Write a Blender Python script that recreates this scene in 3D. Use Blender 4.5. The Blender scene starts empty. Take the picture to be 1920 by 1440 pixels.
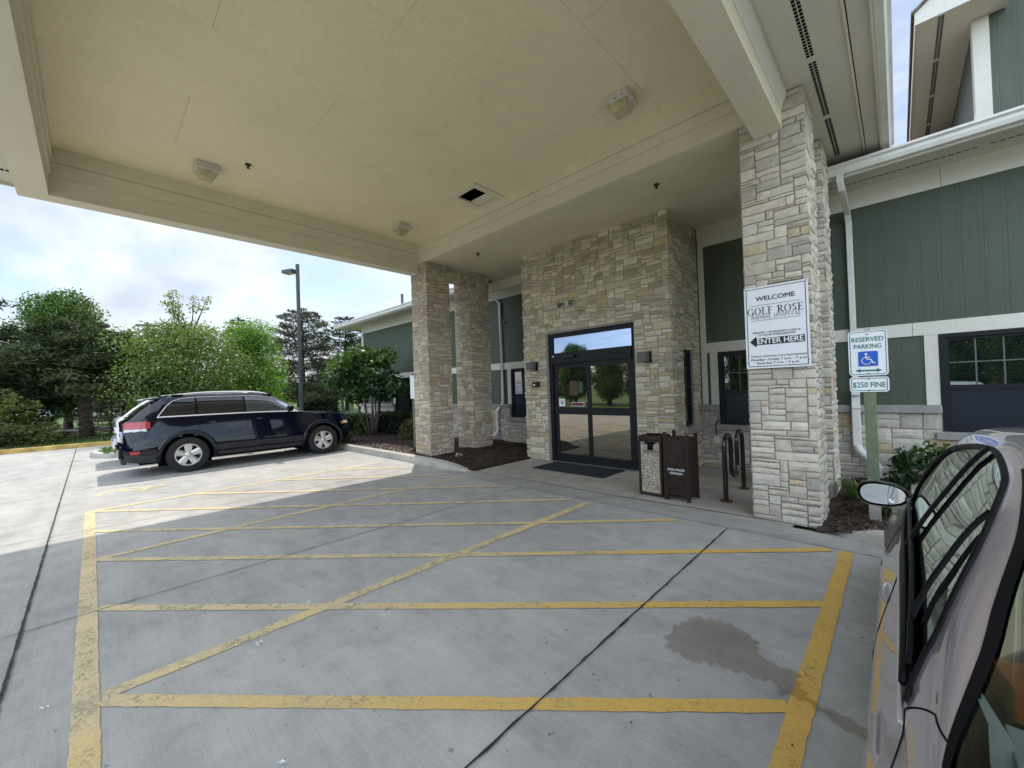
import bpy, bmesh, math, random
import numpy as np
from mathutils import Vector, Matrix, Euler
random.seed(7)
NP = np.random.RandomState(11)
R = math.radians
scene = bpy.context.scene
COL = scene.collection

# ------------------------------------------------------------------ camera
YAW, PITCH, ROLL = R(-43.786), R(0.698), R(-1.923)
FPX = 756.85
fw = Vector((math.sin(YAW)*math.cos(PITCH), math.cos(YAW)*math.cos(PITCH), math.sin(PITCH)))
r0 = Vector((math.cos(YAW), -math.sin(YAW), 0)); u0 = r0.cross(fw)
rt = math.cos(ROLL)*r0 + math.sin(ROLL)*u0
up = -math.sin(ROLL)*r0 + math.cos(ROLL)*u0
cam_d = bpy.data.cameras.new("camera"); cam = bpy.data.objects.new("camera", cam_d); COL.objects.link(cam)
m3 = Matrix((rt, up, -fw)).transposed()
cam.matrix_world = Matrix.Translation((0, 0, 1.6)) @ m3.to_4x4()
cam_d.sensor_fit = 'HORIZONTAL'; cam_d.sensor_width = 36; cam_d.lens = FPX/1920*36
cam_d.clip_start = 0.02; cam_d.clip_end = 3000
scene.camera = cam

# ------------------------------------------------------------------ sun, sky, exposure
SUNV = Vector((-0.45, 0.33, 1.0)).normalized()         # towards the sun
ELEV = math.asin(SUNV.z)
sd = bpy.data.lights.new("sun", 'SUN'); sd.energy = 2.9; sd.angle = R(0.9); sd.color = (1.0, 0.935, 0.83)
sun = bpy.data.objects.new("sun", sd); COL.objects.link(sun)
sun.rotation_euler = SUNV.to_track_quat('Z', 'Y').to_euler()
sun.location = (0, 0, 30)
w = bpy.data.worlds.new("World"); scene.world = w; w.use_nodes = True
nt = w.node_tree; nt.nodes.clear()
def wn(t, **k):
    n = nt.nodes.new(t)
    for a, b in k.items(): setattr(n, a, b)
    return n
WL = nt.links.new
sky = wn('ShaderNodeTexSky', sky_type='NISHITA', sun_disc=False)
sky.sun_elevation = ELEV
sky.sun_rotation = math.atan2(SUNV.x, SUNV.y)
sky.air_density = 1.0; sky.dust_density = 1.2; sky.ozone_density = 1.5
tc = wn('ShaderNodeTexCoord')
sep = wn('ShaderNodeSeparateXYZ'); WL(tc.outputs['Generated'], sep.inputs[0])
mz = wn('ShaderNodeMath', operation='MAXIMUM'); WL(sep.outputs[2], mz.inputs[0]); mz.inputs[1].default_value = 0.0
az = wn('ShaderNodeMath', operation='ADD'); WL(mz.outputs[0], az.inputs[0]); az.inputs[1].default_value = 0.16
dx = wn('ShaderNodeMath', operation='DIVIDE'); WL(sep.outputs[0], dx.inputs[0]); WL(az.outputs[0], dx.inputs[1])
dy = wn('ShaderNodeMath', operation='DIVIDE'); WL(sep.outputs[1], dy.inputs[0]); WL(az.outputs[0], dy.inputs[1])
cmb = wn('ShaderNodeCombineXYZ'); WL(dx.outputs[0], cmb.inputs[0]); WL(dy.outputs[0], cmb.inputs[1])
mp = wn('ShaderNodeMapping'); WL(cmb.outputs[0], mp.inputs[0]); mp.inputs['Scale'].default_value = (0.75, 1.25, 1); mp.inputs['Location'].default_value = (0.55, 0.2, 0)
n1 = wn('ShaderNodeTexNoise'); WL(mp.outputs[0], n1.inputs['Vector']); n1.inputs['Scale'].default_value = 1.1; n1.inputs['Detail'].default_value = 9; n1.inputs['Roughness'].default_value = 0.56; n1.inputs['Distortion'].default_value = 0.25
mp2 = wn('ShaderNodeMapping'); WL(cmb.outputs[0], mp2.inputs[0]); mp2.inputs['Scale'].default_value = (1.4, 4.6, 1); mp2.inputs['Rotation'].default_value = (0, 0, 0.5)
n2 = wn('ShaderNodeTexNoise'); WL(mp2.outputs[0], n2.inputs['Vector']); n2.inputs['Scale'].default_value = 1.9; n2.inputs['Detail'].default_value = 6; n2.inputs['Roughness'].default_value = 0.55
nm = wn('ShaderNodeMath', operation='MULTIPLY_ADD'); WL(n2.outputs[0], nm.inputs[0]); nm.inputs[1].default_value = 0.35
nb = wn('ShaderNodeMath', operation='MULTIPLY'); WL(n1.outputs[0], nb.inputs[0]); nb.inputs[1].default_value = 0.8
WL(nb.outputs[0], nm.inputs[2])
cr = wn('ShaderNodeValToRGB'); WL(nm.outputs[0], cr.inputs[0])
cr.color_ramp.elements[0].position = 0.46; cr.color_ramp.elements[0].color = (0.12, 0.12, 0.12, 1)
cr.color_ramp.elements[1].position = 0.66; cr.color_ramp.elements[1].color = (1, 1, 1, 1)
# brightness of the cloud itself: thick parts go grey-blue
n3 = wn('ShaderNodeTexNoise'); WL(mp.outputs[0], n3.inputs['Vector']); n3.inputs['Scale'].default_value = 1.7; n3.inputs['Detail'].default_value = 7
cr2 = wn('ShaderNodeValToRGB'); WL(n3.outputs[0], cr2.inputs[0])
cr2.color_ramp.elements[0].position = 0.36; cr2.color_ramp.elements[0].color = (4.2, 4.75, 5.5, 1)
cr2.color_ramp.elements[1].position = 0.60; cr2.color_ramp.elements[1].color = (6.2, 6.5, 6.8, 1)
mx = wn('ShaderNodeMix', data_type='RGBA'); WL(cr.outputs[0], mx.inputs[0]); 
skb = wn('ShaderNodeMix', data_type='RGBA', blend_type='MULTIPLY'); skb.inputs[0].default_value = 1.0
WL(sky.outputs[0], skb.inputs[6]); skb.inputs[7].default_value = (1.15, 1.15, 1.15, 1)
WL(skb.outputs[2], mx.inputs[6]); WL(cr2.outputs[0], mx.inputs[7])
# added fill: sky brightened behind the photographer to lift the shade under the canopy
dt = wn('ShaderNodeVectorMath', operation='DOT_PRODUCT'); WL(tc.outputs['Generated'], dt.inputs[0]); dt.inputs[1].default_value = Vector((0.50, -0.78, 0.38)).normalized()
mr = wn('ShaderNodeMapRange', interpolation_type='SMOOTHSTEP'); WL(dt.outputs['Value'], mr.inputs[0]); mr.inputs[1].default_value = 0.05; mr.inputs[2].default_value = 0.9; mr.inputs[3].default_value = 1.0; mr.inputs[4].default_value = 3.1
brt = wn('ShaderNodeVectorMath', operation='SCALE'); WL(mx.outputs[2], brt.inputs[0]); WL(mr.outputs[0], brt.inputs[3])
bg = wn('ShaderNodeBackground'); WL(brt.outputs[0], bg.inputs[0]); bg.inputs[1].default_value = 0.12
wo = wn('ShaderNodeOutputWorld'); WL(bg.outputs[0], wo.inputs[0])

scene.view_settings.view_transform = 'Standard'
scene.view_settings.look = 'None'
scene.view_settings.exposure = 0.50
scene.view_settings.gamma = 1.0
scene.render.engine = 'CYCLES'
try:
    scene.cycles.max_bounces = 8; scene.cycles.transparent_max_bounces = 12
except Exception: pass

# ------------------------------------------------------------------ materials
class NT:
    def __init__(s, name):
        s.m = bpy.data.materials.new(name); s.m.use_nodes = True
        s.t = s.m.node_tree; s.b = s.t.nodes['Principled BSDF']; s.o = s.t.nodes['Material Output']
    def n(s, t, **k):
        x = s.t.nodes.new(t)
        for a, b in k.items():
            setattr(x, a, b)
        return x
    def l(s, a, b): s.t.links.new(a, b)
    def coord(s, scale=(1, 1, 1), rot=(0, 0, 0), kind='Object'):
        c = s.n('ShaderNodeTexCoord'); m = s.n('ShaderNodeMapping')
        s.l(c.outputs[kind], m.inputs[0]); m.inputs['Scale'].default_value = scale; m.inputs['Rotation'].default_value = rot
        return m.outputs[0]
    def geo(s, scale=(1, 1, 1), rot=(0, 0, 0)):
        c = s.n('ShaderNodeNewGeometry'); m = s.n('ShaderNodeMapping')
        s.l(c.outputs['Position'], m.inputs[0]); m.inputs['Scale'].default_value = scale; m.inputs['Rotation'].default_value = rot
        return m.outputs[0]
    def noise(s, vec, scale, detail=4, rough=0.5):
        x = s.n('ShaderNodeTexNoise'); s.l(vec, x.inputs['Vector']); x.inputs['Scale'].default_value = scale
        x.inputs['Detail'].default_value = detail; x.inputs['Roughness'].default_value = rough
        return x.outputs[0]
    def ramp(s, fac, stops):
        r = s.n('ShaderNodeValToRGB'); s.l(fac, r.inputs[0]); e = r.color_ramp.elements
        while len(e) < len(stops): e.new(0.5)
        for i, (p, c) in enumerate(stops):
            e[i].position = p; e[i].color = (c[0], c[1], c[2], 1) if hasattr(c, '__len__') else (c, c, c, 1)
        return r.outputs[0]
    def mul(s, a, b, fac=1.0, mode='MULTIPLY'):
        x = s.n('ShaderNodeMix', data_type='RGBA', blend_type=mode); x.inputs[0].default_value = fac
        for i, v in ((6, a), (7, b)):
            if hasattr(v, 'type') and hasattr(v, 'node'): s.l(v, x.inputs[i])
            else: x.inputs[i].default_value = (v[0], v[1], v[2], 1)
        return x.outputs[2]
    def mixf(s, f, a, b):
        x = s.n('ShaderNodeMix', data_type='RGBA'); s.l(f, x.inputs[0])
        for i, v in ((6, a), (7, b)):
            if hasattr(v, 'node'): s.l(v, x.inputs[i])
            else: x.inputs[i].default_value = (v[0], v[1], v[2], 1)
        return x.outputs[2]
    def bump(s, h, strength=0.3, dist=0.01):
        b = s.n('ShaderNodeBump'); s.l(h, b.inputs['Height']); b.inputs['Strength'].default_value = strength; b.inputs['Distance'].default_value = dist
        s.l(b.outputs[0], s.b.inputs['Normal']); return b

def simple(name, col, rough=0.6, metal=0.0, var=0.08, scale=6, bump=0.0, bscale=60, spec=0.5, coat=0.0):
    k = NT(name)
    v = k.geo()
    nz = k.noise(v, scale, 5, 0.6)
    k.l(k.mul(col, k.ramp(nz, [(0.3, 1-var*1.6), (0.7, 1+var)])), k.b.inputs['Base Color'])
    k.b.inputs['Roughness'].default_value = rough; k.b.inputs['Metallic'].default_value = metal
    k.b.inputs['Specular IOR Level'].default_value = spec
    if coat: k.b.inputs['Coat Weight'].default_value = coat; k.b.inputs['Coat Roughness'].default_value = 0.02
    if bump: k.bump(k.noise(v, bscale, 4), bump, 0.004)
    return k.m

MAT = {}
# painted cream trim / ceiling board
def m_cream(name, col, bump=0.25):
    k = NT(name); v = k.geo()
    n = k.noise(v, 1.3, 6, 0.6); f = k.noise(v, 22, 4, 0.6)
    c = k.mul(col, k.ramp(n, [(0.3, (0.95, 0.945, 0.93)), (0.65, (1.02, 1.02, 1.02))]))
    c = k.mul(c, k.ramp(f, [(0.3, 0.94), (0.7, 1.03)]))
    k.l(c, k.b.inputs['Base Color']); k.b.inputs['Roughness'].default_value = 0.62
    k.bump(k.noise(k.geo((1, 1, 1)), 90, 3, 0.6), bump, 0.003)
    return k.m
MAT['trim'] = m_cream('cream_trim_paint', (0.72, 0.665, 0.51))
MAT['ceil'] = m_cream('ceiling_paint', (0.80, 0.71, 0.47), 0.35)
MAT['soffit'] = m_cream('soffit_paint', (0.64, 0.61, 0.52), 0.3)
MAT['trimcool'] = m_cream('pale_trim_paint', (0.68, 0.67, 0.60))
# board ceiling over the entrance: fine boards running along X
def m_board():
    k = NT('entrance_ceiling_boards'); v = k.geo((1, 1, 1))
    n = k.noise(v, 1.1, 5, 0.6)
    c = k.mul((0.72, 0.65, 0.47), k.ramp(n, [(0.3, 0.9), (0.7, 1.04)]))
    st = k.noise(k.geo((0.5, 22, 1)), 3, 4, 0.6)
    c = k.mul(c, k.ramp(st, [(0.3, 0.93), (0.7, 1.03)]))
    k.l(c, k.b.inputs['Base Color']); k.b.inputs['Roughness'].default_value = 0.6
    k.bump(st, 0.35, 0.004); return k.m
MAT['board'] = m_board()
# green vertical siding: paired fine grooves
def m_green():
    k = NT('green_siding'); g = k.n('ShaderNodeNewGeometry'); s = k.n('ShaderNodeSeparateXYZ'); k.l(g.outputs['Position'], s.inputs[0])
    ad = k.n('ShaderNodeMath', operation='ADD'); k.l(s.outputs[0], ad.inputs[0]); k.l(s.outputs[1], ad.inputs[1])
    def groove(period, width, off):
        a = k.n('ShaderNodeMath', operation='MULTIPLY_ADD'); k.l(ad.outputs[0], a.inputs[0]); a.inputs[1].default_value = 1/period; a.inputs[2].default_value = off
        f = k.n('ShaderNodeMath', operation='FRACT'); k.l(a.outputs[0], f.inputs[0])
        b = k.n('ShaderNodeMath', operation='LESS_THAN'); k.l(f.outputs[0], b.inputs[0]); b.inputs[1].default_value = width/period
        return b.outputs[0]
    g1 = groove(0.2, 0.008, 0.1); g2 = groove(0.2, 0.006, 0.32)
    mxx = k.n('ShaderNodeMath', operation='MAXIMUM'); k.l(g1, mxx.inputs[0]); k.l(g2, mxx.inputs[1])
    st = k.noise(k.geo((30, 30, 0.7)), 2.2, 5, 0.65)
    big = k.noise(k.geo(), 0.9, 4, 0.5)
    c = k.mul((0.062, 0.083, 0.055), k.ramp(st, [(0.25, 0.84), (0.75, 1.12)]))
    c = k.mul(c, k.ramp(big, [(0.3, 0.9), (0.7, 1.1)]))
    c = k.mixf(mxx.outputs[0], c, (0.040, 0.056, 0.040))
    k.l(c, k.b.inputs['Base Color']); k.b.inputs['Roughness'].default_value = 0.5
    hm = k.n('ShaderNodeMath', operation='SUBTRACT'); k.l(st, hm.inputs[0]); k.l(mxx.outputs[0], hm.inputs[1])
    k.bump(hm.outputs[0], 0.4, 0.005); return k.m
MAT['green'] = m_green()
# stone: colour per stone from the mesh, grain on top
def m_stone():
    k = NT('split_face_limestone'); a = k.n('ShaderNodeVertexColor', layer_name='Col')
    v = k.geo(); n = k.noise(v, 9, 7, 0.68); f = k.noise(v, 55, 5, 0.7)
    c = k.mul(a.outputs[0], k.ramp(n, [(0.28, (0.78, 0.76, 0.73)), (0.5, (1.0, 1.0, 1.0)), (0.72, (1.1, 1.1, 1.1))]))
    c = k.mul(c, k.ramp(f, [(0.3, 0.84), (0.7, 1.1)]))
    k.l(c, k.b.inputs['Base Color']); k.b.inputs['Roughness'].default_value = 0.9; k.b.inputs['Specular IOR Level'].default_value = 0.25
    s = k.n('ShaderNodeMath', operation='MULTIPLY_ADD'); k.l(f, s.inputs[0]); s.inputs[1].default_value = 0.35; k.l(k.noise(v, 16, 6, 0.7), s.inputs[2])
    k.bump(s.outputs[0], 0.7, 0.014); return k.m
MAT['stone'] = m_stone()
MAT['mortar'] = simple('mortar', (0.27, 0.23, 0.20), 0.95, var=0.2, scale=8, bump=0.5)
MAT['cap'] = simple('cut_stone_cap', (0.30, 0.29, 0.28), 0.85, var=0.12, scale=9, bump=0.4, bscale=80)
MAT['bronze'] = simple('dark_bronze_metal', (0.012, 0.014, 0.017), 0.42, metal=0.0, var=0.1, spec=0.22)
MAT['white'] = simple('white_gutter_paint', (0.70, 0.70, 0.66), 0.45, var=0.07, scale=4)
MAT['roof'] = simple('dark_shingles', (0.17, 0.15, 0.13), 0.95, var=0.4, scale=14, bump=0.8, bscale=30)
MAT['vent'] = simple('vent_dark', (0.008, 0.008, 0.009), 0.9, spec=0.05)
MAT['brownboard'] = simple('brown_board', (0.16, 0.10, 0.08), 0.7)
# concrete
def m_conc(name, col, streak=0.5, speck=True):
    k = NT(name); v = k.geo()
    big = k.noise(v, 0.35, 6, 0.62); mid = k.noise(v, 3.0, 7, 0.68); fine = k.noise(v, 130, 3, 0.7)
    st = k.noise(k.geo((1.2, 26, 1), (0, 0, R(8))), 2.0, 5, 0.6)
    c = k.mul(col, k.ramp(big, [(0.30, (0.78, 0.78, 0.79)), (0.70, (1.14, 1.14, 1.12))]))
    c = k.mul(c, k.ramp(mid, [(0.28, 0.80), (0.5, 1.0), (0.75, 1.12)])); c = k.mul(c, k.ramp(k.noise(k.geo((1, 3.2, 1), (0, 0, R(-35))), 1.1, 6, 0.7), [(0.3, 0.88), (0.7, 1.08)]))
    c = k.mul(c, k.ramp(fine, [(0.3, 0.82), (0.7, 1.13)]))
    c = k.mul(c, k.ramp(st, [(0.3, 1-0.14*streak), (0.7, 1+0.07*streak)]))
    if speck:
        sp = k.noise(v, 17, 2, 0.5); c = k.mul(c, k.ramp(sp, [(0.24, (0.55, 0.54, 0.5)), (0.29, (1, 1, 1))]))
        oil = k.noise(v, 0.95, 3, 0.45); c = k.mul(c, k.ramp(oil, [(0.24, (0.72, 0.71, 0.69)), (0.34, (1, 1, 1))]))
    k.l(c, k.b.inputs['Base Color']); k.b.inputs['Roughness'].default_value = 0.82; k.b.inputs['Specular IOR Level'].default_value = 0.35
    s = k.n('ShaderNodeMath', operation='MULTIPLY_ADD'); k.l(fine, s.inputs[0]); s.inputs[1].default_value = 0.5; k.l(st, s.inputs[2])
    k.bump(s.outputs[0], 0.35, 0.004); return k.m
MAT['conc'] = m_conc('driveway_concrete', (0.405, 0.395, 0.370))
MAT['walk'] = m_conc('walkway_concrete', (0.39, 0.365, 0.32), 0.3)
MAT['gutterc'] = m_conc('apron_concrete', (0.35, 0.34, 0.315), 0.2)
MAT['kerb'] = m_conc('kerb_concrete', (0.45, 0.43, 0.38), 0.2)
MAT['joint'] = simple('joint_sealant', (0.030, 0.028, 0.027), 0.8, var=0.4, scale=30)
MAT['yellowkerb'] = simple('yellow_kerb_paint', (0.50, 0.34, 0.10), 0.7, var=0.3, scale=3)
MAT['asphalt'] = simple('asphalt', (0.10, 0.10, 0.105), 0.9, var=0.2, scale=20)
MAT['grass'] = simple('lawn_green', (0.075, 0.135, 0.028), 0.95, var=0.45, scale=2.2, bump=0.6, bscale=25)
MAT['soil'] = simple('mulch_brown', (0.055, 0.036, 0.027), 0.95, var=0.55, scale=14, bump=1.0, bscale=45)
# road paint, worn through to the concrete
def m_paint(name, col, worn_glare, wear, x0=-3.6, x1=-0.9):
    k = NT(name); v = k.geo()
    w1 = k.noise(v, 60, 5, 0.8); w2 = k.noise(v, 1.7, 4, 0.6); w3 = k.noise(k.geo((1, 1, 1)), 9, 5, 0.7)
    g = k.n('ShaderNodeNewGeometry'); sp = k.n('ShaderNodeSeparateXYZ'); k.l(g.outputs['Position'], sp.inputs[0])
    jx = k.n('ShaderNodeMath', operation='MULTIPLY_ADD'); k.l(w2, jx.inputs[0]); jx.inputs[1].default_value = 2.2; k.l(sp.outputs[0], jx.inputs[2])
    glare_age = k.n('ShaderNodeMapRange', interpolation_type='SMOOTHSTEP'); k.l(jx.outputs[0], glare_age.inputs[0]); glare_age.inputs[1].default_value = x0+1.1; glare_age.inputs[2].default_value = x1+1.1
    c = k.mixf(glare_age.outputs[0], worn_glare, col)  # paler towards the left: wear, plus glare put into the colour
    c = k.mul(c, k.ramp(w2, [(0.3, (0.86, 0.88, 0.95)), (0.7, (1.06, 1.03, 0.97))])); c = k.mul(c, k.ramp(w1, [(0.3, 0.82), (0.7, 1.12)]))
    k.l(c, k.b.inputs['Base Color']); k.b.inputs['Roughness'].default_value = 0.7
    a1 = k.n('ShaderNodeMath', operation='MULTIPLY_ADD'); k.l(w3, a1.inputs[0]); a1.inputs[1].default_value = 0.9; k.l(w1, a1.inputs[2])
    a2 = k.n('ShaderNodeMath', operation='MULTIPLY_ADD'); k.l(w2, a2.inputs[0]); a2.inputs[1].default_value = 0.5; k.l(a1.outputs[0], a2.inputs[2])
    a3 = k.n('ShaderNodeMath', operation='MULTIPLY_ADD'); k.l(glare_age.outputs[0], a3.inputs[0]); a3.inputs[1].default_value = 0.12; k.l(a2.outputs[0], a3.inputs[2])
    hf = k.n('ShaderNodeMath', operation='MULTIPLY'); k.l(a3.outputs[0], hf.inputs[0]); hf.inputs[1].default_value = 0.5
    fac = k.ramp(hf.outputs[0], [(wear, 0.45), (wear+0.09, 0.97)])
    tr = k.n('ShaderNodeBsdfTransparent'); mxs = k.n('ShaderNodeMixShader'); k.l(fac, mxs.inputs[0])
    k.l(tr.outputs[0], mxs.inputs[1]); k.l(k.b.outputs[0], mxs.inputs[2]); k.l(mxs.outputs[0], k.o.inputs[0])
    return k.m
MAT['paint'] = m_paint('yellow_road_paint', (0.66, 0.42, 0.10), (0.66, 0.54, 0.31), 0.505)
MAT['paintwornglare'] = MAT['paint']
MAT['paintpale'] = m_paint('pale_road_paint', (0.55, 0.50, 0.36), (0.55, 0.50, 0.36), 0.60)
def m_stain():
    k = NT('wet_concrete'); tr = k.n('ShaderNodeBsdfTransparent'); tr.inputs[0].default_value = (0.81, 0.79, 0.75, 1)
    k.l(tr.outputs[0], k.o.inputs[0]); return k.m
MAT['stain'] = m_stain()
# window and door glass: reflective over a dark room
def m_glass(name, refl, dark, rough=0.0, tint=(1, 1, 1)):
    k = NT(name); g = k.n('ShaderNodeBsdfGlossy'); g.inputs['Roughness'].default_value = rough; g.inputs['Color'].default_value = (*tint, 1)
    d = k.n('ShaderNodeBsdfDiffuse'); d.inputs[0].default_value = (*dark, 1)
    fr = k.n('ShaderNodeFresnel'); fr.inputs[0].default_value = 1.5
    a = k.n('ShaderNodeMath', operation='ADD'); k.l(fr.outputs[0], a.inputs[0]); a.inputs[1].default_value = refl; a.use_clamp = True
    mxs = k.n('ShaderNodeMixShader'); k.l(a.outputs[0], mxs.inputs[0]); k.l(d.outputs[0], mxs.inputs[1]); k.l(g.outputs[0], mxs.inputs[2])
    k.l(mxs.outputs[0], k.o.inputs[0]); return k.m
MAT['doorglass'] = m_glass('door_glass', 0.26, (0.012, 0.014, 0.012), tint=(1.0, 0.90, 0.74))
MAT['transom'] = m_glass('transom_glass', 0.50, (0.02, 0.02, 0.02), tint=(0.50, 0.60, 0.82))
MAT['winglass'] = m_glass('window_glass', 0.14, (0.008, 0.012, 0.012))
MAT['screen'] = simple('insect_screen', (0.010, 0.015, 0.024), 0.3, spec=0.3)
def m_clear(name, tint, refl=0.06, gc=(1, 1, 1)):
    k = NT(name); tr = k.n('ShaderNodeBsdfTransparent'); tr.inputs[0].default_value = (*tint, 1)
    g = k.n('ShaderNodeBsdfGlossy'); g.inputs['Roughness'].default_value = 0.0; g.inputs['Color'].default_value = (*gc, 1)
    fr = k.n('ShaderNodeFresnel'); fr.inputs[0].default_value = 1.52
    a = k.n('ShaderNodeMath', operation='ADD'); k.l(fr.outputs[0], a.inputs[0]); a.inputs[1].default_value = refl; a.use_clamp = True
    mxs = k.n('ShaderNodeMixShader'); k.l(a.outputs[0], mxs.inputs[0]); k.l(tr.outputs[0], mxs.inputs[1]); k.l(g.outputs[0], mxs.inputs[2])
    k.l(mxs.outputs[0], k.o.inputs[0]); return k.m
MAT['cargreen'] = m_clear('tinted_car_glass', (0.26, 0.34, 0.31), 0.05, (0.56, 0.64, 0.60))
MAT['reartint'] = m_clear('rear_car_glass', (0.40, 0.45, 0.42), 0.0, (0.6, 0.65, 0.62))
MAT['cardark'] = m_glass('privacy_glass', 0.03, (0.010, 0.010, 0.012))
MAT['mirror'] = m_glass('mirror_glass', 0.9, (0.05, 0.05, 0.05), tint=(0.75, 0.82, 0.84))
def carpaint(name, col, metal, rough, coat=1.0):
    k = NT(name); k.b.inputs['Base Color'].default_value = (*col, 1); k.b.inputs['Metallic'].default_value = metal
    k.b.inputs['Roughness'].default_value = rough; k.b.inputs['Coat Weight'].default_value = coat; k.b.inputs['Coat Roughness'].default_value = 0.02
    k.b.inputs['Specular IOR Level'].default_value = 0.5 if metal > 0 else 0.0
    n = k.noise(k.geo(), 6, 4, 0.6); k.l(k.ramp(n, [(0.3, rough*0.96), (0.7, rough*1.05)]), k.b.inputs['Roughness'])
    f = k.noise(k.geo(), 900, 1, 0.5); k.l(k.mul(col, k.ramp(f, [(0.35, 0.96), (0.65, 1.04)])), k.b.inputs['Base Color'])
    return k.m
MAT['navy'] = carpaint('navy_car_paint', (0.0015, 0.003, 0.013), 0.0, 0.35)
MAT['silver'] = carpaint('lilac_silver_car_paint', (0.56, 0.505, 0.545), 0.65, 0.26)
MAT['whitecar'] = carpaint('white_car_paint', (0.72, 0.73, 0.74), 0.0, 0.4)
MAT['blackplastic'] = simple('black_plastic', (0.006, 0.006, 0.007), 0.4, var=0.1, spec=0.10)
MAT['darkplastic'] = simple('dark_grey_plastic', (0.035, 0.036, 0.038), 0.6, var=0.1)
MAT['rubber'] = simple('tyre_rubber', (0.016, 0.016, 0.017), 0.85, var=0.2, bump=0.3, bscale=120)
MAT['chrome'] = simple('bright_chrome', (0.85, 0.86, 0.88), 0.30, metal=0.6, var=0.02)
MAT['alloy'] = simple('alloy_wheel', (0.62, 0.62, 0.62), 0.28, metal=0.8, var=0.03)
MAT['redlens'] = simple('red_lens', (0.42, 0.008, 0.018), 0.12, coat=1.0, var=0.15, scale=30)
MAT['clearlens'] = simple('clear_lens', (0.62, 0.62, 0.60), 0.12, coat=1.0)
MAT['amber'] = simple('amber_lens', (0.7, 0.16, 0.02), 0.15, coat=1.0)
MAT['interior'] = simple('car_interior', (0.045, 0.043, 0.04), 0.85)
MAT['orange'] = simple('orange_box', (0.62, 0.17, 0.02), 0.6)
MAT['paper'] = simple('white_paper', (0.62, 0.68, 0.66), 0.6)
MAT['signwhite'] = simple('white_sign_face', (0.78, 0.80, 0.83), 0.35, var=0.02)
MAT['black'] = simple('black_ink', (0.010, 0.010, 0.012), 0.5)
MAT['signgreen'] = simple('sign_green', (0.012, 0.20, 0.13), 0.4)
MAT['signblue'] = simple('sign_blue', (0.01, 0.10, 0.50), 0.4)
MAT['signred'] = simple('sign_red', (0.16, 0.02, 0.02), 0.5)
MAT['post'] = simple('olive_green_post', (0.135, 0.165, 0.10), 0.7, var=0.2, scale=7, bump=0.3)
MAT['postbare'] = simple('bare_weathered_post', (0.30, 0.28, 0.25), 0.8, var=0.25, scale=9, bump=0.4)
MAT['brownplastic'] = simple('brown_recycled_lumber', (0.034, 0.021, 0.017), 0.6, var=0.2, scale=18, bump=0.3, spec=0.2)
MAT['rust'] = simple('rusty_metal', (0.12, 0.045, 0.025), 0.8, var=0.4, scale=20)
MAT['blackpaint'] = simple('glossy_black_paint', (0.008, 0.008, 0.009), 0.16, coat=0.6)
MAT['matrub'] = simple('entrance_mat_rubber', (0.016, 0.021, 0.026), 0.9, var=0.2, bump=0.8, bscale=140)
MAT['lampgrey'] = simple('lamp_grey', (0.11, 0.11, 0.10), 0.5)
MAT['polegrey'] = simple('pole_dark_grey', (0.055, 0.06, 0.065), 0.45)
MAT['lens'] = simple('yellowed_lens', (0.50, 0.44, 0.26), 0.25, var=0.2, scale=12, coat=0.6)
MAT['lampwhite'] = simple('lamp_white', (0.62, 0.60, 0.54), 0.5)
MAT['bark'] = simple('bark', (0.085, 0.062, 0.048), 0.95, var=0.4, scale=12, bump=0.9, bscale=40)
MAT['barkgrey'] = simple('grey_bark', (0.095, 0.075, 0.060), 0.95, var=0.35, scale=12, bump=0.8, bscale=40)
MAT['housewhite'] = simple('white_house_wall', (0.60, 0.62, 0.64), 0.7)
MAT['tan'] = simple('tan_brick', (0.36, 0.22, 0.14), 0.85, var=0.2, scale=9)
# exposed aggregate panel
def m_pebble():
    k = NT('exposed_aggregate'); v = k.geo(); x = k.n('ShaderNodeTexVoronoi'); k.l(v, x.inputs['Vector']); x.inputs['Scale'].default_value = 85
    c = k.ramp(x.outputs['Color'], [(0.1, (0.10, 0.08, 0.05)), (0.45, (0.30, 0.26, 0.18)), (0.75, (0.52, 0.48, 0.38)), (0.95, (0.70, 0.68, 0.62))])
    k.l(c, k.b.inputs['Base Color']); k.b.inputs['Roughness'].default_value = 0.8; k.bump(x.outputs['Distance'], 0.8, 0.006); return k.m
MAT['pebble'] = m_pebble()
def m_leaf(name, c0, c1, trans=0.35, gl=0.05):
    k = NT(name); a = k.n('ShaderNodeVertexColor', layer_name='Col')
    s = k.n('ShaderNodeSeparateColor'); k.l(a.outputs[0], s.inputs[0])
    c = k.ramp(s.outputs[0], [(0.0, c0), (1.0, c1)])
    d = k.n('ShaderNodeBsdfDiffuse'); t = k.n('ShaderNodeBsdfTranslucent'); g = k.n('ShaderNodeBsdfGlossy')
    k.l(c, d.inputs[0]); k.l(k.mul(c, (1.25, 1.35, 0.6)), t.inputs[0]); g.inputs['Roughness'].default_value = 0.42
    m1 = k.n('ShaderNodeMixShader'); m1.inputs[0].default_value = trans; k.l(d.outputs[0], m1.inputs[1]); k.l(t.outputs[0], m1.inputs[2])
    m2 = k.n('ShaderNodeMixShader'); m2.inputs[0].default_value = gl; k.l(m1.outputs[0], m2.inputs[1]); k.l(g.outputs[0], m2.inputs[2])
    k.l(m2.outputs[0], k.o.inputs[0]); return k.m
MAT['leaf_maple'] = m_leaf('maple_leaves', (0.045, 0.095, 0.020), (0.19, 0.26, 0.055))
MAT['leaf_dark'] = m_leaf('dark_broad_leaves', (0.018, 0.055, 0.016), (0.07, 0.15, 0.025), 0.25)
MAT['leaf_bright'] = m_leaf('bright_locust_leaves', (0.06, 0.15, 0.015), (0.16, 0.30, 0.03), 0.45)
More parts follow.
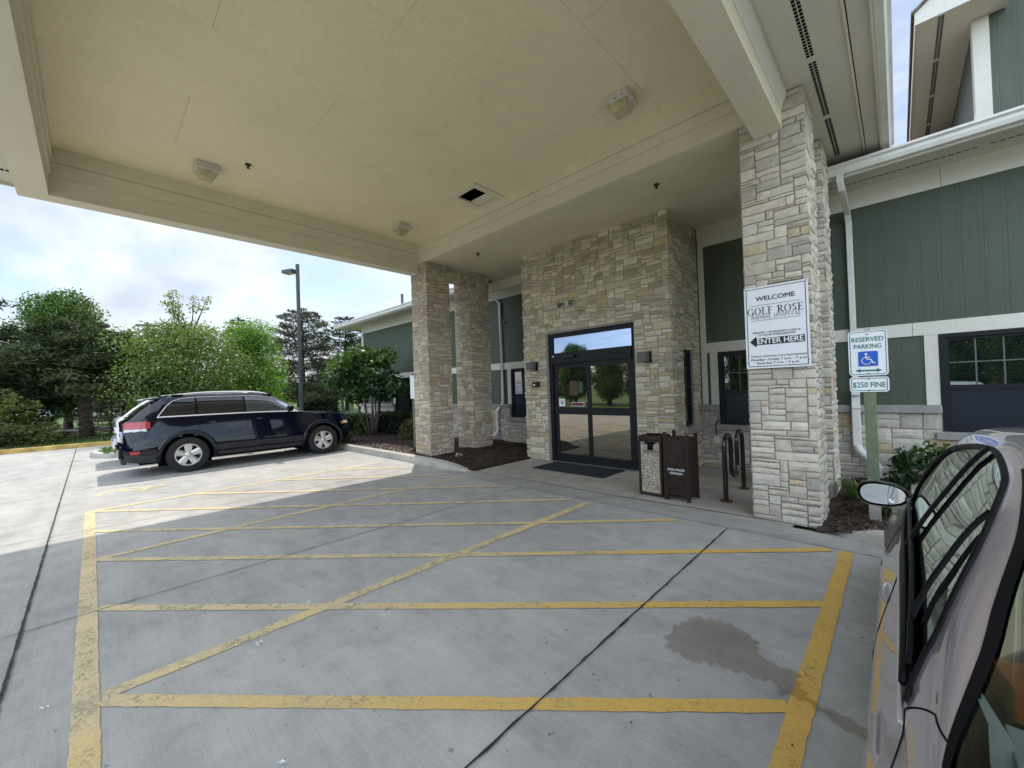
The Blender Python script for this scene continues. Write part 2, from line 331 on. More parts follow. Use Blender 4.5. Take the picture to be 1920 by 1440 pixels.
MAT['leaf_green'] = m_leaf('green_crown_leaves', (0.035, 0.085, 0.022), (0.11, 0.19, 0.045))
MAT['needle'] = m_leaf('pine_needles', (0.024, 0.042, 0.020), (0.095, 0.120, 0.055), 0.12, 0.015)
MAT['needle2'] = m_leaf('brownish_pine_needles', (0.035, 0.042, 0.026), (0.13, 0.125, 0.085), 0.12, 0.015)
MAT['yew'] = m_leaf('yellowish_juniper', (0.05, 0.070, 0.020), (0.20, 0.22, 0.065), 0.15, 0.02)
MAT['hedge'] = m_leaf('hedge_leaves', (0.010, 0.022, 0.008), (0.045, 0.085, 0.018), 0.15)
MAT['shrubred'] = m_leaf('reddish_shrub_leaves', (0.05, 0.06, 0.015), (0.22, 0.12, 0.04), 0.3)
MAT['blade'] = m_leaf('grass_blades', (0.045, 0.085, 0.018), (0.12, 0.19, 0.045), 0.3)
MAT['chip'] = m_leaf('mulch_chips', (0.018, 0.012, 0.009), (0.13, 0.085, 0.06), 0.0)

# ------------------------------------------------------------------ objects
ORG = {}
def tag(o, label=None, cat=None, group=None, kind=None):
    if label: o['label'] = label
    if cat: o['category'] = cat
    if group: o['group'] = group
    if kind: o['kind'] = kind
    return o
def thing(name, loc, label, cat, group=None, rz=0.0):
    o = bpy.data.objects.new(name, None); COL.objects.link(o); o.location = loc; o.rotation_euler = (0, 0, rz)
    o.empty_display_size = 0.2
    ORG[o.name] = Vector(loc) if rz == 0 else None
    return tag(o, label, cat, group)
class MB:
    """collects geometry; build() links it as one mesh object"""
    def __init__(s): s.v = []; s.f = []; s.mi = []
    def add(s, vs, fs, mi=0):
        b = len(s.v); s.v += [tuple(p) for p in vs]; s.f += [tuple(b+i for i in f) for f in fs]; s.mi += [mi]*len(fs); return s
    def box(s, x0, x1, y0, y1, z0, z1, mi=0):
        vs = [(x, y, z) for z in (z0, z1) for y in (y0, y1) for x in (x0, x1)]
        return s.add(vs, [(0, 2, 3, 1), (4, 5, 7, 6), (0, 1, 5, 4), (2, 6, 7, 3), (0, 4, 6, 2), (1, 3, 7, 5)], mi)
    def obox(s, c, ax, ay, az, mi=0):
        c = Vector(c); ax, ay, az = Vector(ax), Vector(ay), Vector(az)
        vs = [c + i*ax + j*ay + k*az for k in (-1, 1) for j in (-1, 1) for i in (-1, 1)]
        return s.add(vs, [(0, 2, 3, 1), (4, 5, 7, 6), (0, 1, 5, 4), (2, 6, 7, 3), (0, 4, 6, 2), (1, 3, 7, 5)], mi)
    def quad(s, a, b, c, d, mi=0): return s.add([a, b, c, d], [(0, 1, 2, 3)], mi)
    def poly(s, pts, mi=0): return s.add(pts, [tuple(range(len(pts)))], mi)
    def prism(s, pts, vec, mi=0):
        n = len(pts); vec = Vector(vec); a = [Vector(p) for p in pts]; b = [p+vec for p in a]
        return s.add(a+b, [tuple(range(n))[::-1], tuple(range(n, 2*n))] + [(i, (i+1) % n, n+(i+1) % n, n+i) for i in range(n)], mi)
    def tube(s, pts, r, n=10, mi=0, caps=True, flat=1.0):
        pts = [Vector(p) for p in pts]; rs = [float(q) for q in r] if hasattr(r, '__len__') else [float(r)]*len(pts)
        prev = None; rings = []
        for i, p in enumerate(pts):
            t = (pts[min(i+1, len(pts)-1)] - pts[max(i-1, 0)]).normalized()
            if prev is None:
                a = Vector((0, 0, 1)) if abs(t.z) < 0.9 else Vector((1, 0, 0)); u = t.cross(a).normalized()
            else:
                u = (prev - t*prev.dot(t)).normalized()
            prev = u; v = t.cross(u)
            rings.append([p + rs[i]*(math.cos(q)*u + flat*math.sin(q)*v) for q in [2*math.pi*k/n for k in range(n)]])
        vs = [q for g in rings for q in g]; fs = []
        for i in range(len(rings)-1):
            for k in range(n): fs.append((i*n+k, i*n+(k+1) % n, (i+1)*n+(k+1) % n, (i+1)*n+k))
        if caps: fs += [tuple(range(n))[::-1], tuple(range((len(rings)-1)*n, len(rings)*n))]
        return s.add(vs, fs, mi)
    def cyl(s, c, r, h, n=24, axis='z', mi=0, r2=None):
        c = Vector(c); ax = {'x': Vector((1, 0, 0)), 'y': Vector((0, 1, 0)), 'z': Vector((0, 0, 1))}[axis]
        return s.tube([c, c+ax*h], [r, r if r2 is None else r2], n, mi)
    def lathe(s, c, prof, n=32, axis='x', mi=0):
        c = Vector(c); X, Y, Z = {'x': ((1, 0, 0), (0, 1, 0), (0, 0, 1)), 'y': ((0, 1, 0), (0, 0, 1), (1, 0, 0)), 'z': ((0, 0, 1), (1, 0, 0), (0, 1, 0))}[axis]
        X, Y, Z = Vector(X), Vector(Y), Vector(Z); vs = []; fs = []
        for (a, r) in prof:
            for k in range(n):
                q = 2*math.pi*k/n; vs.append(c + X*a + r*(math.cos(q)*Y + math.sin(q)*Z))
        for i in range(len(prof)-1):
            for k in range(n): fs.append((i*n+k, i*n+(k+1) % n, (i+1)*n+(k+1) % n, (i+1)*n+k))
        return s.add(vs, fs, mi)
    def build(s, name, mats, parent=None, smooth=False, bevel=0, local=False, col=None, org=None, fixn=True):
        me = bpy.data.meshes.new(name); off = Vector((0, 0, 0))
        root = parent
        while root is not None and root.parent is not None: root = root.parent
        if parent is not None and not local: off = ORG.get(root.name) or Vector((0, 0, 0))
        if org is not None: off = Vector(org)
        vs = [(p[0]-off.x, p[1]-off.y, p[2]-off.z) for p in s.v]
        me.from_pydata(vs, [], s.f)
        if not isinstance(mats, (list, tuple)): mats = [mats]
        for m in mats: me.materials.append(MAT[m] if isinstance(m, str) else m)
        me.polygons.foreach_set('material_index', s.mi)
        if col is not None:
            ca = me.color_attributes.new('Col', 'FLOAT_COLOR', 'CORNER'); arr = []
            for p in me.polygons:
                arr += [*col[p.index], 1.0]*p.loop_total
            ca.data.foreach_set('color', arr)
        if fixn:
            bm = bmesh.new(); bm.from_mesh(me); bmesh.ops.recalc_face_normals(bm, faces=bm.faces); bm.to_mesh(me); bm.free()
        if smooth: me.polygons.foreach_set('use_smooth', [True]*len(me.polygons))
        me.update()
        o = bpy.data.objects.new(name, me); COL.objects.link(o)
        if org is not None: o.location = off
        if parent is not None: o.parent = parent
        else: ORG[o.name] = off
        if bevel:
            b = o.modifiers.new('bevel', 'BEVEL'); b.width = bevel; b.segments = 2; b.limit_method = 'ANGLE'; b.angle_limit = R(40)
        if smooth and smooth != 'all':
            try:
                me.set_sharp_from_angle(angle=R(38))
            except Exception: pass
        return o
def struct(o): o['kind'] = 'structure'; return o
def copy_tree(o, parent=None, **over):
    c = o.copy(); COL.objects.link(c); c.parent = parent
    for ch in list(o.children): copy_tree(ch, c)
    return c

# text as mesh, laid out on a plane: origin, right vector, up vector
def text_mesh(txt, size, bold=0.0, sx=1.0, align='CENTER', spacing=1.0):
    cu = bpy.data.curves.new('t', 'FONT'); cu.body = txt; cu.size = size; cu.align_x = align; cu.offset = bold; cu.space_character = spacing; cu.resolution_u = 3
    o = bpy.data.objects.new('t', cu); COL.objects.link(o)
    dg = bpy.context.evaluated_depsgraph_get(); me = bpy.data.meshes.new_from_object(o.evaluated_get(dg))
    vs = [(v.co.x*sx, v.co.y) for v in me.vertices]; fs = [tuple(p.vertices) for p in me.polygons]
    bpy.data.objects.remove(o); bpy.data.meshes.remove(me); bpy.data.curves.remove(cu)
    return vs, fs
def put_text(mb, txt, size, o, rx, uz, bold=0.0, sx=1.0, align='CENTER', fit=None, mi=0):
    vs, fs = text_mesh(txt, size, 0.0, sx, align)
    if fit:
        x0 = min(v[0] for v in vs); x1 = max(v[0] for v in vs); k = fit/(x1-x0); vs = [((v[0]-(x0+x1)/2)*k, v[1]) for v in vs]
    o, rx, uz = Vector(o), Vector(rx), Vector(uz)
    n_ = rx.cross(uz)
    for i, (dx_, dz_) in enumerate(((0, 0), (-1, 0), (1, 0), (0, .7), (0, -.7)) if bold else ((0, 0),)):
        mb.add([o + rx*(a+dx_*bold) + uz*(b+dz_*bold) + n_*(i*0.00015) for a, b in vs], fs, mi)
# ------------------------------------------------------------------ split-face stone veneer
PAL = {
 'white': [((0.60, 0.575, 0.535), 5), ((0.54, 0.515, 0.475), 4), ((0.48, 0.455, 0.425), 2), ((0.54, 0.47, 0.35), 0.9), ((0.44, 0.42, 0.40), .8)],
 'portal': [((0.56, 0.52, 0.43), 5), ((0.46, 0.42, 0.33), 4), ((0.60, 0.57, 0.50), 3), ((0.50, 0.42, 0.27), 0.8), ((0.40, 0.365, 0.28), 2), ((0.42, 0.40, 0.36), 1)],
 'pink': [((0.54, 0.485, 0.42), 5), ((0.47, 0.415, 0.355), 4), ((0.58, 0.54, 0.48), 3), ((0.47, 0.37, 0.26), 0.5), ((0.40, 0.35, 0.305), 1.5)],
 'grey': [((0.50, 0.49, 0.475), 5), ((0.43, 0.42, 0.41), 4), ((0.55, 0.53, 0.50), 3), ((0.45, 0.38, 0.26), 0.7)]}
def stone_band(path, z0, z1, holes=(), pal='white', seed=1, closed=False, ux=0.040, uz=0.034, prot=(0.008, 0.022), zfun=None):
    """random ashlar wrapped round a plan path (outward normal on the right-hand side of travel)"""
    rnd = random.Random(seed)
    P = [Vector((p[0], p[1])) for p in path]
    if closed: P.append(P[0].copy())
    seg = [(P[i+1]-P[i]) for i in range(len(P)-1)]; cum = [0.0]
    for q in seg: cum.append(cum[-1]+q.length)
    L = cum[-1]; N = [Vector((q.y, -q.x)).normalized() for q in seg]
    def pos(s, off):
        s = min(max(s, 0), L)
        for i in range(len(seg)):
            if s <= cum[i+1]+1e-6: break
        t = (s-cum[i])/seg[i].length; b = P[i]+seg[i]*t; n = N[i]
        nb = None
        if abs(s-cum[i+1]) < 1e-5: nb = N[i+1] if i+1 < len(seg) else (N[0] if closed else None)
        elif abs(s-cum[i]) < 1e-5: nb = N[i-1] if i > 0 else (N[-1] if closed else None)
        if nb is not None and nb.dot(n) < 0.99:
            m = n+nb; m = m/(1+n.dot(nb)); return b+m*off
        return b+n*off
    nx = int(round(L/ux)); nz = int(round((z1-z0)/uz)); ux = L/nx; uz = (z1-z0)/nz
    occ = np.zeros((nz, nx), bool)
    for (a, b, c, d) in holes:
        occ[max(0, int(round((c-z0)/uz))):int(round((d-z0)/uz)), max(0, int(round(a/ux))):int(round(b/ux))] = True
    stones = []
    for j in range(nz):
        i = 0
        while i < nx:
            if occ[j, i]: i += 1; continue
            run = 0
            while i+run < nx and not occ[j, i+run] and run < 14: run += 1
            h = rnd.choices([1, 2, 3, 4, 5], [2.0, 5, 5, 2.2, 0.1])[0]; h = min(h, nz-j)
            w = rnd.choices([2, 3, 4, 5, 6, 7, 8, 9, 11], [.6, 2.5, 4, 5, 5.5, 5, 4, 3, 2])[0]
            if h >= 4: w = max(w, 4)
            w = min(w, run)
            if run-w == 1: w = run if w < 8 else w-1
            w = max(1, w)
            while h > 1 and occ[j:j+h, i:i+w].any(): h -= 1
            if nz-(j+h) == 1 and not occ[j:nz, i:i+w].any(): h = nz-j
            occ[j:j+h, i:i+w] = True
            stones.append((i*ux, (i+w)*ux, z0+j*uz, z0+(j+h)*uz)); i += w
    mb = MB(); col = []
    names, wts = zip(*PAL[pal]); g = 0.0062
    corners = set(round(c, 5) for c in cum[1:-1])
    for (a, b, c, d) in stones:
        e0 = g if not (not closed and a < 1e-6) else 0; e1 = g if not (not closed and abs(b-L) < 1e-6) else 0
        a2, b2, c2, d2 = a+e0, b-e1, c+g, d-g
        if b2-a2 < 0.02 or d2-c2 < 0.015: continue
        nu = max(2, int(round((b2-a2)/0.055))); nv = max(2, int(round((d2-c2)/0.05)))
        ss = list(np.linspace(a2, b2, nu+1))
        for cc in corners:
            if a2+0.004 < cc < b2-0.004: 
                ss = sorted([q for q in ss if abs(q-cc) > 0.018]+[cc])
        zs = list(np.linspace(c2, d2, nv+1))
        p0 = rnd.uniform(*prot); tz = rnd.uniform(-0.006, 0.006); ts = rnd.uniform(-0.006, 0.006)
        ja = [rnd.uniform(-0.004, 0.005) for _ in range(8)]
        n = len(ss); m = len(zs); vs = []
        for jz, z in enumerate(zs):
            fz = jz/(m-1)
            for js, s in enumerate(ss):
                fs_ = js/(n-1)
                edge = min(js, n-1-js, jz, m-1-jz)
                iscor = round(s, 5) in corners
                ed = 0.45 if (edge == 0 and not (iscor and 0 < jz < m-1)) else 1.0
                off = p0*ed + (tz*(fz-.5) + ts*(fs_-.5)) + rnd.uniform(-0.003, 0.004)*(1.0 if edge > 0 else 0.5)
                sj = s; zj = z
                if js == 0 and a > 0 and not iscor: sj += ja[0]*(1-fz)+ja[1]*fz+rnd.uniform(-.002, .002)
                if js == n-1 and b < L and not iscor: sj -= ja[2]*(1-fz)+ja[3]*fz+rnd.uniform(-.002, .002)
                if jz == 0: zj += ja[4]*(1-fs_)+ja[5]*fs_+rnd.uniform(-.002, .003)
                if jz == m-1: zj -= ja[6]*(1-fs_)+ja[7]*fs_+rnd.uniform(-.002, .003)
                xy = pos(sj, max(off, 0.004)); vs.append((xy.x, xy.y, zj))
        ring = list(range(n)) + [k*n+n-1 for k in range(1, m)] + [(m-1)*n+k for k in range(n-2, -1, -1)] + [k*n for k in range(m-2, 0, -1)]
        base = len(vs)
        for q in ring:
            js, jz = q % n, q//n
            xy = pos(min(max(ss[js], a2), b2), -0.004); vs.append((xy.x, xy.y, zs[jz]))
        fs = [(jz*n+js, jz*n+js+1, (jz+1)*n+js+1, (jz+1)*n+js) for jz in range(m-1) for js in range(n-1)]
        k = len(ring)
        fs += [(ring[(q+1) % k], ring[q], base+q, base+(q+1) % k) for q in range(k)]
        mb.add(vs, fs, 0)
        cc = rnd.choices(names, wts)[0]; bb = rnd.uniform(0.90, 1.10); tw = rnd.uniform(-0.02, 0.02)
        c3 = (cc[0]*bb*(1+tw)*1.03, cc[1]*bb, cc[2]*bb*(1-tw)*0.90); col += [c3]*len(fs)
    # mortar bed behind
    mor = 0.003
    segz = [(z0, z1)]
    hs = list(holes)
    zc = sorted(set([z0, z1]+[h[2] for h in hs]+[min(h[3], z1) for h in hs])); sc = sorted(set(list(cum)+[h[0] for h in hs]+[h[1] for h in hs]))
    for i in range(len(zc)-1):
        for j in range(len(sc)-1):
            ms, mz_ = (sc[j]+sc[j+1])/2, (zc[i]+zc[i+1])/2
            if any(h[0] < ms < h[1] and h[2] < mz_ < h[3] for h in hs): continue
            A = pos(sc[j]+1e-7, mor) if round(sc[j], 5) not in corners else pos(sc[j], mor)
            B = pos(sc[j+1]-1e-7, mor) if round(sc[j+1], 5) not in corners else pos(sc[j+1], mor)
            mb.quad((A.x, A.y, zc[i]), (B.x, B.y, zc[i]), (B.x, B.y, zc[i+1]), (A.x, A.y, zc[i+1]), 1); col.append((0.17, 0.15, 0.13))
    return mb, col

# ------------------------------------------------------------------ main dimensions
YP = 6.92      # face of the stone entrance block
YW = 8.30      # siding plane
YB = 8.20      # stone base plane
ZC = 5.06      # coffer ceiling
ZS = 4.62      # low ceiling by the doors
bld = thing('animal_hospital_building', (-4.5, YW, 0), 'long low green sided animal hospital with stone entrance block, stone base and cream trim', 'building')

# stone entrance block with door opening
PX0, PX1 = -6.20, -2.81
DX0, DX1, DZ = -5.56, -3.47, 2.78
mb, col = stone_band([(PX0, YB), (PX0, YP), (PX1, YP), (PX1, YB+0.08)][::1], 0.0, ZS+0.01,
    holes=[(YB-YP+DX0-PX0, YB-YP+DX1-PX0, 0, DZ), ((YB-YP)+(PX1-PX0)+0.52, (YB-YP)+(PX1-PX0)+0.96, 0.80, 2.22), ((YB-YP)+(PX1-PX0)+0.46, (YB-YP)+(PX1-PX0)+1.36, 0.69, 0.80)], pal='portal', seed=5)
portal = mb.build('stone_entrance_block', ['stone', 'mortar'], bld, col=col, fixn=False)
# reveals of the door opening
m = MB()
for x in (DX0, DX1):
    m.box(min(x, x+(0.02 if x == DX0 else -0.02)), max(x, x+(0.02 if x == DX0 else -0.02)), YP+0.0, YP+0.42, 0, DZ)
m.box(DX0, DX1, YP+0.0, YP+0.42, DZ-0.02, DZ)
m.build('opening_lining', 'cap', portal)

# sliding entrance doors
yd = YP+0.06
door = MB(); F = 0.07
def frame(mb, x0, x1, z0, z1, y0, y1, t, tb=None, mi=0):
    tb = tb or t
    mb.box(x0, x0+t, y0, y1, z0, z1, mi); mb.box(x1-t, x1, y0, y1, z0, z1, mi)
    mb.box(x0+t, x1-t, y0+0.001, y1, z0, z0+tb, mi); mb.box(x0+t, x1-t, y0+0.001, y1, z1-t, z1, mi)
a0, a1 = DX0+0.02, DX1-0.02
frame(door, a0, a1, 0.0, DZ-0.02, yd, yd+0.14, 0.085, 0.03)
door.box(a0+0.085, a1-0.085, yd-0.03, yd+0.14, 2.10, 2.335)         # operator housing
door.box(a0+0.085, a1-0.085, yd-0.045, yd-0.03, 2.13, 2.20)
dfr = door.build('door_frame', 'bronze', bld, bevel=0.004)
MB().box(a0+0.085, a1-0.085, yd+0.05, yd+0.06, 2.335, DZ-0.105).build('transom_pane', 'transom', dfr)
s = MB(); s.box(a0+0.45, a0+0.72, yd-0.11, yd-0.045, 2.215, 2.265); s.box(a0+0.25, a0+1.0, yd-0.055, yd-0.045, 2.150, 2.175); s.build('motion_sensor', 'black', dfr, bevel=0.006)
MB().box(a0+0.11, a0+0.17, yd-0.034, yd-0.031, 2.26, 2.28).build('small_label', 'signwhite', dfr)
mid = -4.545
for i, (x0, x1, yo) in enumerate(((a0+0.085, mid+0.045, 0.045), (mid-0.045, a1-0.085, 0.0))):
    lf = MB(); y0 = yd+yo; y1 = y0+0.045
    frame(lf, x0, x1, 0.03, 2.10, y0, y1, 0.09, 0.15)
    lf.box(x0+0.09, x1-0.09, y0+0.001, y1, 1.02, 1.17)
    d = lf.build('sliding_door', 'bronze', bld, bevel=0.004)
    MB().box(x0+0.09, x1-0.09, y0+0.02, y0+0.03, 1.17, 2.01).build('glass_pane', 'doorglass', d)
    MB().box(x0+0.09, x1-0.09, y0+0.02, y0+0.03, 0.18, 1.02).build('glass_pane', 'doorglass', d)
    if i == 0:
        gx = x0+0.09; yg = y0+0.019
        b = MB(); b.box(gx+0.015, gx+0.175, yg-0.002, yg, 1.19, 1.35)
        st = b.build('white_notice', 'signwhite', d)
        b = MB(); b.tube([(gx+0.07, yg-0.004, 1.27), (gx+0.10, yg-0.004, 1.24), (gx+0.125, yg-0.004, 1.27), (gx+0.11, yg-0.004, 1.315)], 0.007, 6)
        b.tube([(gx+0.05, yg-0.004, 1.32), (gx+0.135, yg-0.004, 1.235)], 0.004, 6); b.build('notice_symbol', 'black', st)
        b = MB(); b.box(gx+0.33, gx+0.66, yg-0.002, yg, 1.19, 1.275); st = b.build('red_notice', 'signwhite', d)
        b = MB(); b.box(gx+0.34, gx+0.65, yg-0.004, yg-0.002, 1.20, 1.265); b.build('notice_band', 'signred', st)
        b = MB(); b.box(gx+0.31, gx+0.52, yg-0.002, yg, 1.42, 1.72); b.build('brown_poster', simple('brown_poster', (0.10, 0.05, 0.03), 0.6, var=0.4, scale=20), d)
        b = MB(); b.box(gx+0.54, gx+0.64, yg-0.002, yg, 1.47, 1.70); b.build('green_leaflet', simple('dull_leaflet', (0.06, 0.085, 0.06), 0.6), d)
MB().box(DX0, DX1, YP-0.02, YP+0.06, 0.0, 0.014).build('door_threshold', simple('metal_sill', (0.45, 0.45, 0.44), 0.35, 0.7), bld)
MB().box(a0, a1, yd+0.2, yd+0.22, 0, DZ).build('dark_lobby', 'vent', bld)

# narrow window in the block's right side
wx = PX1
m = MB()
for (y0, y1, z0, z1) in ((YP+0.53, YP+0.57, 0.82, 2.21), (YP+0.91, YP+0.95, 0.82, 2.21), (YP+0.57, YP+0.91, 0.82, 0.87), (YP+0.57, YP+0.91, 2.16, 2.21), (YP+0.57, YP+0.91, 1.18, 1.20), (YP+0.57, YP+0.91, 1.52, 1.54), (YP+0.57, YP+0.91, 1.86, 1.88)):
    m.box(wx-0.09, wx-0.03, y0, y1, z0, z1)
nw = m.build('narrow_window', 'bronze', bld)
MB().box(wx-0.075, wx-0.065, YP+0.57, YP+0.91, 0.87, 2.16).build('glass_pane', 'winglass', nw)
m = MB(); m.box(wx-0.2, wx-0.0, YP+0.50, YP+0.525, 0.80, 2.22); m.box(wx-0.2, wx-0.0, YP+0.955, YP+0.98, 0.80, 2.22); m.box(wx-0.2, wx-0.0, YP+0.50, YP+0.98, 2.215, 2.24); m.build('window_reveal', 'cap', nw)
MB().box(wx-0.1, wx+0.06, YP+0.44, YB-0.0, 0.69, 0.80).build('window_sill', 'cap', nw, bevel=0.008)

# siding wall left of the block, between the block and the right end, and on to the right
XL, XR = -17.0, 9.0
WIN = [(-14.30, -12.35), (-7.97, -7.05), (-2.48, -1.50), (0.42, 1.35)]   # window openings in X on this wall
wz0, wz1 = 0.80, 2.17
def wall_strips(mb, x0, x1, y0, y1, z0, z1, wins):
    xs = [x0] + [q for a in wins for q in a if x0 < q < x1] + [x1]
    inside = False
    for i in range(len(xs)-1):
        c = (xs[i]+xs[i+1])/2
        if any(a < c < b for a, b in wins):
            if z1 > wz1: mb.box(xs[i], xs[i+1], y0, y1, max(z0, wz1), z1)
        else: mb.box(xs[i], xs[i+1], y0, y1, z0, z1)
m = MB(); wall_strips(m, XL, PX0+0.2, YW, YW+0.15, 1.10, 4.52, WIN); wall_strips(m, PX1-0.2, XR, YW, YW+0.15, 1.10, 4.52, WIN)
m.box(XL, XL+0.15, YW+0.15, YW+12, 0.0, 4.52)
m.build('green_siding_wall', 'green', bld, fixn=True)
# stone base
def base_holes(x0, x1, sx):
    return [(a-x0, b-x0, wz0-0.11, 1.2) for a, b in WIN if b > x0 and a < x1 and not (b > x1)]
mb, col = stone_band([(XL-0.1, YB+1.2), (XL-0.1, YB), (PX0+0.03, YB)], 0.0, 1.06, holes=[(1.2+a-(XL-0.1), 1.2+b-(XL-0.1), wz0-0.11, 1.2) for a, b in WIN[:2]], pal='grey', seed=9)
stb = mb.build('stone_base', ['stone', 'mortar'], bld, col=col, fixn=False)
mb, col = stone_band([(PX1+0.03, YB), (4.5, YB)], -0.05, 1.06, holes=[(a-(PX1+0.03), b-(PX1+0.03), wz0-0.11, 1.2) for a, b in WIN[2:]], pal='grey', seed=12, ux=0.047, uz=0.047)
stb2 = mb.build('stone_base', ['stone', 'mortar'], bld, col=col, fixn=False)
m = MB()
def cap_runs(m, x0, x1, wins):
    xs = [x0]
    for a, b in wins: xs += [a, b]
    xs.append(x1)
    for i in range(0, len(xs), 2):
        if xs[i+1] > xs[i]: m.box(xs[i], xs[i+1], YB-0.06, YW+0.02, 1.06, 1.17)
cap_runs(m, XL-0.16, PX0, [WIN[0], (WIN[1][0], PX0)]); cap_runs(m, PX1+0.02, 4.5, WIN[2:])
m.build('stone_cap', 'cap', bld, bevel=0.008)
# trim boards
m = MB(); T = YW-0.022
def band(z0, z1, x0, x1, joints=()):
    xs = [x0]+[j for j in joints if x0 < j < x1]+[x1]
    for i in range(len(xs)-1): m.box(xs[i]+0.002, xs[i+1]-0.002, T, YW, z0, z1)
J = (-13.2, -9.55, 0.51, 4.17)
band(4.23, 4.52, XL-0.02, PX0-0.02, J); band(4.23, 4.52, PX1+0.03, XR, J)
J2 = (-11.0, -7.4, 0.165, 3.8)
band(wz1, 2.36, XL-0.02, PX0-0.02, J2); band(wz1, 2.36, PX1+0.03, XR, J2)
for (a, b) in WIN:
    if a-0.14 > XL: m.box(a-0.145, a-0.002, T+0.003, YW, 1.17, wz1)
    if b < PX0 or b > PX1: m.box(b+0.002, b+0.145, T+0.003, YW, 1.17, wz1)
m.box(XL-0.02, XL+0.13, T-0.004, YW, 1.17, 4.23)
m.box(PX1+0.03, PX1+0.13, T-0.004, YW, 1.17, 4.23)
m.build('cream_trim', 'trimcool', bld, bevel=0.003)

# windows: double hung, dark frames, grid in the upper sash
def window(x0, x1, cols=3, thick=0.065, two=False):
    m = MB(); y0 = YW-0.03
    frame(m, x0, x1, wz0, wz1, y0, y0+0.12, thick, 0.05)
    zm = wz0+0.62
    parts = [(x0, x1)] if not two else [(x0, (x0+x1)/2+0.03), ((x0+x1)/2-0.03, x1)]
    if two: m.box((x0+x1)/2-0.04, (x0+x1)/2+0.04, y0-0.005, y0+0.12, wz0, wz1)
    win = m.build('window_frame', 'bronze', bld, bevel=0.004)
    for a, b in parts:
        a += thick; b -= thick
        u = MB(); frame(u, a, b, zm, wz1-thick, y0+0.03, y0+0.07, 0.03)
        us = u.build('upper_sash', 'bronze', win)
        g = MB()
        for k in range(1, cols):
            xx = a+0.03+(b-a-0.06)*k/cols; g.box(xx-0.008, xx+0.008, y0+0.043, y0+0.052, zm+0.03, wz1-thick-0.03)
        zz = (zm+wz1-thick)/2; g.box(a+0.03, b-0.03, y0+0.044, y0+0.051, zz-0.008, zz+0.008)
        g.build('glazing_bars', simple('grid_grey', (0.10, 0.11, 0.10), 0.5) if 'grid' not in MAT else MAT['grid'], us)
        MB().box(a+0.03, b-0.03, y0+0.052, y0+0.058, zm+0.03, wz1-thick-0.03).build('glass_pane', 'winglass', us)
        l = MB(); frame(l, a, b, wz0+0.05, zm, y0+0.01, y0+0.05, 0.035)
        ls = l.build('lower_sash', 'bronze', win)
        MB().box(a+0.035, b-0.035, y0+0.03, y0+0.035, wz0+0.085, zm-0.035).build('insect_screen', 'screen', ls)
    MB().box(x0+0.02, x1-0.02, y0+0.14, y0+0.15, wz0, wz1).build('dark_room', 'vent', win)
    sl = MB().box(x0-0.07, x1+(0.07 if x1 > -1 or x1 < -7 else 0.0), YB-0.05, YW+0.0, wz0-0.105, wz0-0.002).build('window_sill', 'cap', win, bevel=0.008)
    r = MB(); r.box(x0-0.012, x0, YB+0.0, YW+0.05, wz0, 1.06); r.box(x1, x1+0.012, YB+0.0, YW+0.05, wz0, 1.06); r.build('stone_reveal', 'cap', win)
    return win
MAT['grid'] = simple('grid_grey', (0.10, 0.11, 0.10), 0.5)
window(-14.30, -12.35, 2, two=True); window(-7.97, -7.05, 2); window(-2.48, -1.50); window(0.42, 1.35, 3)

# main roof: soffit, gutter, slope
ZG = 4.52
def vents(mb, x0, x1, y0, y1, z, along='x', cell=0.03, gap=0.014, run=1.15, brk=0.09, rows=2, rw=0.022):
    p = x0 if along == 'x' else y0; e = x1 if along == 'x' else y1; r_ = 0
    c = (y0+y1)/2 if along == 'x' else (x0+x1)/2
    while p < e:
        for k in range(rows):
            o = (k-(rows-1)/2)*(rw+0.008)
            if along == 'x': mb.box(p, p+cell, c+o-rw/2, c+o+rw/2, z-0.003, z-0.0005)
            else: mb.box(c+o-rw/2, c+o+rw/2, p, p+cell, z-0.003, z-0.0005)
        p += cell+gap; r_ += cell+gap
        if r_ > run: p += brk; r_ = 0
YG = 7.52
m = MB(); m.box(XL-0.85, -9.14, YG+0.02, YW+0.1, ZG, ZG+0.03); m.box(-0.05, XR, YG+0.02, YW+0.1, ZG, ZG+0.03); m.box(-0.95, -0.05, YG+0.02, YW+0.1, ZG, ZG+0.03)
m.box(XL-0.85, XL, YW+0.1, YW+11, ZG, ZG+0.03)
sof = m.build('roof_soffit', 'soffit', bld)
m = MB(); vents(m, -0.9, XR, YW-0.36, YW-0.30, ZG, rows=1, cell=0.05, gap=0.02, run=1.7); vents(m, XL-0.5, -9.2, YW-0.36, YW-0.30, ZG, rows=1, cell=0.05, gap=0.02, run=1.7)
m.build('soffit_vent', 'vent', sof)
m = MB()
for (x0, x1) in ((XL-0.88, -9.0), (-0.93, XR)):
    m.box(x0, x1, YG, YG+0.025, ZG-0.05, ZG+0.13)                  # fascia board
    pr = [(YG-0.004, ZG-0.02), (YG-0.075, ZG-0.02), (YG-0.095, ZG+0.03), (YG-0.092, ZG+0.07), (YG-0.125, ZG+0.09), (YG-0.125, ZG+0.12), (YG-0.004, ZG+0.12)]
    m.prism([(x0, y, z) for y, z in pr], (x1-x0, 0, 0), 1)
m.box(XL-0.88, XL-0.855, YG+0.025, YW+11, ZG-0.05, ZG+0.13)
m.build('gutter', ['trimcool', 'white'], bld)
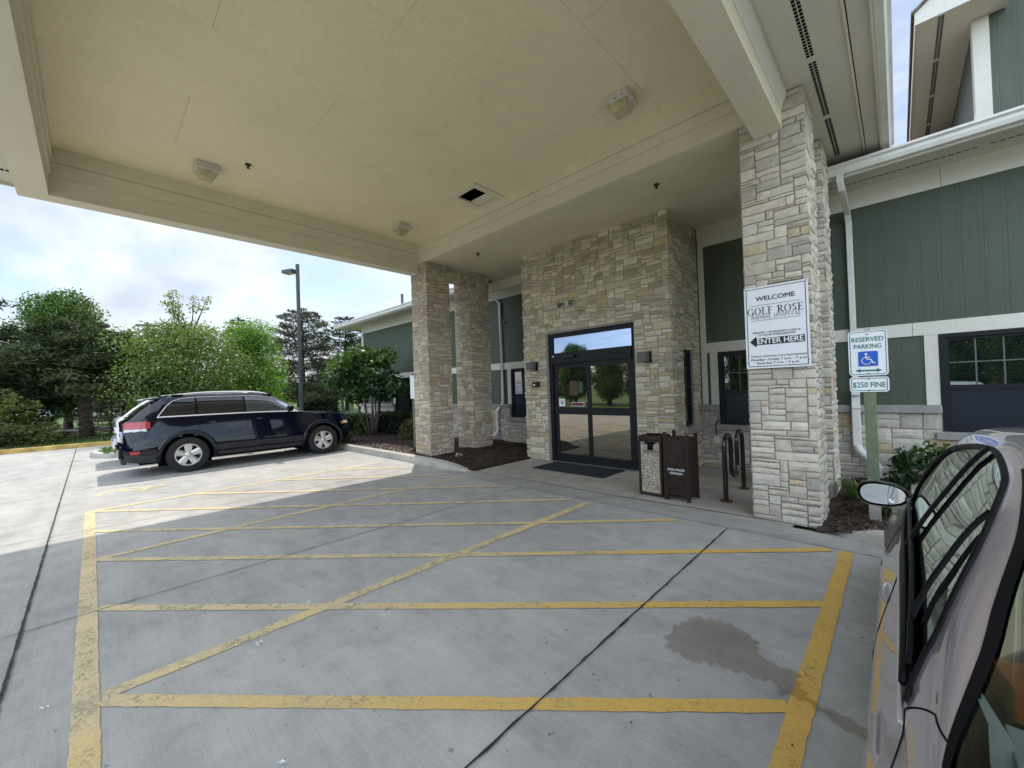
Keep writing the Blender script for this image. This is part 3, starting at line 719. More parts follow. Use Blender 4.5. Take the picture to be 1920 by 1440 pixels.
# roof slope, hipped at the left end (kept just above the gutters)
m = MB(); rise = 0.36; d = 7.0
zz = ZG+0.13; x0 = XL-0.9
m.poly([(x0, YG-0.03, zz), (XR, YG-0.03, zz), (XR, YG+d, zz+d*rise), (x0+d, YG+d, zz+d*rise)])
m.poly([(x0, YG-0.03, zz), (x0+d, YG+d, zz+d*rise), (x0, YG+2*d, zz)])
m.poly([(x0, YG+2*d, zz), (x0+d, YG+d, zz+d*rise), (XR, YG+d, zz+d*rise), (XR, YG+2*d, zz)])
rf = m.build('roof', 'roof', bld)
m = MB(); m.cyl((-14.62, 8.9, 4.9), 0.055, 0.75, 14); m.build('vent_pipe', 'lampgrey', rf)

# downspouts
def spout(name, pts, parent, mat='white', w=0.078, d=0.052, label=None):
    m = MB(); pts = [Vector(p) for p in pts]
    # rectangular pipe swept along pts in the plane of the wall
    rings = []
    for i, p in enumerate(pts):
        t = (pts[min(i+1, len(pts)-1)]-pts[max(i-1, 0)]).normalized()
        if abs(t.x) > abs(t.y): side = Vector((0, 1, 0)); 
        else: side = Vector((1, 0, 0))
        n2 = t.cross(side).normalized(); side = n2.cross(t).normalized()
        a, b = (side, n2)
        sa, sb = (w/2, d/2) if abs(side.x) > 0.5 else (d/2, w/2)
        rings.append([p+a*sa+b*sb, p-a*sa+b*sb, p-a*sa-b*sb, p+a*sa-b*sb])
    vs = [q for g in rings for q in g]; fs = [(i*4+k, i*4+(k+1) % 4, (i+1)*4+(k+1) % 4, (i+1)*4+k) for i in range(len(rings)-1) for k in range(4)]
    fs += [(3, 2, 1, 0), tuple(range(len(rings)*4-4, len(rings)*4))]
    m.add(vs, fs)
    return m.build(name, mat, parent, bevel=0.008)
xs = -0.49
d1 = spout('downspout', [(xs-0.03, YG-0.05, ZG+0.0), (xs-0.03, YG-0.05, ZG-0.10), (xs-0.02, YG+0.02, ZG-0.20), (xs-0.005, YW-0.14, ZG-0.38), (xs, YW-0.06, ZG-0.50), (xs, YW-0.06, 1.35), (xs, YB-0.10, 1.18)], bld)
spout('downspout_extension', [(xs, YB-0.06, 1.40), (xs, YB-0.10, 1.15), (xs, YB-0.10, 0.56)], d1, w=0.10, d=0.075)
m = MB(); arc = []
for i in range(15):
    q = i/14
    arc.append((xs+0.005+0.23*(0.5-0.5*math.cos(math.pi*q)), YB-0.12-0.10*q, 0.56-0.34*q))
rr = [0.052+(0.005 if i % 2 else 0) for i in range(15)]
m.tube(arc, rr, 12); m.cyl((xs+0.235, YB-0.22, -0.02), 0.055, 0.26, 12); m.build('flexible_elbow', 'white', d1)
m = MB()
for z in (1.32, 1.12): m.box(xs-0.053, xs+0.053, YB-0.145, YB-0.02, z, z+0.006)
m.build('pipe_seam', 'lampgrey', d1)
xs = -8.28
d2 = spout('downspout', [(xs-0.85, YG-0.02, ZG-0.02), (xs-0.85, YG+0.0, ZG-0.06), (xs-0.12, YW-0.14, ZG-0.30), (xs-0.02, YW-0.06, ZG-0.42), (xs, YW-0.06, 1.32), (xs-0.01, YW-0.08, 1.18), (xs-0.14, YB-0.09, 0.98), (xs-0.14, YB-0.06, 0.42), (xs-0.20, YB-0.12, 0.30), (xs-0.42, YB-0.26, 0.22)], bld, w=0.075)
m = MB(); m.cyl((-8.50, YB-0.35, 0.08), 0.035, 0.16, 10); m.build('pipe_outlet', simple('faded_red_cap', (0.35, 0.15, 0.13), 0.7), d2)
m = MB(); m.box(-8.2, -8.12, YW-0.06, YW-0.02, 3.5, 3.56); m.build('hose_bracket', 'lampgrey', bld)

# raised gable above the roof at the right
YGF = 9.9
m = MB(); gx0 = 1.05
m.box(gx0, gx0+7, YGF, YGF+0.15, 4.6, 10.2); m.box(gx0, gx0+0.15, YGF+0.15, YGF+5.5, 4.6, 7.7)
gab = m.build('gable_wall', 'green', bld)
m = MB(); m.box(gx0-0.022, gx0+0.155, YGF-0.025, YGF, 5.0, 7.25); m.box(gx0-0.025, gx0, YGF, YGF+0.17, 5.0, 7.25); m.build('corner_board', 'trimcool', gab)
zs_ = 7.26; yf = YGF-0.62; xf = gx0-0.68
m = MB()
m.box(xf+0.02, gx0+0.32, yf+0.025, YGF+5.5, zs_, zs_+0.03)
gs = m.build('gable_soffit', 'soffit', gab)
m = MB(); vents(m, xf+0.27, xf+0.33, yf+0.1, YGF+5, zs_, along='y', rows=2, cell=0.04, gap=0.02, rw=0.03); m.build('soffit_vent', 'vent', gs)
m = MB(); sl = 0.72
# rake face: horizontal bottom, sloped top
m.prism([(xf, yf, zs_-0.02), (gx0+0.34, yf, zs_-0.02), (gx0+0.34, yf, zs_+0.17+sl*(gx0+0.34-xf)), (xf, yf, zs_+0.17)], (0, 0.025, 0))
m.box(xf, xf+0.02, yf+0.025, YGF+5.5, zs_-0.02, zs_+0.17)
m.box(gx0+0.32, gx0+0.34, yf+0.025, YGF, zs_-0.02, zs_+0.9)
m.prism([(gx0+0.34, yf+0.004, zs_+0.17+sl*(gx0+0.34-xf)-0.20), (gx0+6, yf+0.004, zs_+0.17+sl*(gx0+6-xf)-0.20), (gx0+6, yf+0.004, zs_+0.17+sl*(gx0+6-xf)), (gx0+0.34, yf+0.004, zs_+0.17+sl*(gx0+0.34-xf))], (0, 0.025, 0))
m.build('rake_board', 'trimcool', gab)
m = MB(); m.prism([(gx0+0.34, yf+0.03, zs_+0.75), (gx0+6, yf+0.03, zs_+0.75+sl*5.66), (gx0+6, yf+0.03, zs_+0.78+sl*5.66), (gx0+0.34, yf+0.03, zs_+0.78)], (0, 0.6, 0)); m.build('gable_underside', 'brownboard', gab)
m = MB()
m.prism([(xf-0.04, yf-0.04, zs_+0.15), (xf-0.04, yf-0.04, zs_+0.19), (gx0+6, yf-0.04, zs_+0.19+sl*(gx0+6.04-xf)), (gx0+6, yf-0.04, zs_+0.15+sl*(gx0+6.04-xf))], (0, 6.2, 0))
m.build('gable_roof', 'roof', gab)

# ------------------------------------------------------------------ entrance canopy
CX0, CX1, CY0, CYB = -8.39, -0.85, -0.64, 5.38
can = thing('entrance_canopy', (-4.6, 2.4, 4.4), 'wide cream canopy with coffered ceiling over the drive up to the entrance', 'canopy')
bw = 0.29
# coffer ceiling of large boards with thin open joints
m = MB(); gx = [CX0+bw, -6.95, -5.73, -4.51, -3.29, -2.07, CX1-0.28]; gy = [CY0+bw+0.0, 2.05, 4.49, CYB+0.02]
for i in range(len(gx)-1):
    sh = 0 if i % 2 == 0 else 1.22
    ys = [gy[0]] + [y for y in (2.05-sh, 4.49-sh) if gy[0]+0.1 < y < gy[-1]-0.1] + [gy[-1]]
    for j in range(len(ys)-1):
        x0, x1, y0, y1 = gx[i]+0.0012, gx[i+1]-0.0012, ys[j]+0.0012, ys[j+1]-0.0012
        if x0 < -5.12 < x1 or x0 < -5.55 < x1:
            # leave the hatch opening: x -5.57..-5.12, y 4.57..5.10
            hx0, hx1, hy0, hy1 = max(x0, -5.575), min(x1, -5.115), 4.56, 5.105
            if y0 < 4.57 < y1 or y0 < 5.0 < y1:
                a, b = max(y0, hy0), min(y1, hy1)
                if a < b and hx0 < hx1:
                    if x0 < hx0: m.box(x0, hx0, y0, y1, ZC, ZC+0.012)
                    if hx1 < x1: m.box(hx1, x1, y0, y1, ZC, ZC+0.012)
                    if y0 < a: m.box(hx0, hx1, y0, a, ZC, ZC+0.012)
                    if b < y1: m.box(hx0, hx1, b, y1, ZC, ZC+0.012)
                    continue
        m.box(x0, x1, y0, y1, ZC, ZC+0.012)
m.build('coffer_ceiling', 'ceil', can)
m = MB(); m.box(CX0-0.7, CX1+0.7, CY0-0.7, 7.4, ZC+0.46, ZC+0.5); m.box(CX0+0.02, -5.6, CY0, CYB+0.3, ZC+0.02, ZC+0.03); m.box(-5.1, CX1-0.02, CY0, CYB+0.3, ZC+0.02, ZC+0.03); m.box(-5.6, -5.1, CY0, 4.54, ZC+0.02, ZC+0.03); m.box(-5.6, -5.1, 5.12, CYB+0.3, ZC+0.02, ZC+0.03)
m.build('attic_deck', 'vent', can)
# perimeter beams: stepped boards on the inner face
def stepped(m, a0, a1, base, n, ztop, steps, axis):
    """boards along axis between a0..a1; base = coordinate of the inner face, n = +1/-1 direction towards the coffer"""
    for (z0, z1, t) in steps:
        lo, hi = sorted((base, base+n*t))
        if axis == 'y': m.box(lo, hi, a0, a1, z0, z1)
        else: m.box(a0, a1, lo, hi, z0, z1)
m = MB()
m.box(CX0, CX0+0.265, CY0, 6.85, 4.40, 4.83); m.box(CX1-0.275, CX1, CY0, CYB, 4.40, 4.83)
m.box(CX0+0.265, CX1-0.275, CY0, CY0+0.285, 4.40, 4.83)
m.box(CX0+0.02, CX0+0.26, CY0+0.02, CYB, 4.83, ZC+0.01); m.box(CX1-0.27, CX1-0.02, CY0+0.02, CYB, 4.83, ZC+0.01); m.box(CX0+0.26, CX1-0.27, CY0+0.02, CY0+0.28, 4.83, ZC+0.01)
steps = [(4.405, 4.668, 0.004), (4.674, 4.852, 0.016), (4.858, ZC, 0.028)]
stepped(m, CY0+0.285, CYB-0.0, CX0+0.265, 1, ZC, [(a, b, t) for a, b, t in steps], 'y')
stepped(m, CY0+0.285, CYB-0.0, CX1-0.275, -1, ZC, steps, 'y')
stepped(m, CX0+0.30, CX1-0.31, CY0+0.285, 1, ZC, [(4.405, 4.668, 0.002), (4.674, 4.852, 0.022), (4.858, ZC, 0.042)], 'x')
m.build('perimeter_beam', 'trim', can, bevel=0.003)
m = MB()
m.box(CX0+0.265, CX1-0.275, CYB, CYB+0.05, ZS-0.0, ZC+0.01)
stepped(m, CX0+0.30, CX1-0.31, CYB, -1, ZC, [(ZS-0.004, 4.826, 0.006), (4.832, 4.976, 0.028), (4.982, ZC, 0.055)], 'x')
m.build('inner_beam', 'trim', can, bevel=0.003)
# low ceiling in front of the doors
MB().box(CX0+0.265, CX1-0.02, CYB+0.05, YW, ZS, ZS+0.02).build('entrance_ceiling', 'board', can)
m = MB(); m.box(PX1+0.03, CX1+0.02, YW-0.04, YW-0.024, 4.43, ZS); m.box(CX0+0.27, PX0-0.03, YW-0.04, YW-0.024, 4.43, ZS)
m.box(CX0+0.0, PX0-0.03, YW-0.42, YW-0.36, 4.36, ZS-0.001)
m.build('ceiling_edge_board', 'trim', can, bevel=0.003)
# right beam behind the columns, and its crown moulding outside
m = MB()
m.box(CX1-0.26, CX1-0.01, 6.10, 6.78, 4.40, 4.80); m.box(CX1-0.26, CX1-0.01, 7.44, YW, 4.40, 4.80)
m.box(CX1-0.27, CX1, CYB+0.0, YW, 4.80, 4.84)
m.build('side_beam', 'trim', can, bevel=0.003)
def crown(m, x, n, y0, y1):
    pr = [(x, 4.60), (x+n*0.008, 4.60), (x+n*0.012, 4.66), (x+n*0.05, 4.74), (x+n*0.055, 4.80), (x, 4.80)]
    m.prism([(px_, y0, pz) for px_, pz in pr], (0, y1-y0, 0))
m = MB(); crown(m, CX1, 1, CY0, CYB-0.002); crown(m, CX0, -1, CY0, CYB-0.002)
pr = [(CY0, 4.60), (CY0-0.012, 4.66), (CY0-0.05, 4.74), (CY0-0.055, 4.80), (CY0, 4.80)]
m.prism([(CX0, py_, pz) for py_, pz in pr], (CX1-CX0, 0, 0))
m.build('crown_moulding', 'trimcool', can)
# eaves
EX0, EX1, EY0 = CX0-0.76, CX1+0.78, CY0-0.76
m = MB()
m.box(CX1-0.0, EX1-0.165, CY0+0.001, 8.35, 4.81, 4.83); m.box(EX0+0.02, CX0, CY0+0.001, 7.3, 4.81, 4.83); m.box(EX0+0.02, EX1-0.165, EY0+0.02, CY0, 4.81, 4.83)
m.box(EX1-0.155, EX1-0.01, EY0+0.02, 8.35, 4.80, 4.83)
es = m.build('eave_soffit', 'soffit', can)
m = MB(); vents(m, -0.565, -0.50, EY0+0.3, 7.5, 4.81, along='y', cell=0.035, gap=0.013, rw=0.026); vents(m, CX0-0.33, CX0-0.27, EY0+0.3, 7.2, 4.81, along='y', cell=0.035, gap=0.013, rw=0.026)
vents(m, EX0+0.4, CX1, CY0-0.33, CY0-0.27, 4.81, along='x', cell=0.035, gap=0.013, rw=0.026)
m.build('soffit_vent', 'vent', es)
m = MB()
m.box(EX1-0.185, EX1-0.165, EY0+0.1, 8.35, 4.79, 4.83)
m.box(EX1-0.01, EX1+0.01, EY0, 8.2, 4.76, 4.98); m.box(EX0, EX0+0.02, EY0, 7.3, 4.76, 4.98); m.box(EX0+0.02, EX1-0.01, EY0, EY0+0.02, 4.76, 4.98)
pr = [(0.012, 4.80), (0.08, 4.80), (0.10, 4.86), (0.10, 4.90), (0.13, 4.92), (0.13, 4.96), (0.012, 4.96)]
m.prism([(EX1+a, EY0, z) for a, z in pr], (0, 8.0-EY0, 0), 1)
m.prism([(EX0-a+0.012, EY0, z) for a, z in pr], (0, 7.3-EY0, 0), 1)
m.build('eave_gutter', ['trim', 'white'], can)
m = MB(); cxm = (EX0+EX1)/2; zr0, zr1 = 4.97, 6.7
m.poly([(EX0-0.1, EY0-0.05, zr0), (EX1+0.1, EY0-0.05, zr0), (cxm, EY0+4.0, zr1)]); m.poly([(EX1+0.1, EY0-0.05, zr0), (EX1+0.1, 9.5, zr0), (cxm, 9.5, zr1), (cxm, EY0+4, zr1)]); m.poly([(EX0-0.1, EY0-0.05, zr0), (cxm, EY0+4, zr1), (cxm, 9.5, zr1), (EX0-0.1, 9.5, zr0)])
m.build('canopy_roof', 'roof', can)
# access hatch frame in the ceiling, panel pushed aside
m = MB(); hx0, hx1, hy0, hy1 = -5.60, -5.09, 4.545, 5.12; o = 0.085
m.box(hx0-o, hx0+0.02, hy0-o, hy1+o, ZC-0.022, ZC-0.001); m.box(hx1-0.02, hx1+o, hy0-o, hy1+o, ZC-0.022, ZC-0.001)
m.box(hx0+0.02, hx1-0.02, hy0-o, hy0+0.02, ZC-0.021, ZC-0.001); m.box(hx0+0.02, hx1-0.02, hy1-0.02, hy1+o, ZC-0.021, ZC-0.001)
hf = m.build('hatch_frame', 'trim', can)
MB().box(hx0+0.03, hx1-0.03, 4.88, hy1-0.035, ZC+0.0, ZC+0.014).build('hatch_panel', 'trim', hf)

# ------------------------------------------------------------------ columns
def column(x0, x1, y0, y1, zb, pal, seed, label, ztop=4.62):
    mb, col = stone_band([(x0, y0), (x1, y0), (x1, y1), (x0, y1)], zb, ztop, pal=pal, seed=seed, closed=True)
    # path direction gives the outward normal on the right
    o = mb.build('stone_column', ['stone', 'mortar'], None, col=col, org=((x0+x1)/2, (y0+y1)/2, 0), fixn=False)
    tag(o, label, 'column', 'stone columns holding up the canopy'); return o
column(-1.29, -0.66, 5.40, 6.04, -0.02, 'white', 21, 'pale stone column carrying the white welcome sign', 4.80)
column(-1.27, -0.66, 6.80, 7.42, -0.02, 'white', 22, 'stone column just behind the one with the welcome sign, mostly hidden', 4.80)
column(-8.44, -7.81, 5.40, 6.04, 0.0, 'pink', 23, 'left front stone column standing by the kerb in the mulch')
column(-8.46, -7.83, 6.72, 7.36, 0.0, 'pink', 24, 'left rear stone column between the kerbside column and the entrance block')
# ------------------------------------------------------------------ ground
def sheet(name, pts, z, mat, parent=None):
    m = MB(); m.poly([(x, y, z) for x, y in pts]); return m.build(name, mat, parent)
struct(sheet('ground', [(-600, -600), (600, -600), (600, 600), (-600, 600)], -0.06, 'grass'))
lot = struct(MB().box(-21.4, 12, -9.0, 5.22, -0.12, 0.0).build('parking_lot', 'conc'))
struct(MB().box(-6.12, -0.9, 5.224, 8.19, -0.12, 0.0).build('walkway', 'walk'))
struct(MB().box(-6.5, 0.2, 4.79, 5.22, -0.10, 0.003).build('apron', 'gutterc'))
# sealed joints between the slabs
def strip(m, pts, w, z, jit=0.0, seed=1, n=1):
    rnd = random.Random(seed); P = [Vector((p[0], p[1])) for p in pts]; L = []; Rr = []
    Q = []
    for i in range(len(P)-1):
        k = max(1, int((P[i+1]-P[i]).length/0.06)) if jit else 1
        for a in range(k): Q.append(P[i].lerp(P[i+1], a/k))
    Q.append(P[-1])
    for i, p in enumerate(Q):
        t = (Q[min(i+1, len(Q)-1)]-Q[max(i-1, 0)]).normalized(); nn = Vector((-t.y, t.x))
        L.append(p+nn*(w/2+rnd.uniform(-jit, jit))); Rr.append(p-nn*(w/2+rnd.uniform(-jit, jit)))
    for i in range(len(Q)-1):
        m.quad((L[i].x, L[i].y, z), (Rr[i].x, Rr[i].y, z), (Rr[i+1].x, Rr[i+1].y, z), (L[i+1].x, L[i+1].y, z))
    return m
m = MB()
strip(m, [(-21.3, -0.39), (-9, -0.375), (-3.4, -0.365), (12, -0.35)], 0.015, 0.010, 0.0035, 3)
strip(m, [(-1.40, 4.78), (-1.385, 2.6), (-1.37, 1.0), (-1.36, -0.36)], 0.014, 0.010, 0.004, 4)
m.build('sealed_joint', 'joint', lot)
m = MB()
for i, (a, b) in enumerate((((-4.52, -9), (-4.50, -0.38)), ((-4.50, -0.38), (-4.47, 4.79)), ((-7.45, -9), (-7.40, 4.79)), ((-10.65, -9), (-10.6, 5.0)), ((-13.6, -9), (-13.6, 5.0)), ((-16.7, -9), (-16.7, -0.3)), ((-19.2, -9), (-19.2, -0.3)), ((1.7, -9), (1.7, 4.8)), ((-21.3, -3.9), (12, -3.9)), ((-1.33, -9), (-1.36, -0.36)))):
    strip(m, [a, b], 0.0085, 0.009, 0.002, 20+i)
m.build('tooled_joint', 'joint', lot)
m = MB()
strip(m, [(-6.1, 5.225), (-4.5, 5.228), (-3.0, 5.23), (-1.3, 5.33), (-0.7, 5.36)], 0.016, 0.008, 0.003, 40)
strip(m, [(-4.45, 5.23), (-4.45, 8.1)], 0.008, 0.006, 0.002, 41); strip(m, [(-2.78, 5.23), (-2.75, 8.1)], 0.008, 0.006, 0.002, 42); strip(m, [(-6.1, 6.9), (-2.8, 6.9)], 0.006, 0.005, 0.001, 43)
strip(m, [(-3.35, 4.79), (-3.0, 5.22)], 0.006, 0.009, 0.002, 44); strip(m, [(-6.4, 4.79), (0.1, 4.79)], 0.005, 0.009, 0.001, 45)
m.build('walkway_joint', 'joint', lot)
# painted lines: (x0,y0,x1,y1,width,material index)
m = MB(); Z = 0.004
def ln(x0, y0, x1, y1, w, mi, z=Z, jit=0.004):
    b = len(m.f); strip(m, [(x0, y0), (x1, y1)], w, z, jit, int(abs(x0*97+y0*31))+5)
    for q in range(b, len(m.f)): m.mi[q] = mi
ln(-8.72, -0.035, -2.3, -0.045, 0.105, 1); ln(-2.3, -0.045, 1.5, -0.05, 0.105, 0)
ln(-0.395, 0.0, -0.395, 4.78, 0.10, 0, Z+0.0006)
ln(-3.19, 0.02, -3.18, 1.5, 0.10, 1, Z+0.0012); ln(-3.18, 1.5, -3.14, 4.70, 0.10, 0, Z+0.0012)
ln(-5.97, 0.02, -5.99, 1.8, 0.10, 1, Z+0.0012); ln(-5.99, 1.8, -5.92, 4.62, 0.10, 0, Z+0.0012)
ln(-8.66, 0.02, -8.68, 4.60, 0.10, 1, Z+0.0012)
D = [((-3.14, 0.02), (-0.44, 2.34)), ((-4.55, 0.02), (-0.44, 3.57)), ((-5.95, 0.02), (-0.52, 4.74)), ((-7.27, 0.02), (-1.94, 4.71)), ((-8.62, 0.0), (-3.42, 4.68)), ((-8.68, 1.17), (-4.80, 4.66)), ((-8.68, 2.42), (-6.30, 4.62)), ((-8.68, 3.62), (-7.6, 4.60))]
for i, (a, b) in enumerate(D):
    t = 0.42; mx_, my_ = a[0]+(b[0]-a[0])*t, a[1]+(b[1]-a[1])*t; z = Z+0.0018+0.0002*i
    ln(a[0], a[1], mx_, my_, 0.085, 1, z); ln(mx_, my_, b[0], b[1], 0.085, 0, z)
ln(-11.1, -0.25, -11.1, 4.9, 0.09, 2); ln(-13.6, -0.25, -13.6, 4.9, 0.09, 2)
# wheelchair symbol on the ground, worn
def stroke(pts, w, z=Z, mi=0):
    b = len(m.f); strip(m, pts, w, z, 0.006, 9)
    for q in range(b, len(m.f)): m.mi[q] = mi
cx, cy = -10.02, 0.36
stroke([(cx+0.42*math.cos(q)*0.8, cy+0.30*math.sin(q)) for q in [R(a) for a in range(40, 300, 18)]], 0.075)
stroke([(cx-0.05, cy+0.62), (cx-0.02, cy+0.30), (cx+0.05, cy+0.05), (cx-0.28, cy-0.02)], 0.085, Z+0.001)
stroke([(cx+0.0, cy+0.34), (cx-0.22, cy+0.36)], 0.08, Z+0.0016); stroke([(cx-0.06, cy+0.44), (cx-0.10, cy+0.60)], 0.13, Z+0.002)
m.build('painted_markings', ['paint', 'paintwornglare', 'paintpale'], lot)
# spilt water
rnd = random.Random(4)
raw = [(-1.129, 2.469), (-1.109, 2.553), (-1.108, 2.637), (-1.101, 2.707), (-1.08, 2.765), (-1.036, 2.819), (-0.986, 2.853), (-0.926, 2.864), (-0.868, 2.89), (-0.814, 2.88), (-0.751, 2.837), (-0.706, 2.819), (-0.673, 2.765), (-0.654, 2.703), (-0.616, 2.642), (-0.58, 2.644), (-0.529, 2.619), (-0.486, 2.628), (-0.455, 2.645), (-0.437, 2.622), (-0.435, 2.556), (-0.402, 2.49), (-0.352, 2.434), (-0.3, 2.435), (-0.243, 2.426), (-0.195, 2.421), (-0.159, 2.406), (-0.156, 2.328), (-0.199, 2.333), (-0.245, 2.326), (-0.286, 2.373), (-0.342, 2.403), (-0.389, 2.41), (-0.429, 2.411), (-0.48, 2.394), (-0.509, 2.392), (-0.513, 2.452), (-0.536, 2.473), (-0.559, 2.438), (-0.613, 2.437), (-0.659, 2.439), (-0.693, 2.409), (-0.753, 2.413), (-0.801, 2.405), (-0.853, 2.39), (-0.898, 2.351), (-0.95, 2.347), (-1.016, 2.358), (-1.062, 2.39)]
pl = []
G = [Vector(p) for p in raw]
for i in range(len(G)):
    a, b = G[i], G[(i+1) % len(G)]; k = max(1, int((b-a).length/0.018))
    n = Vector((-(b-a).y, (b-a).x)).normalized()
    for q in range(k): pl.append(a.lerp(b, q/k)+n*(rnd.uniform(-0.016, 0.016)*(1.3 if a.y < 3.4 and a.x < -.8 else .5)+.014*math.sin(len(pl)*1.9)))
m = MB(); m.poly([(p.x, p.y, 0.013) for p in pl]); cc_ = Vector((sum(p.x for p in pl)/len(pl), sum(p.y for p in pl)/len(pl)))
ini = [p for p in G if p.x < -0.62]; ci = Vector((sum(p.x for p in ini)/len(ini), sum(p.y for p in ini)/len(ini)))
o = m.build('water_stain', 'stain'); tag(o, 'dark wet patch spilt on the concrete across the yellow line', 'water stain'); o['kind'] = 'stuff'
# litter of tiny specks and a few bird droppings
m = MB(); rnd = random.Random(8)
for _ in range(260):
    x, y = rnd.uniform(-8, 0), rnd.uniform(-0.6, 5.1); r = rnd.uniform(0.003, 0.010); a = rnd.uniform(0, 6.3)
    m.poly([(x+r*math.cos(a+q)*rnd.uniform(.4, 1.2), y+r*math.sin(a+q)*rnd.uniform(.4, 1.2), 0.0135) for q in (0, 1.2, 2.5, 3.8, 5)], 0)
for x, y, l in ((-3.35, 1.12, .05), (-3.05, .72, .06), (-2.0, 0.55, .05), (-2.55, -.12, .05), (-2.0, .12, .09), (-3.3, -.2, .04)):
    for k in range(3): 
        xx, yy = x+rnd.uniform(-.02, .02), y+rnd.uniform(-.02, .02); m.poly([(xx, yy, .0138), (xx+l*.5, yy+l*.25, .0138), (xx+l*.45, yy+l*.33, .0138), (xx-.003, yy+.008, .0138)], 1)
o = m.build('ground_litter', ['joint', 'signwhite']); tag(o, 'tiny dark specks and pale droppings scattered over the concrete drive', 'litter'); o['kind'] = 'stuff'

# kerbs
def kerb(name, pts, hs, mat='kerb', w=0.15, z0=-0.05):
    """pts along the road-side bottom edge, bed lies to the left of travel"""
    m = MB(); P = [Vector((p[0], p[1])) for p in pts]; rings = []
    for i, p in enumerate(P):
        t = (P[min(i+1, len(P)-1)]-P[max(i-1, 0)]).normalized(); n = Vector((-t.y, t.x)); h = hs[i] if hasattr(hs, '__len__') else hs
        pr = [(0, z0), (0.0, h*0.55), (0.02, h*0.92), (0.045, h), (w, h+0.004), (w+0.01, z0)]
        rings.append([(p.x+n.x*a, p.y+n.y*a, z) for a, z in pr])
    k = 6; vs = [q for r_ in rings for q in r_]
    fs = [(i*k+j, (i+1)*k+j, (i+1)*k+j+1, i*k+j+1) for i in range(len(rings)-1) for j in range(k-1)]
    fs += [tuple(range(k)), tuple(range(len(vs)-k, len(vs)))[::-1]]
    m.add(vs, fs); return struct(m.build(name, mat, None, smooth=True))
# bed lies at +y of the drive: travel in +x gives left = +y
kerb('kerb', [(-15.2, 5.03), (-12, 5.03), (-9, 5.02), (-7.4, 5.0), (-6.9, 4.98), (-6.5, 5.0), (-6.25, 5.08), (-6.15, 5.2)], [0.15, 0.15, 0.15, 0.15, 0.14, 0.10, 0.04, 0.008])
kerb('kerb', [(-0.62, 5.36), (-0.45, 5.22), (-0.25, 5.12), (0.0, 5.07), (1, 5.05), (12, 5.05)], [0.006, 0.05, 0.11, 0.14, 0.15, 0.15])
def kerb_l(pts, h, mat):
    # travel so that the grass lies to the left
    return kerb('yellow_kerb', pts, h, mat, 0.16)
kerb_l([(-21.4, -3.2), (-21.4, 0), (-21.35, 3), (-21.3, 14)], 0.15, 'yellowkerb')
def kerb_flip(pts, h, mat):
    m = MB(); P = [Vector((p[0], p[1])) for p in pts]; rings = []
    for i, p in enumerate(P):
        t = (P[min(i+1, len(P)-1)]-P[max(i-1, 0)]).normalized(); n = Vector((t.y, -t.x))
        rings.append([(p.x+n.x*a, p.y+n.y*a, z) for a, z in ((0, -.05), (0, h*.9), (.03, h), (.16, h), (.17, -.05))])
    k = 5; vs = [q for r_ in rings for q in r_]
    m.add(vs, [(i*k+j, (i+1)*k+j, (i+1)*k+j+1, i*k+j+1) for i in range(len(rings)-1) for j in range(k-1)])
    return struct(m.build('yellow_kerb', mat, None))
kerb_flip([(-21.4, -3.2), (-21.3, -5.6), (-20.4, -7.6), (-18.4, -8.8), (-14, -9.0), (12, -9.0)], 0.15, 'yellowkerb')
# lawn beyond the yellow kerb (raised to kerb height, gently rolling)
def bumpy(name, x0, x1, y0, y1, nx, ny, zf, mat, parent=None, kind='structure'):
    vs = []; fs = []
    for j in range(ny+1):
        for i in range(nx+1):
            x = x0+(x1-x0)*i/nx; y = y0+(y1-y0)*j/ny; vs.append((x, y, zf(x, y)))
    for j in range(ny):
        for i in range(nx): a = j*(nx+1)+i; fs.append((a, a+1, a+nx+2, a+nx+1))
    m = MB(); m.add(vs, fs); o = m.build(name, mat, parent, smooth='all', fixn=False); o['kind'] = kind; return o
bumpy('lawn', -90, -21.5, -45, 60, 60, 80, lambda x, y: 0.13+0.05*math.sin(x*.6)*math.cos(y*.45)+max(0, -x-34)*0.004, 'grass')
bumpy('lawn', -21.4, 40, -60, -9.15, 40, 40, lambda x, y: 0.13+0.04*math.sin(x*.6)*math.cos(y*.45), 'grass')
bumpy('lawn', -21.3, -17.3, 5.4, 60, 10, 60, lambda x, y: 0.10+0.03*math.sin(x*.9+y*.5), 'grass')
# footpath and road crossing the lawn
def ribbon(name, pts, w, z, mat):
    m = MB(); strip(m, pts, w, z); return struct(m.build(name, mat))
ribbon('footpath', [(-27.5, -20), (-27.2, -6), (-27.8, -1), (-29.2, 2.5), (-33, 8), (-40, 16)], 0.75, 0.22, simple('pale_footpath', (0.42, 0.39, 0.33), 0.9))
ribbon('road', [(-30.0, -20), (-29.8, -6), (-30.4, -1), (-31.8, 3), (-36, 9), (-46, 20)], 3.0, 0.225, 'asphalt')
# island between the bays: grass in a kerb ring
isl = [(-16.25, 5.0), (-16.25, 0.9), (-16.4, 0.35), (-16.9, 0.02), (-17.7, -0.05), (-18.5, 0.3), (-18.8, 1.0), (-18.8, 5.0)]
kerb('island_kerb', isl[::-1], 0.14)
m = MB(); m.poly([(x*1.0, y, 0.135) for x, y in [(-16.38, 5.0), (-16.38, 0.95), (-16.55, 0.45), (-17.0, 0.16), (-17.7, 0.10), (-18.35, 0.4), (-18.66, 1.05), (-18.66, 5.0)]]); struct(m.build('island_lawn', 'grass'))
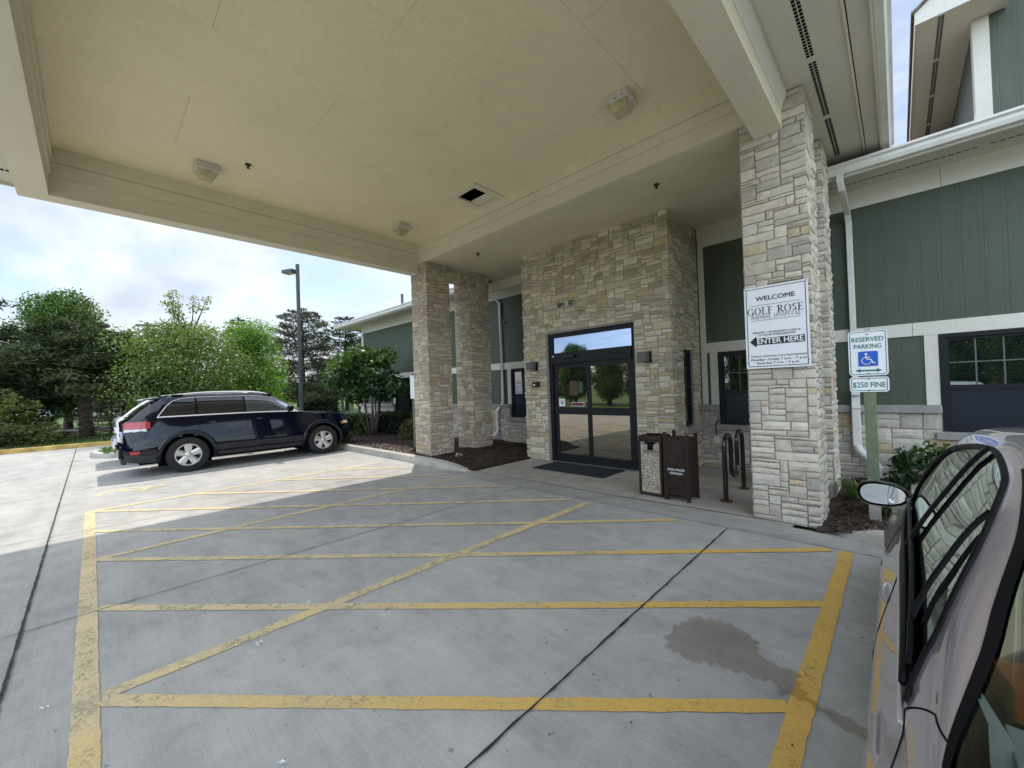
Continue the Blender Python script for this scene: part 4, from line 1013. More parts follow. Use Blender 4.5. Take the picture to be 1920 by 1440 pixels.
# mulch beds
def bedz(x, y): return 0.105+0.025*math.sin(x*2.1+1)*math.sin(y*1.7)+0.015*math.sin(x*7.3)*math.cos(y*6.1)
def bedl(x, y):
    z = bedz(x, y); f = min(1, max(0, (-6.15-x)/0.6)); return 0.012+z*f
bumpy('mulch_bed', -17.3, -6.14, 5.17, 8.22, 120, 36, bedl, 'soil')
bumpy('mulch_bed', -0.68, 6, 5.19, 8.22, 70, 32, lambda x, y: 0.02+(bedz(x, y)-0.03)*min(1, max(0.0, (x+0.62)/0.4)), 'soil')
MB().box(-6.16, -6.12, 5.22, 6.90, -0.02, 0.045).build('bed_edging', 'brownplastic', None)
bpy.data.objects['bed_edging']['kind'] = 'structure'
def chips(name, areas, n, seed, label):
    rnd = np.random.RandomState(seed); m = MB(); col = []
    for (x0, x1, y0, y1, zf, k) in areas:
        for _ in range(int(n*k)):
            x, y = rnd.uniform(x0, x1), rnd.uniform(y0, y1); z = zf(x, y)+0.008; a = rnd.uniform(0, 6.28); l = rnd.uniform(0.012, 0.04); w_ = rnd.uniform(0.004, 0.012); t = rnd.uniform(-.5, .5)
            dx_, dy_ = math.cos(a)*l, math.sin(a)*l; ex, ey = -math.sin(a)*w_, math.cos(a)*w_; dz = t*l
            m.quad((x-dx_-ex, y-dy_-ey, z-dz+.004), (x+dx_-ex, y+dy_-ey, z+dz+.004), (x+dx_+ex, y+dy_+ey, z+dz+.008), (x-dx_+ex, y-dy_+ey, z-dz+.008))
            col.append((rnd.rand()**1.6,)*3)
    o = m.build(name, 'chip', None, col=col, fixn=False); tag(o, label, 'mulch', kind='stuff')
chips('mulch_chips', [(-9.5, -6.2, 5.2, 8.1, bedl, .45), (-14, -9.5, 5.2, 7.6, bedl, .35), (-0.6, 1.2, 5.2, 8.1, lambda x, y: 0.02+(bedz(x, y)-0.03)*min(1, max(0.0, (x+0.62)/0.4)), .3)], 9000, 5, 'dark brown bark mulch chips strewn over the planting beds')
# ------------------------------------------------------------------ ceiling fixtures
def dome_light(x, y, label):
    t = thing('ceiling_light', (x, y, ZC), label, 'ceiling light', 'square lights on the canopy ceiling')
    m = MB(); m.box(x-.135, x+.135, y-.135, y+.135, ZC-0.075, ZC-0.001)
    m.box(x-.15, x+.15, y-.15, y+.15, ZC-0.10, ZC-0.076)
    m.build('housing', 'lampwhite', t, bevel=0.006)
    m = MB(); a, b = 0.12, 0.085
    vs = [(x-a, y-a, ZC-.10), (x+a, y-a, ZC-.10), (x+a, y+a, ZC-.10), (x-a, y+a, ZC-.10), (x-b, y-b, ZC-.20), (x+b, y-b, ZC-.20), (x+b, y+b, ZC-.20), (x-b, y+b, ZC-.20)]
    m.add(vs, [(0, 1, 5, 4), (1, 2, 6, 5), (2, 3, 7, 6), (3, 0, 4, 7), (4, 5, 6, 7)]); m.build('lens', 'lens', t, bevel=0.006)
    m = MB()
    for k in (-.09, 0, .09): m.box(x+k-.008, x+k+.008, y-.1535, y-.1505, ZC-.094, ZC-.082); m.box(x-.1535, x-.1505, y+k-.008, y+k+.008, ZC-.094, ZC-.082)
    m.build('clip', 'black', t)
dome_light(-7.32, 1.23, 'square ceiling light near the outer left corner of the canopy')
dome_light(-7.32, 4.48, 'smallest square ceiling light, closest to the left stone columns')
dome_light(-2.30, 4.46, 'largest square ceiling light, towards the welcome sign column')
def sprinkler(x, y, z, label):
    m = MB(); m.cyl((x, y, z-0.012), 0.042, 0.011, 18); m.cyl((x, y, z-0.05), 0.012, 0.04, 8); m.cyl((x, y, z-0.058), 0.026, 0.005, 14)
    m.box(x-.018, x-.012, y-.004, y+.004, z-.055, z-.01); m.box(x+.012, x+.018, y-.004, y+.004, z-.055, z-.01)
    o = m.build('fire_sprinkler', simple('sprinkler_brass', (0.07, 0.045, 0.03), 0.5, 0.4) if 'spr' not in MAT else MAT['spr'], None, org=(x, y, z)); tag(o, label, 'sprinkler', 'sprinkler heads')
MAT['spr'] = simple('sprinkler_brass', (0.07, 0.045, 0.03), 0.5, 0.4)
sprinkler(-6.86, 1.66, ZC, 'small dark sprinkler head beside the outer left ceiling light')
sprinkler(-6.62, 5.96, ZS, 'small dark sprinkler head in the low ceiling near the left columns')
sprinkler(-2.55, 5.96, ZS, 'small dark sprinkler head in the low ceiling above the right end of the doors')

# wall lamps either side of the doors: cube on a backplate
def wall_cube(x, z, label):
    y = YP-0.03; t = thing('wall_lamp', (x, y, z), label, 'wall lamp', 'cube wall lamps flanking the doors')
    m = MB(); m.box(x-.05, x+.06, y-.02, y+.03, z-.10, z+.10); m.build('backplate', 'bronze', t, bevel=0.004)
    m = MB(); m.box(x-.115, x+.045, y-.19, y-.04, z-.085, z+.085); m.box(x-.02, x+.02, y-.04, y-.02, z-.03, z+.03); m.build('lamp_body', 'lampgrey', t, bevel=0.005)
wall_cube(-3.22, 2.09, 'dark cube wall lamp on the stone right of the doors')
wall_cube(-5.86, 2.09, 'dark cube wall lamp on the stone left of the doors')
x, y, z = -5.84, YP-0.03, 1.68
t = thing('door_keypad', (x, y, z), 'small dark keypad box on the stone left of the doors', 'keypad')
m = MB(); m.box(x-.085, x+.075, y-.055, y+.03, z-.06, z+.06); m.build('keypad_case', 'brownplastic', t, bevel=0.006)
m = MB(); m.box(x-.05, x+.0, y-.059, y-.055, z-.025, z+.01); m.build('keypad_label', 'signwhite', t)
# double flood light above the doors
x, y, z = -4.92, YP-0.03, 3.33
t = thing('flood_light', (x, y, z), 'small twin headed security light high on the stone above the doors', 'security light')
m = MB(); m.box(x-.05, x+.05, y-.02, y+.03, z-.05, z+.05); m.build('bracket', 'lampwhite', t)
for s_ in (-1, 1):
    m = MB(); c = Vector((x+s_*.06, y-.05, z+.01)); d = Vector((s_*.75, -.6, -.25)).normalized(); m.tube([c, c+d*.07, c+d*.10, c+d*.145], [.016, .03, .05, .052], 14); m.build('lamp_head', 'lampgrey', t, smooth=True)
# small square lamp at the far left corner of the building
x, y, z = -16.62, YW-0.02, 3.55
t = thing('wall_lamp', (x, y, z), 'small dark wall lamp near the far left corner of the green wall', 'wall lamp')
m = MB(); m.box(x-.10, x+.10, y-.03, y+.02, z-.1, z+.1); m.build('backplate', 'bronze', t); m = MB(); m.box(x-.10, x+.10, y-.17, y-.03, z-.05, z+.10); m.build('lamp_body', 'bronze', t)
# outlet and conduit on the base wall behind the rack
x, y, z = -2.52, YB-0.03, 0.52
t = thing('power_outlet', (x, y, z), 'pale outlet box with black cable on the stone base behind the bins', 'outlet')
m = MB(); m.box(x-.04, x+.04, y-.04, y+.02, z-.07, z+.07); m.build('outlet_box', 'lampwhite', t, bevel=0.004)
m = MB(); m.tube([(x, y-.02, z+.07), (x, y-.02, z+.30), (x+.02, y-.02, z+.345), (x+.08, y-.02, z+.36), (x+1.05, y-.03, z+.27)], 0.012, 7); m.build('cable', 'black', t)

# ------------------------------------------------------------------ entrance mat
m = MB(); MX0, MX1, MY0, MY1 = -5.38, -3.74, 6.10, 6.90
m.box(MX0, MX1, MY0, MY1, 0.001, 0.010)
for k in range(34): m.box(MX0+0.05, MX1-0.05, MY0+0.04+k*0.0215, MY0+0.05+k*0.0215, 0.010, 0.015)
tag(m.build('entrance_mat', 'matrub', None, org=((MX0+MX1)/2, 6.5, 0)), 'black ribbed rubber mat lying in front of the sliding doors', 'door mat')

# ------------------------------------------------------------------ bins
t = thing('litter_bin', (-2.60, 5.68, 0), 'square waste bin with exposed pebble panels, left of the brown pet waste bin', 'bin')
x0, x1, y0, y1, h = -2.775, -2.425, 5.50, 5.86, 0.83
m = MB()
for a in (x0, x1-.035):
    for b in (y0, y1-.035): m.box(a, a+.035, b, b+.035, 0.02, h-.03)
m.box(x0+.035, x1-.035, y0+.006, y0+.03, .03, .055); m.box(x0+.005, x1-.005, y0+.005, y1-.005, h-.055, h-.02)
m.build('bin_frame', 'brownplastic', t, bevel=0.004)
m = MB(); m.box(x0+.036, x1-.036, y0+.012, y0+.03, .056, h-.056); m.box(x0+.012, x0+.03, y0+.036, y1-.036, .05, h-.056); m.box(x1-.03, x1-.012, y0+.036, y1-.036, .05, h-.056); m.box(x0+.036, x1-.036, y1-.03, y1-.012, .05, h-.056)
m.build('pebble_panel', 'pebble', t)
m = MB(); c = ((x0+x1)/2, (y0+y1)/2); a, b = 0.19, 0.165
m.add([(x0-.01, y0-.01, h-.02), (x1+.01, y0-.01, h-.02), (x1+.01, y1+.01, h-.02), (x0-.01, y1+.01, h-.02), (c[0]-b, c[1]-b, h+.035), (c[0]+b, c[1]-b, h+.035), (c[0]+b, c[1]+b, h+.035), (c[0]-b, c[1]+b, h+.035)], [(0, 1, 5, 4), (1, 2, 6, 5), (2, 3, 7, 6), (3, 0, 4, 7), (4, 5, 6, 7), (3, 2, 1, 0)])
lid = m.build('bin_lid', 'brownplastic', t, bevel=0.005)
m = MB(); m.cyl((c[0], c[1], h+.030), .115, .008, 28); m.build('lid_opening', 'vent', lid)
m = MB(); m.box(c[0]-.03, c[0]+.05, y0-.004, y0+.012, h-.165, h-.085); m.box(c[0]-.075, c[0]+.085, y0-.002, y0+.012, h-.083, h-.055, 0)
ash = m.build('ash_slot', 'vent', t)
m = MB(); m.box(c[0]-.09, c[0]+.10, y0-.016, y0+.011, h-.185, h-.167); m.build('ash_ledge', simple('grey_steel', (0.22, 0.23, 0.24), 0.4, 0.6), ash)

t = thing('pet_waste_bin', (-2.22, 5.66, 0), 'tall dark brown slatted bin with white lettering beside the pebble panelled bin', 'pet waste bin')
x0, x1, y0, y1, h = -2.395, -2.055, 5.475, 5.84, 0.90
m = MB()
for a, b, hh in ((x0, y0, h+.03), (x1-.04, y0, h), (x0, y1-.04, h+.03), (x1-.04, y1-.04, h)): m.box(a, a+.042, b, b+.042, 0.0, hh)
m.build('corner_post', 'brownplastic', t, bevel=0.004)
m = MB()
m.box(x0+.042, x1-.04, y0+.006, y0+.02, .10, h-.03); m.box(x0+.042, x1-.04, y0+.001, y0+.02, .085, .125)
m.box(x0+.07, x1-.07, y0-.002, y0+.006, h-.42, h-.275)
m.box(x0+.042, x1-.04, y0+.000, y0+.006, h-.272, h-.262); 
for k in range(9): xx = x0+.055+k*0.0255; m.box(xx, xx+.020, y0-.0005, y0+.006, .13, .40)
m.build('front_panel', 'brownplastic', t, bevel=0.002)
m = MB()
for k in range(11): yy = y0+.044+k*.0265; m.box(x1-.014, x1-.004, yy, yy+.023, .06, h-.05)
for k in range(11): yy = y0+.044+k*.0265; m.box(x0+.004, x0+.014, yy, yy+.023, .06, h-.05)
m.box(x0+.04, x1-.04, y1-.014, y1-.004, .06, h-.05); m.box(x0+.042, x1-.042, y0+.03, y1-.03, h-.07, h-.05)
m.build('side_slats', 'brownplastic', t, bevel=0.002)
m = MB(); cx_, cz_ = (x0+x1)/2+.01, h-.165
pts = []
for q in range(12): pts.append((cx_+0.048*math.cos(q*.5236)*(1.0 if q % 3 else .6), y0+.0045, cz_+0.042*math.sin(q*.5236)*(1.0 if q % 2 else .75)))
m.poly(pts); m.prism([(cx_-.05, y0+.003, cz_-.05), (cx_-.02, y0+.003, cz_-.06), (cx_+.055, y0+.003, cz_+.03), (cx_+.02, y0+.003, cz_+.055)], (0, .002, 0))
m.build('bag_opening', 'black', t)
m = MB()
put_text(m, 'DOG WASTE', 0.040, (cx_-.005, y0-.006, h-.485), (1, 0, 0), (0, 0, 1), bold=0.0009, fit=0.225)
put_text(m, 'STATION', 0.040, (cx_-.005, y0-.006, h-.535), (1, 0, 0), (0, 0, 1), bold=0.0009, fit=0.165)
m.build('bin_lettering', 'signwhite', t)

# ------------------------------------------------------------------ wave bike rack
t = thing('bike_rack', (-1.72, 6.3, 0), 'glossy black wave shaped bike rack bolted down beside the welcome sign column', 'bike rack')
rx = -1.72; ys = [5.86, 6.145, 6.43, 6.715]; zt, zbm = 0.87, 0.27; rr_ = 0.1425; P = [(rx, ys[0], 0.01)]
P += [(rx, ys[0], z) for z in (.25, .6)]
P += [(rx, ys[0]+rr_-rr_*math.cos(a), zt-rr_+rr_*math.sin(a)) for a in np.linspace(0, math.pi, 13)]
P += [(rx, ys[1], .5)]
P += [(rx, ys[1]+rr_-rr_*math.cos(a), zbm+rr_-rr_*math.sin(a)) for a in np.linspace(0, math.pi, 13)]
P += [(rx, ys[2], .5)]
P += [(rx, ys[2]+rr_-rr_*math.cos(a), zt-rr_+rr_*math.sin(a)) for a in np.linspace(0, math.pi, 13)]
P += [(rx, ys[3], .3), (rx, ys[3], 0.01)]
m = MB(); m.tube(P, 0.031, 18); m.build('bent_tube', 'blackpaint', t, smooth=True)
for yy in (ys[0], ys[3]):
    m = MB(); m.cyl((rx, yy, 0.001), 0.078, 0.010, 28); m.cyl((rx, yy, 0.011), 0.045, 0.012, 20); f = m.build('floor_flange', 'rust', t)
    m = MB()
    for q in range(3): m.cyl((rx+.06*math.cos(q*2.1+.4), yy+.06*math.sin(q*2.1+.4), .011), .009, .012, 6)
    m.build('bolt', 'rust', f)
m = MB(); m.box(rx-.034, rx-.031, ys[0]-.012, ys[0]+.018, .19, .205); m.build('paint_scuff', 'signwhite', t)

# ------------------------------------------------------------------ welcome sign on the column
SX0, SX1, SZ0, SZ1, SY = -1.285, -0.672, 1.74, 2.68, 5.335
t = thing('welcome_sign', (-0.98, SY, 1.74), 'white hospital welcome sign with black arrow, fixed to the right stone column', 'sign')
MB().box(SX0, SX1, SY, SY+.012, SZ0, SZ1).build('sign_panel', 'signwhite', t)
m = MB(); y = SY-.001
for k in ((SX0+.02, SX1-.02, SZ0+.02, SZ0+.027), (SX0+.02, SX1-.02, SZ1-.027, SZ1-.02), (SX0+.02, SX0+.027, SZ0+.027, SZ1-.027), (SX1-.027, SX1-.02, SZ0+.027, SZ1-.027)): m.box(k[0], k[1], y-.001, y, k[2], k[3])
m.build('border_line', 'black', t)
m = MB(); W = SX1-SX0; cx_ = (SX0+SX1)/2; o_ = SY-.003
def Zf(f): return SZ1-(SZ1-SZ0)*f
def tx(s, f0, size, fit, bold=0.0, mi=0, dx_=0.0, y_=o_): put_text(m, s, size, (cx_+dx_, y_, Zf(f0)), (1, 0, 0), (0, 0, 1), bold=bold, fit=fit, mi=mi)
tx('WELCOME', .176, .072, .375, .0014)
m.box(cx_-.235, cx_+.235, o_, SY-.0005, Zf(.232), Zf(.228)); m.box(cx_-.235, cx_+.235, o_, SY-.0005, Zf(.416), Zf(.412))
tx('PRIMARY VETERINARY CARE &', .575, .028, .455, .0004)
tx('24 HOUR EMERGENCIES', .607, .028, .36, .0004)
tx('Primary Veterinary Care Appointments', .862, .029, .53, .0004, dx_=.012)
tx('Monday - Friday 7 a.m. - 7 p.m.', .906, .034, .535, .0007, dx_=.012)
tx('Saturday 7 a.m. - 3 p.m.', .948, .034, .41, .0007, dx_=.005)
z0_, z1_ = Zf(.715), Zf(.632)
m.box(cx_-.20, cx_+.262, o_, SY-.0005, z0_, z1_)
m.prism([(cx_-.262, o_, (z0_+z1_)/2), (cx_-.198, o_, z0_-.026), (cx_-.198, o_, z1_+.026)], (0, .0025, 0))
m.build('sign_lettering', 'black', t)
m = MB(); put_text(m, 'ENTER HERE', .085, (cx_+.032, SY-.0055, z0_+.012), (1, 0, 0), (0, 0, 1), bold=.0018, fit=.435); m.build('arrow_lettering', 'signwhite', t)
# serif capitals drawn as strokes: (thick stems, thin bars, serifs)
def serif(m, ch, x, z, w_, h_, y):
    T, q = h_*.135, h_*.055
    def B(a, b, c, d): m.add([(x+a, y, z+c), (x+b, y, z+c), (x+b, y, z+d), (x+a, y, z+d)], [(0, 1, 2, 3)])
    def S(p0, p1, w0):
        a, b = Vector(p0), Vector(p1); n = Vector((-(b-a).y, (b-a).x)).normalized()*w0/2
        m.add([(x+a.x+n.x, y, z+a.y+n.y), (x+b.x+n.x, y, z+b.y+n.y), (x+b.x-n.x, y, z+b.y-n.y), (x+a.x-n.x, y, z+a.y-n.y)], [(0, 1, 2, 3)])
    def arc(cx0, cz0, rx_, rz_, a0, a1, n=18):
        pts = []
        for i in range(n+1):
            a = R(a0+(a1-a0)*i/n); th = q+(T-q)*abs(math.cos(a)); pts.append(((cx0+rx_*math.cos(a), cz0+rz_*math.sin(a)), (cx0+(rx_-th)*math.cos(a), cz0+(rz_-th*.75)*math.sin(a))))
        for i in range(n):
            (a, b), (c, d) = pts[i], pts[i+1]; m.add([(x+p[0], y, z+p[1]) for p in (a, c, d, b)], [(0, 1, 2, 3)])
    def sf(a, zz, L=None): L = L or T*1.1; B(a-L, a+T+L*.8, zz, zz+q)
    st = w_*.16
    if ch in 'LFREHPNMI':
        if ch not in 'NM': B(st, st+T, 0, h_); sf(st, 0); sf(st, h_-q)
    if ch == 'L': B(st+T, w_*.9, 0, q); B(w_*.86, w_*.9, q, h_*.25)
    if ch in 'FE':
        B(st+T, w_*.88, h_-q, h_); B(w_*.84, w_*.88, h_*.78, h_-q); B(st+T, w_*.66, h_*.48, h_*.48+q); B(w_*.63, w_*.67, h_*.38, h_*.62)
    if ch == 'E': B(st+T, w_*.92, 0, q); B(w_*.88, w_*.92, q, h_*.25)
    if ch in 'RP': arc(st+T, h_*.74, w_*.5, h_*.26, -90, 90)
    if ch == 'R': S((st+T+w_*.1, h_*.5), (w_*.92, q), T); B(w_*.80, w_*1.02, 0, q)
    if ch in 'OG':
        arc(w_*.5, h_*.5, w_*.46, h_*.52, 0 if ch == 'O' else 42, 360 if ch == 'O' else 330)
        if ch == 'G': B(w_*.80, w_*.80+T*.9, h_*.03, h_*.42); B(w_*.66, w_*1.02, h_*.42-q, h_*.42); B(w_*.84, w_*.88, h_*.70, h_*.98)
    if ch == 'S':
        arc(w_*.5, h_*.75, w_*.34, h_*.26, 30, 250); arc(w_*.5, h_*.27, w_*.36, h_*.28, 70, -150); B(w_*.80, w_*.84, h_*.72, h_*.98); B(w_*.14, w_*.18, h_*.02, h_*.3)
    if ch == 'H': B(w_*.72, w_*.72+T, 0, h_); sf(w_*.72, 0); sf(w_*.72, h_-q); B(st+T, w_*.72, h_*.48, h_*.48+q)
    if ch == 'A': S((w_*.10, q), (w_*.5, h_), q*1.2); S((w_*.46, h_), (w_*.88, q), T); B(w_*.26, w_*.70, h_*.32, h_*.32+q); B(0, w_*.22, 0, q); B(w_*.72, w_*1.0, 0, q)
    if ch == 'N': B(w_*.14, w_*.14+q, 0, h_); B(w_*.82, w_*.82+q, 0, h_); S((w_*.14, h_), (w_*.86, 0), T); B(w_*.02, w_*.28, 0, q); B(w_*.70, w_*.98, h_-q, h_)
    if ch == 'M': B(w_*.10, w_*.10+q, 0, h_); B(w_*.84, w_*.84+T, 0, h_); S((w_*.10, h_), (w_*.5, h_*.1), T); S((w_*.5, h_*.1), (w_*.88, h_), q); B(0, w_*.24, 0, q); B(w_*.76, w_*1.05, 0, q)
    if ch == 'T': B(w_*.5-T/2, w_*.5+T/2, 0, h_); B(w_*.05, w_*.95, h_-q, h_); B(w_*.05, w_*.09, h_*.75, h_-q); B(w_*.91, w_*.95, h_*.75, h_-q); B(w_*.32, w_*.68, 0, q)
WID = {'G': 1.0, 'O': 1.02, 'L': .82, 'F': .78, 'R': .92, 'S': .68, 'E': .84, 'A': .96, 'N': 1.0, 'I': .44, 'M': 1.15, 'H': 1.0, 'P': .78, 'T': .86, ' ': .42}
def serif_line(m, s, x0, x1, z, h_, y):
    tot = sum(WID[c] for c in s)+.06*len(s); k = (x1-x0)/tot; x = x0
    for c in s:
        if c != ' ': serif(m, c, x, z, WID[c]*k, h_, y)
        x += (WID[c]+.06)*k
m = MB(); serif_line(m, 'GOLF ROSE', cx_-.278, cx_+.268, Zf(.345), .082, SY-.003); serif_line(m, 'ANIMAL HOSPITAL', cx_-.245, cx_+.245, Zf(.393), .038, SY-.003)
m.build('serif_lettering', 'black', t, fixn=False)
m = MB()
for x in (SX0+.014, SX1-.014):
    for z in (SZ0+.07, SZ1-.014): m.cyl((x, SY-.004, z), .006, .004, 8, 'y')
m.build('screw', 'lampgrey', t)

# ------------------------------------------------------------------ parking signs on the post
PXc, PYc = -0.225, 5.66
t = thing('parking_sign_post', (PXc, PYc, 0), 'olive green square post with paint worn off its foot, carrying the parking signs', 'post')
m = MB(); m.box(PXc-.047, PXc+.047, PYc-.047, PYc+.047, .31, 2.07); m.prism([(PXc-.047, PYc-.047, 2.07), (PXc+.047, PYc-.047, 2.07), (PXc+.02, PYc-.02, 2.10), (PXc-.02, PYc-.02, 2.10)], (0, .06, 0)); m.build('painted_post', 'post', t, bevel=0.004)
m = MB(); m.box(PXc-.0465, PXc+.0465, PYc-.0465, PYc+.0465, -.05, .31)
for k, (a, b) in enumerate(((-.047, .36), (-.02, .325), (.01, .345))): m.box(PXc+a, PXc+a+.03, PYc-.0478, PYc-.046, .30, b)
m.build('bare_foot', 'postbare', t)
def rounded(x0, x1, z0, z1, r, y, n=6):
    pts = []
    for (cx0, cz0, a0) in ((x1-r, z0+r, -90), (x1-r, z1-r, 0), (x0+r, z1-r, 90), (x0+r, z0+r, 180)):
        for i in range(n+1): a = R(a0+90*i/n); pts.append((cx0+r*math.cos(a), y, cz0+r*math.sin(a)))
    return pts
def signplate(x0, x1, z0, z1, r, y, label, cat):
    tt = thing('parking_sign', ((x0+x1)/2, y, z0), label, cat)
    m = MB(); m.prism(rounded(x0, x1, z0, z1, r, y), (0, .004, 0)); m.build('sign_plate', 'signwhite', tt)
    m = MB(); o = rounded(x0+.011, x1-.011, z0+.011, z1-.011, r-.008, y-.001); i_ = rounded(x0+.018, x1-.018, z0+.018, z1-.018, r-.014, y-.001); k = len(o)
    m.add(o+i_, [(a, (a+1) % k, k+(a+1) % k, k+a) for a in range(k)]); m.build('green_border', 'signgreen', tt, fixn=False)
    return tt
SY2 = PYc-.056; X0, X1 = -.380, -.072; xc = (X0+X1)/2
a = signplate(X0, X1, 1.615, 2.085, .035, SY2, 'white and green reserved parking sign with blue wheelchair symbol on the post', 'parking sign')
m = MB(); put_text(m, 'RESERVED', .066, (xc, SY2-.002, 1.972), (1, 0, 0), (0, 0, 1), bold=.001, fit=.25); put_text(m, 'PARKING', .066, (xc, SY2-.002, 1.898), (1, 0, 0), (0, 0, 1), bold=.001, fit=.215)
zA = 1.668; m.box(xc-.075, xc+.075, SY2-.003, SY2-.001, zA-.008, zA+.008)
for s_ in (-1, 1): m.prism([(xc+s_*.105, SY2-.003, zA), (xc+s_*.062, SY2-.003, zA-.022), (xc+s_*.070, SY2-.003, zA), (xc+s_*.062, SY2-.003, zA+.022)], (0, .002, 0))
m.build('green_lettering', 'signgreen', a)
m = MB(); m.prism(rounded(xc-.078, xc+.078, 1.712, 1.868, .012, SY2-.003), (0, .002, 0)); bp = m.build('blue_panel', 'signblue', a)
m = MB(); yq = SY2-.005
def arcp(cx0, cz0, r, a0, a1, n=16): return [(cx0+r*math.cos(R(a0+(a1-a0)*i/n)), yq, cz0+r*math.sin(R(a0+(a1-a0)*i/n))) for i in range(n+1)]
def ribbonz(pts, w_):
    for i in range(len(pts)-1):
        p, q = Vector(pts[i]), Vector(pts[i+1]); d = (q-p).normalized(); n = Vector((-d.z, 0, d.x))*w_/2
        m.add([p+n-d*w_*.2, q+n+d*w_*.2, q-n+d*w_*.2, p-n-d*w_*.2], [(0, 1, 2, 3)])
ribbonz(arcp(xc-.012, 1.770, .037, 100, 340), .009)
ribbonz([(xc-.014, yq, 1.822), (xc-.010, yq, 1.786), (xc+.022, yq, 1.784), (xc+.038, yq, 1.745), (xc+.054, yq, 1.749)], .010); ribbonz([(xc-.012, yq, 1.806), (xc+.014, yq, 1.805)], .008)
m.poly(arcp(xc-.015, 1.838, .011, 0, 350, 12)); m.build('wheelchair_symbol', 'signwhite', bp, fixn=False)
b = signplate(X0+.0, X1-.0, 1.445, 1.600, .028, SY2, 'small white and green fine sign below the wheelchair parking sign', 'fine sign')
m = MB(); put_text(m, '$250 FINE', .078, (xc, SY2-.002, 1.493), (1, 0, 0), (0, 0, 1), bold=.001, fit=.255); m.build('green_lettering', 'signgreen', b)
for tt, zz in ((a, (2.045, 1.635)), (b, (1.582, 1.460))):
    m = MB()
    for z in zz: m.cyl((xc, SY2-.006, z), .008, .006, 10, 'y')
    m.build('bolt', 'lampgrey', tt)

# ------------------------------------------------------------------ lamp posts
def lamp_post(x, y, h_, r, label, heads=1, dirx=(-.9, -.4)):
    t = thing('lamp_post', (x, y, 0), label, 'lamp post')
    m = MB(); m.cyl((x, y, 0), .28, .75, 20); m.build('concrete_footing', 'kerb', t)
    m = MB(); m.obox((x, y, h_/2+.4), (r, 0, 0), (0, r, 0), (0, 0, h_/2-.4)); m.build('pole', 'polegrey', t, bevel=.01)
    for s_ in ((1,) if heads == 1 else (1, -1)):
        d = Vector((dirx[0]*s_, dirx[1]*s_, 0)).normalized(); n = Vector((-d.y, d.x, 0)); z = h_-.28
        m = MB(); c = Vector((x, y, z))+d*(r+.12+.27); m.obox(Vector((x, y, z))+d*(r+.06), d*.07, n*.04, Vector((0, 0, .05)))
        m.obox(c, d*.29, n*.19, Vector((0, 0, .075)))
        lh = m.build('lamp_head', 'polegrey', t, bevel=.012)
        m = MB(); m.obox(c-Vector((0, 0, .079)), d*.22, n*.15, Vector((0, 0, .004))); m.build('lens', 'lampwhite', lh)
lamp_post(-19.1, 6.42, 7.45, .064, 'tall dark square lamp post standing behind the front of the navy car')
lamp_post(-48, 3.55, 8.6, .09, 'distant twin headed lamp post rising behind the trees', 2, (.35, .93))
# second sign post by the multi stemmed tree, and the one at the left column
t = thing('sign_post', (-24.6, 11.2, 0), 'thin olive green post far behind the multi stemmed tree', 'post')
MB().box(-24.7, -24.5, 11.1, 11.3, 0, 2.6).build('painted_post', 'post', t)
t = thing('sign_post', (-9.46, 6.0, 0), 'olive green post with a white sign plate just left of the front left column', 'post')
MB().box(-9.43, -9.34, 5.96, 6.05, 0.05, 2.1).build('painted_post', 'post', t)
MB().box(-9.50, -9.20, 5.950, 5.957, 1.43, 2.05).build('sign_plate', 'signwhite', t)
# low white service building beyond the far trees, and a brick block across the road (behind the camera)
t = thing('distant_building', (-50, 24, 0), 'low white building glimpsed far behind the trees', 'building')
MB().box(-64, -40, 30, 40, 0, 3.6).build('wall', 'housewhite', t); MB().box(-64.5, -39.5, 29.5, 40.5, 3.6, 4.0).build('roof', 'lampgrey', t)
t = thing('distant_building', (-70, -4, 0), 'long pale building far behind the pines on the left', 'building')
MB().box(-86, -66, -14, 12, 0, 4.2).build('wall', 'housewhite', t); MB().box(-86.5, -65.5, -14.5, 12.5, 4.2, 4.7).build('roof', 'lampgrey', t)
t = thing('brick_building', (4, -34, 0), 'tan brick two storey block across the road, seen only in the window glass', 'building')
MB().box(-8, 20, -48, -36, 0, 9).build('wall', 'tan', t)
m = MB()
for i in range(8):
    for j in range(2): m.box(-6.5+i*3.3, -5+i*3.3, -35.98, -35.95, 1.5+j*4, 3.4+j*4)
m.build('window', 'winglass', t)
# ------------------------------------------------------------------ cars: a lofted skin with real panels on top
def pchip(x, xs, ys):
    n = len(xs)
    if x <= xs[0]: return ys[0]
    if x >= xs[-1]: return ys[-1]
    j = next(i for i in range(n-1) if x <= xs[i+1])
    d = [(ys[i+1]-ys[i])/(xs[i+1]-xs[i]) for i in range(n-1)]
    def m(i):
        if i == 0: return d[0]
        if i == n-1: return d[-1]
        if d[i-1]*d[i] <= 0: return 0.0
        h0, h1 = xs[i]-xs[i-1], xs[i+1]-xs[i]; w1, w2 = 2*h1+h0, h1+2*h0
        return (w1+w2)/(w1/d[i-1]+w2/d[i])
    h = xs[j+1]-xs[j]; f = (x-xs[j])/h
    return ys[j]*(2*f**3-3*f*f+1)+h*m(j)*(f**3-2*f*f+f)+ys[j+1]*(-2*f**3+3*f*f)+h*m(j+1)*(f**3-f*f)
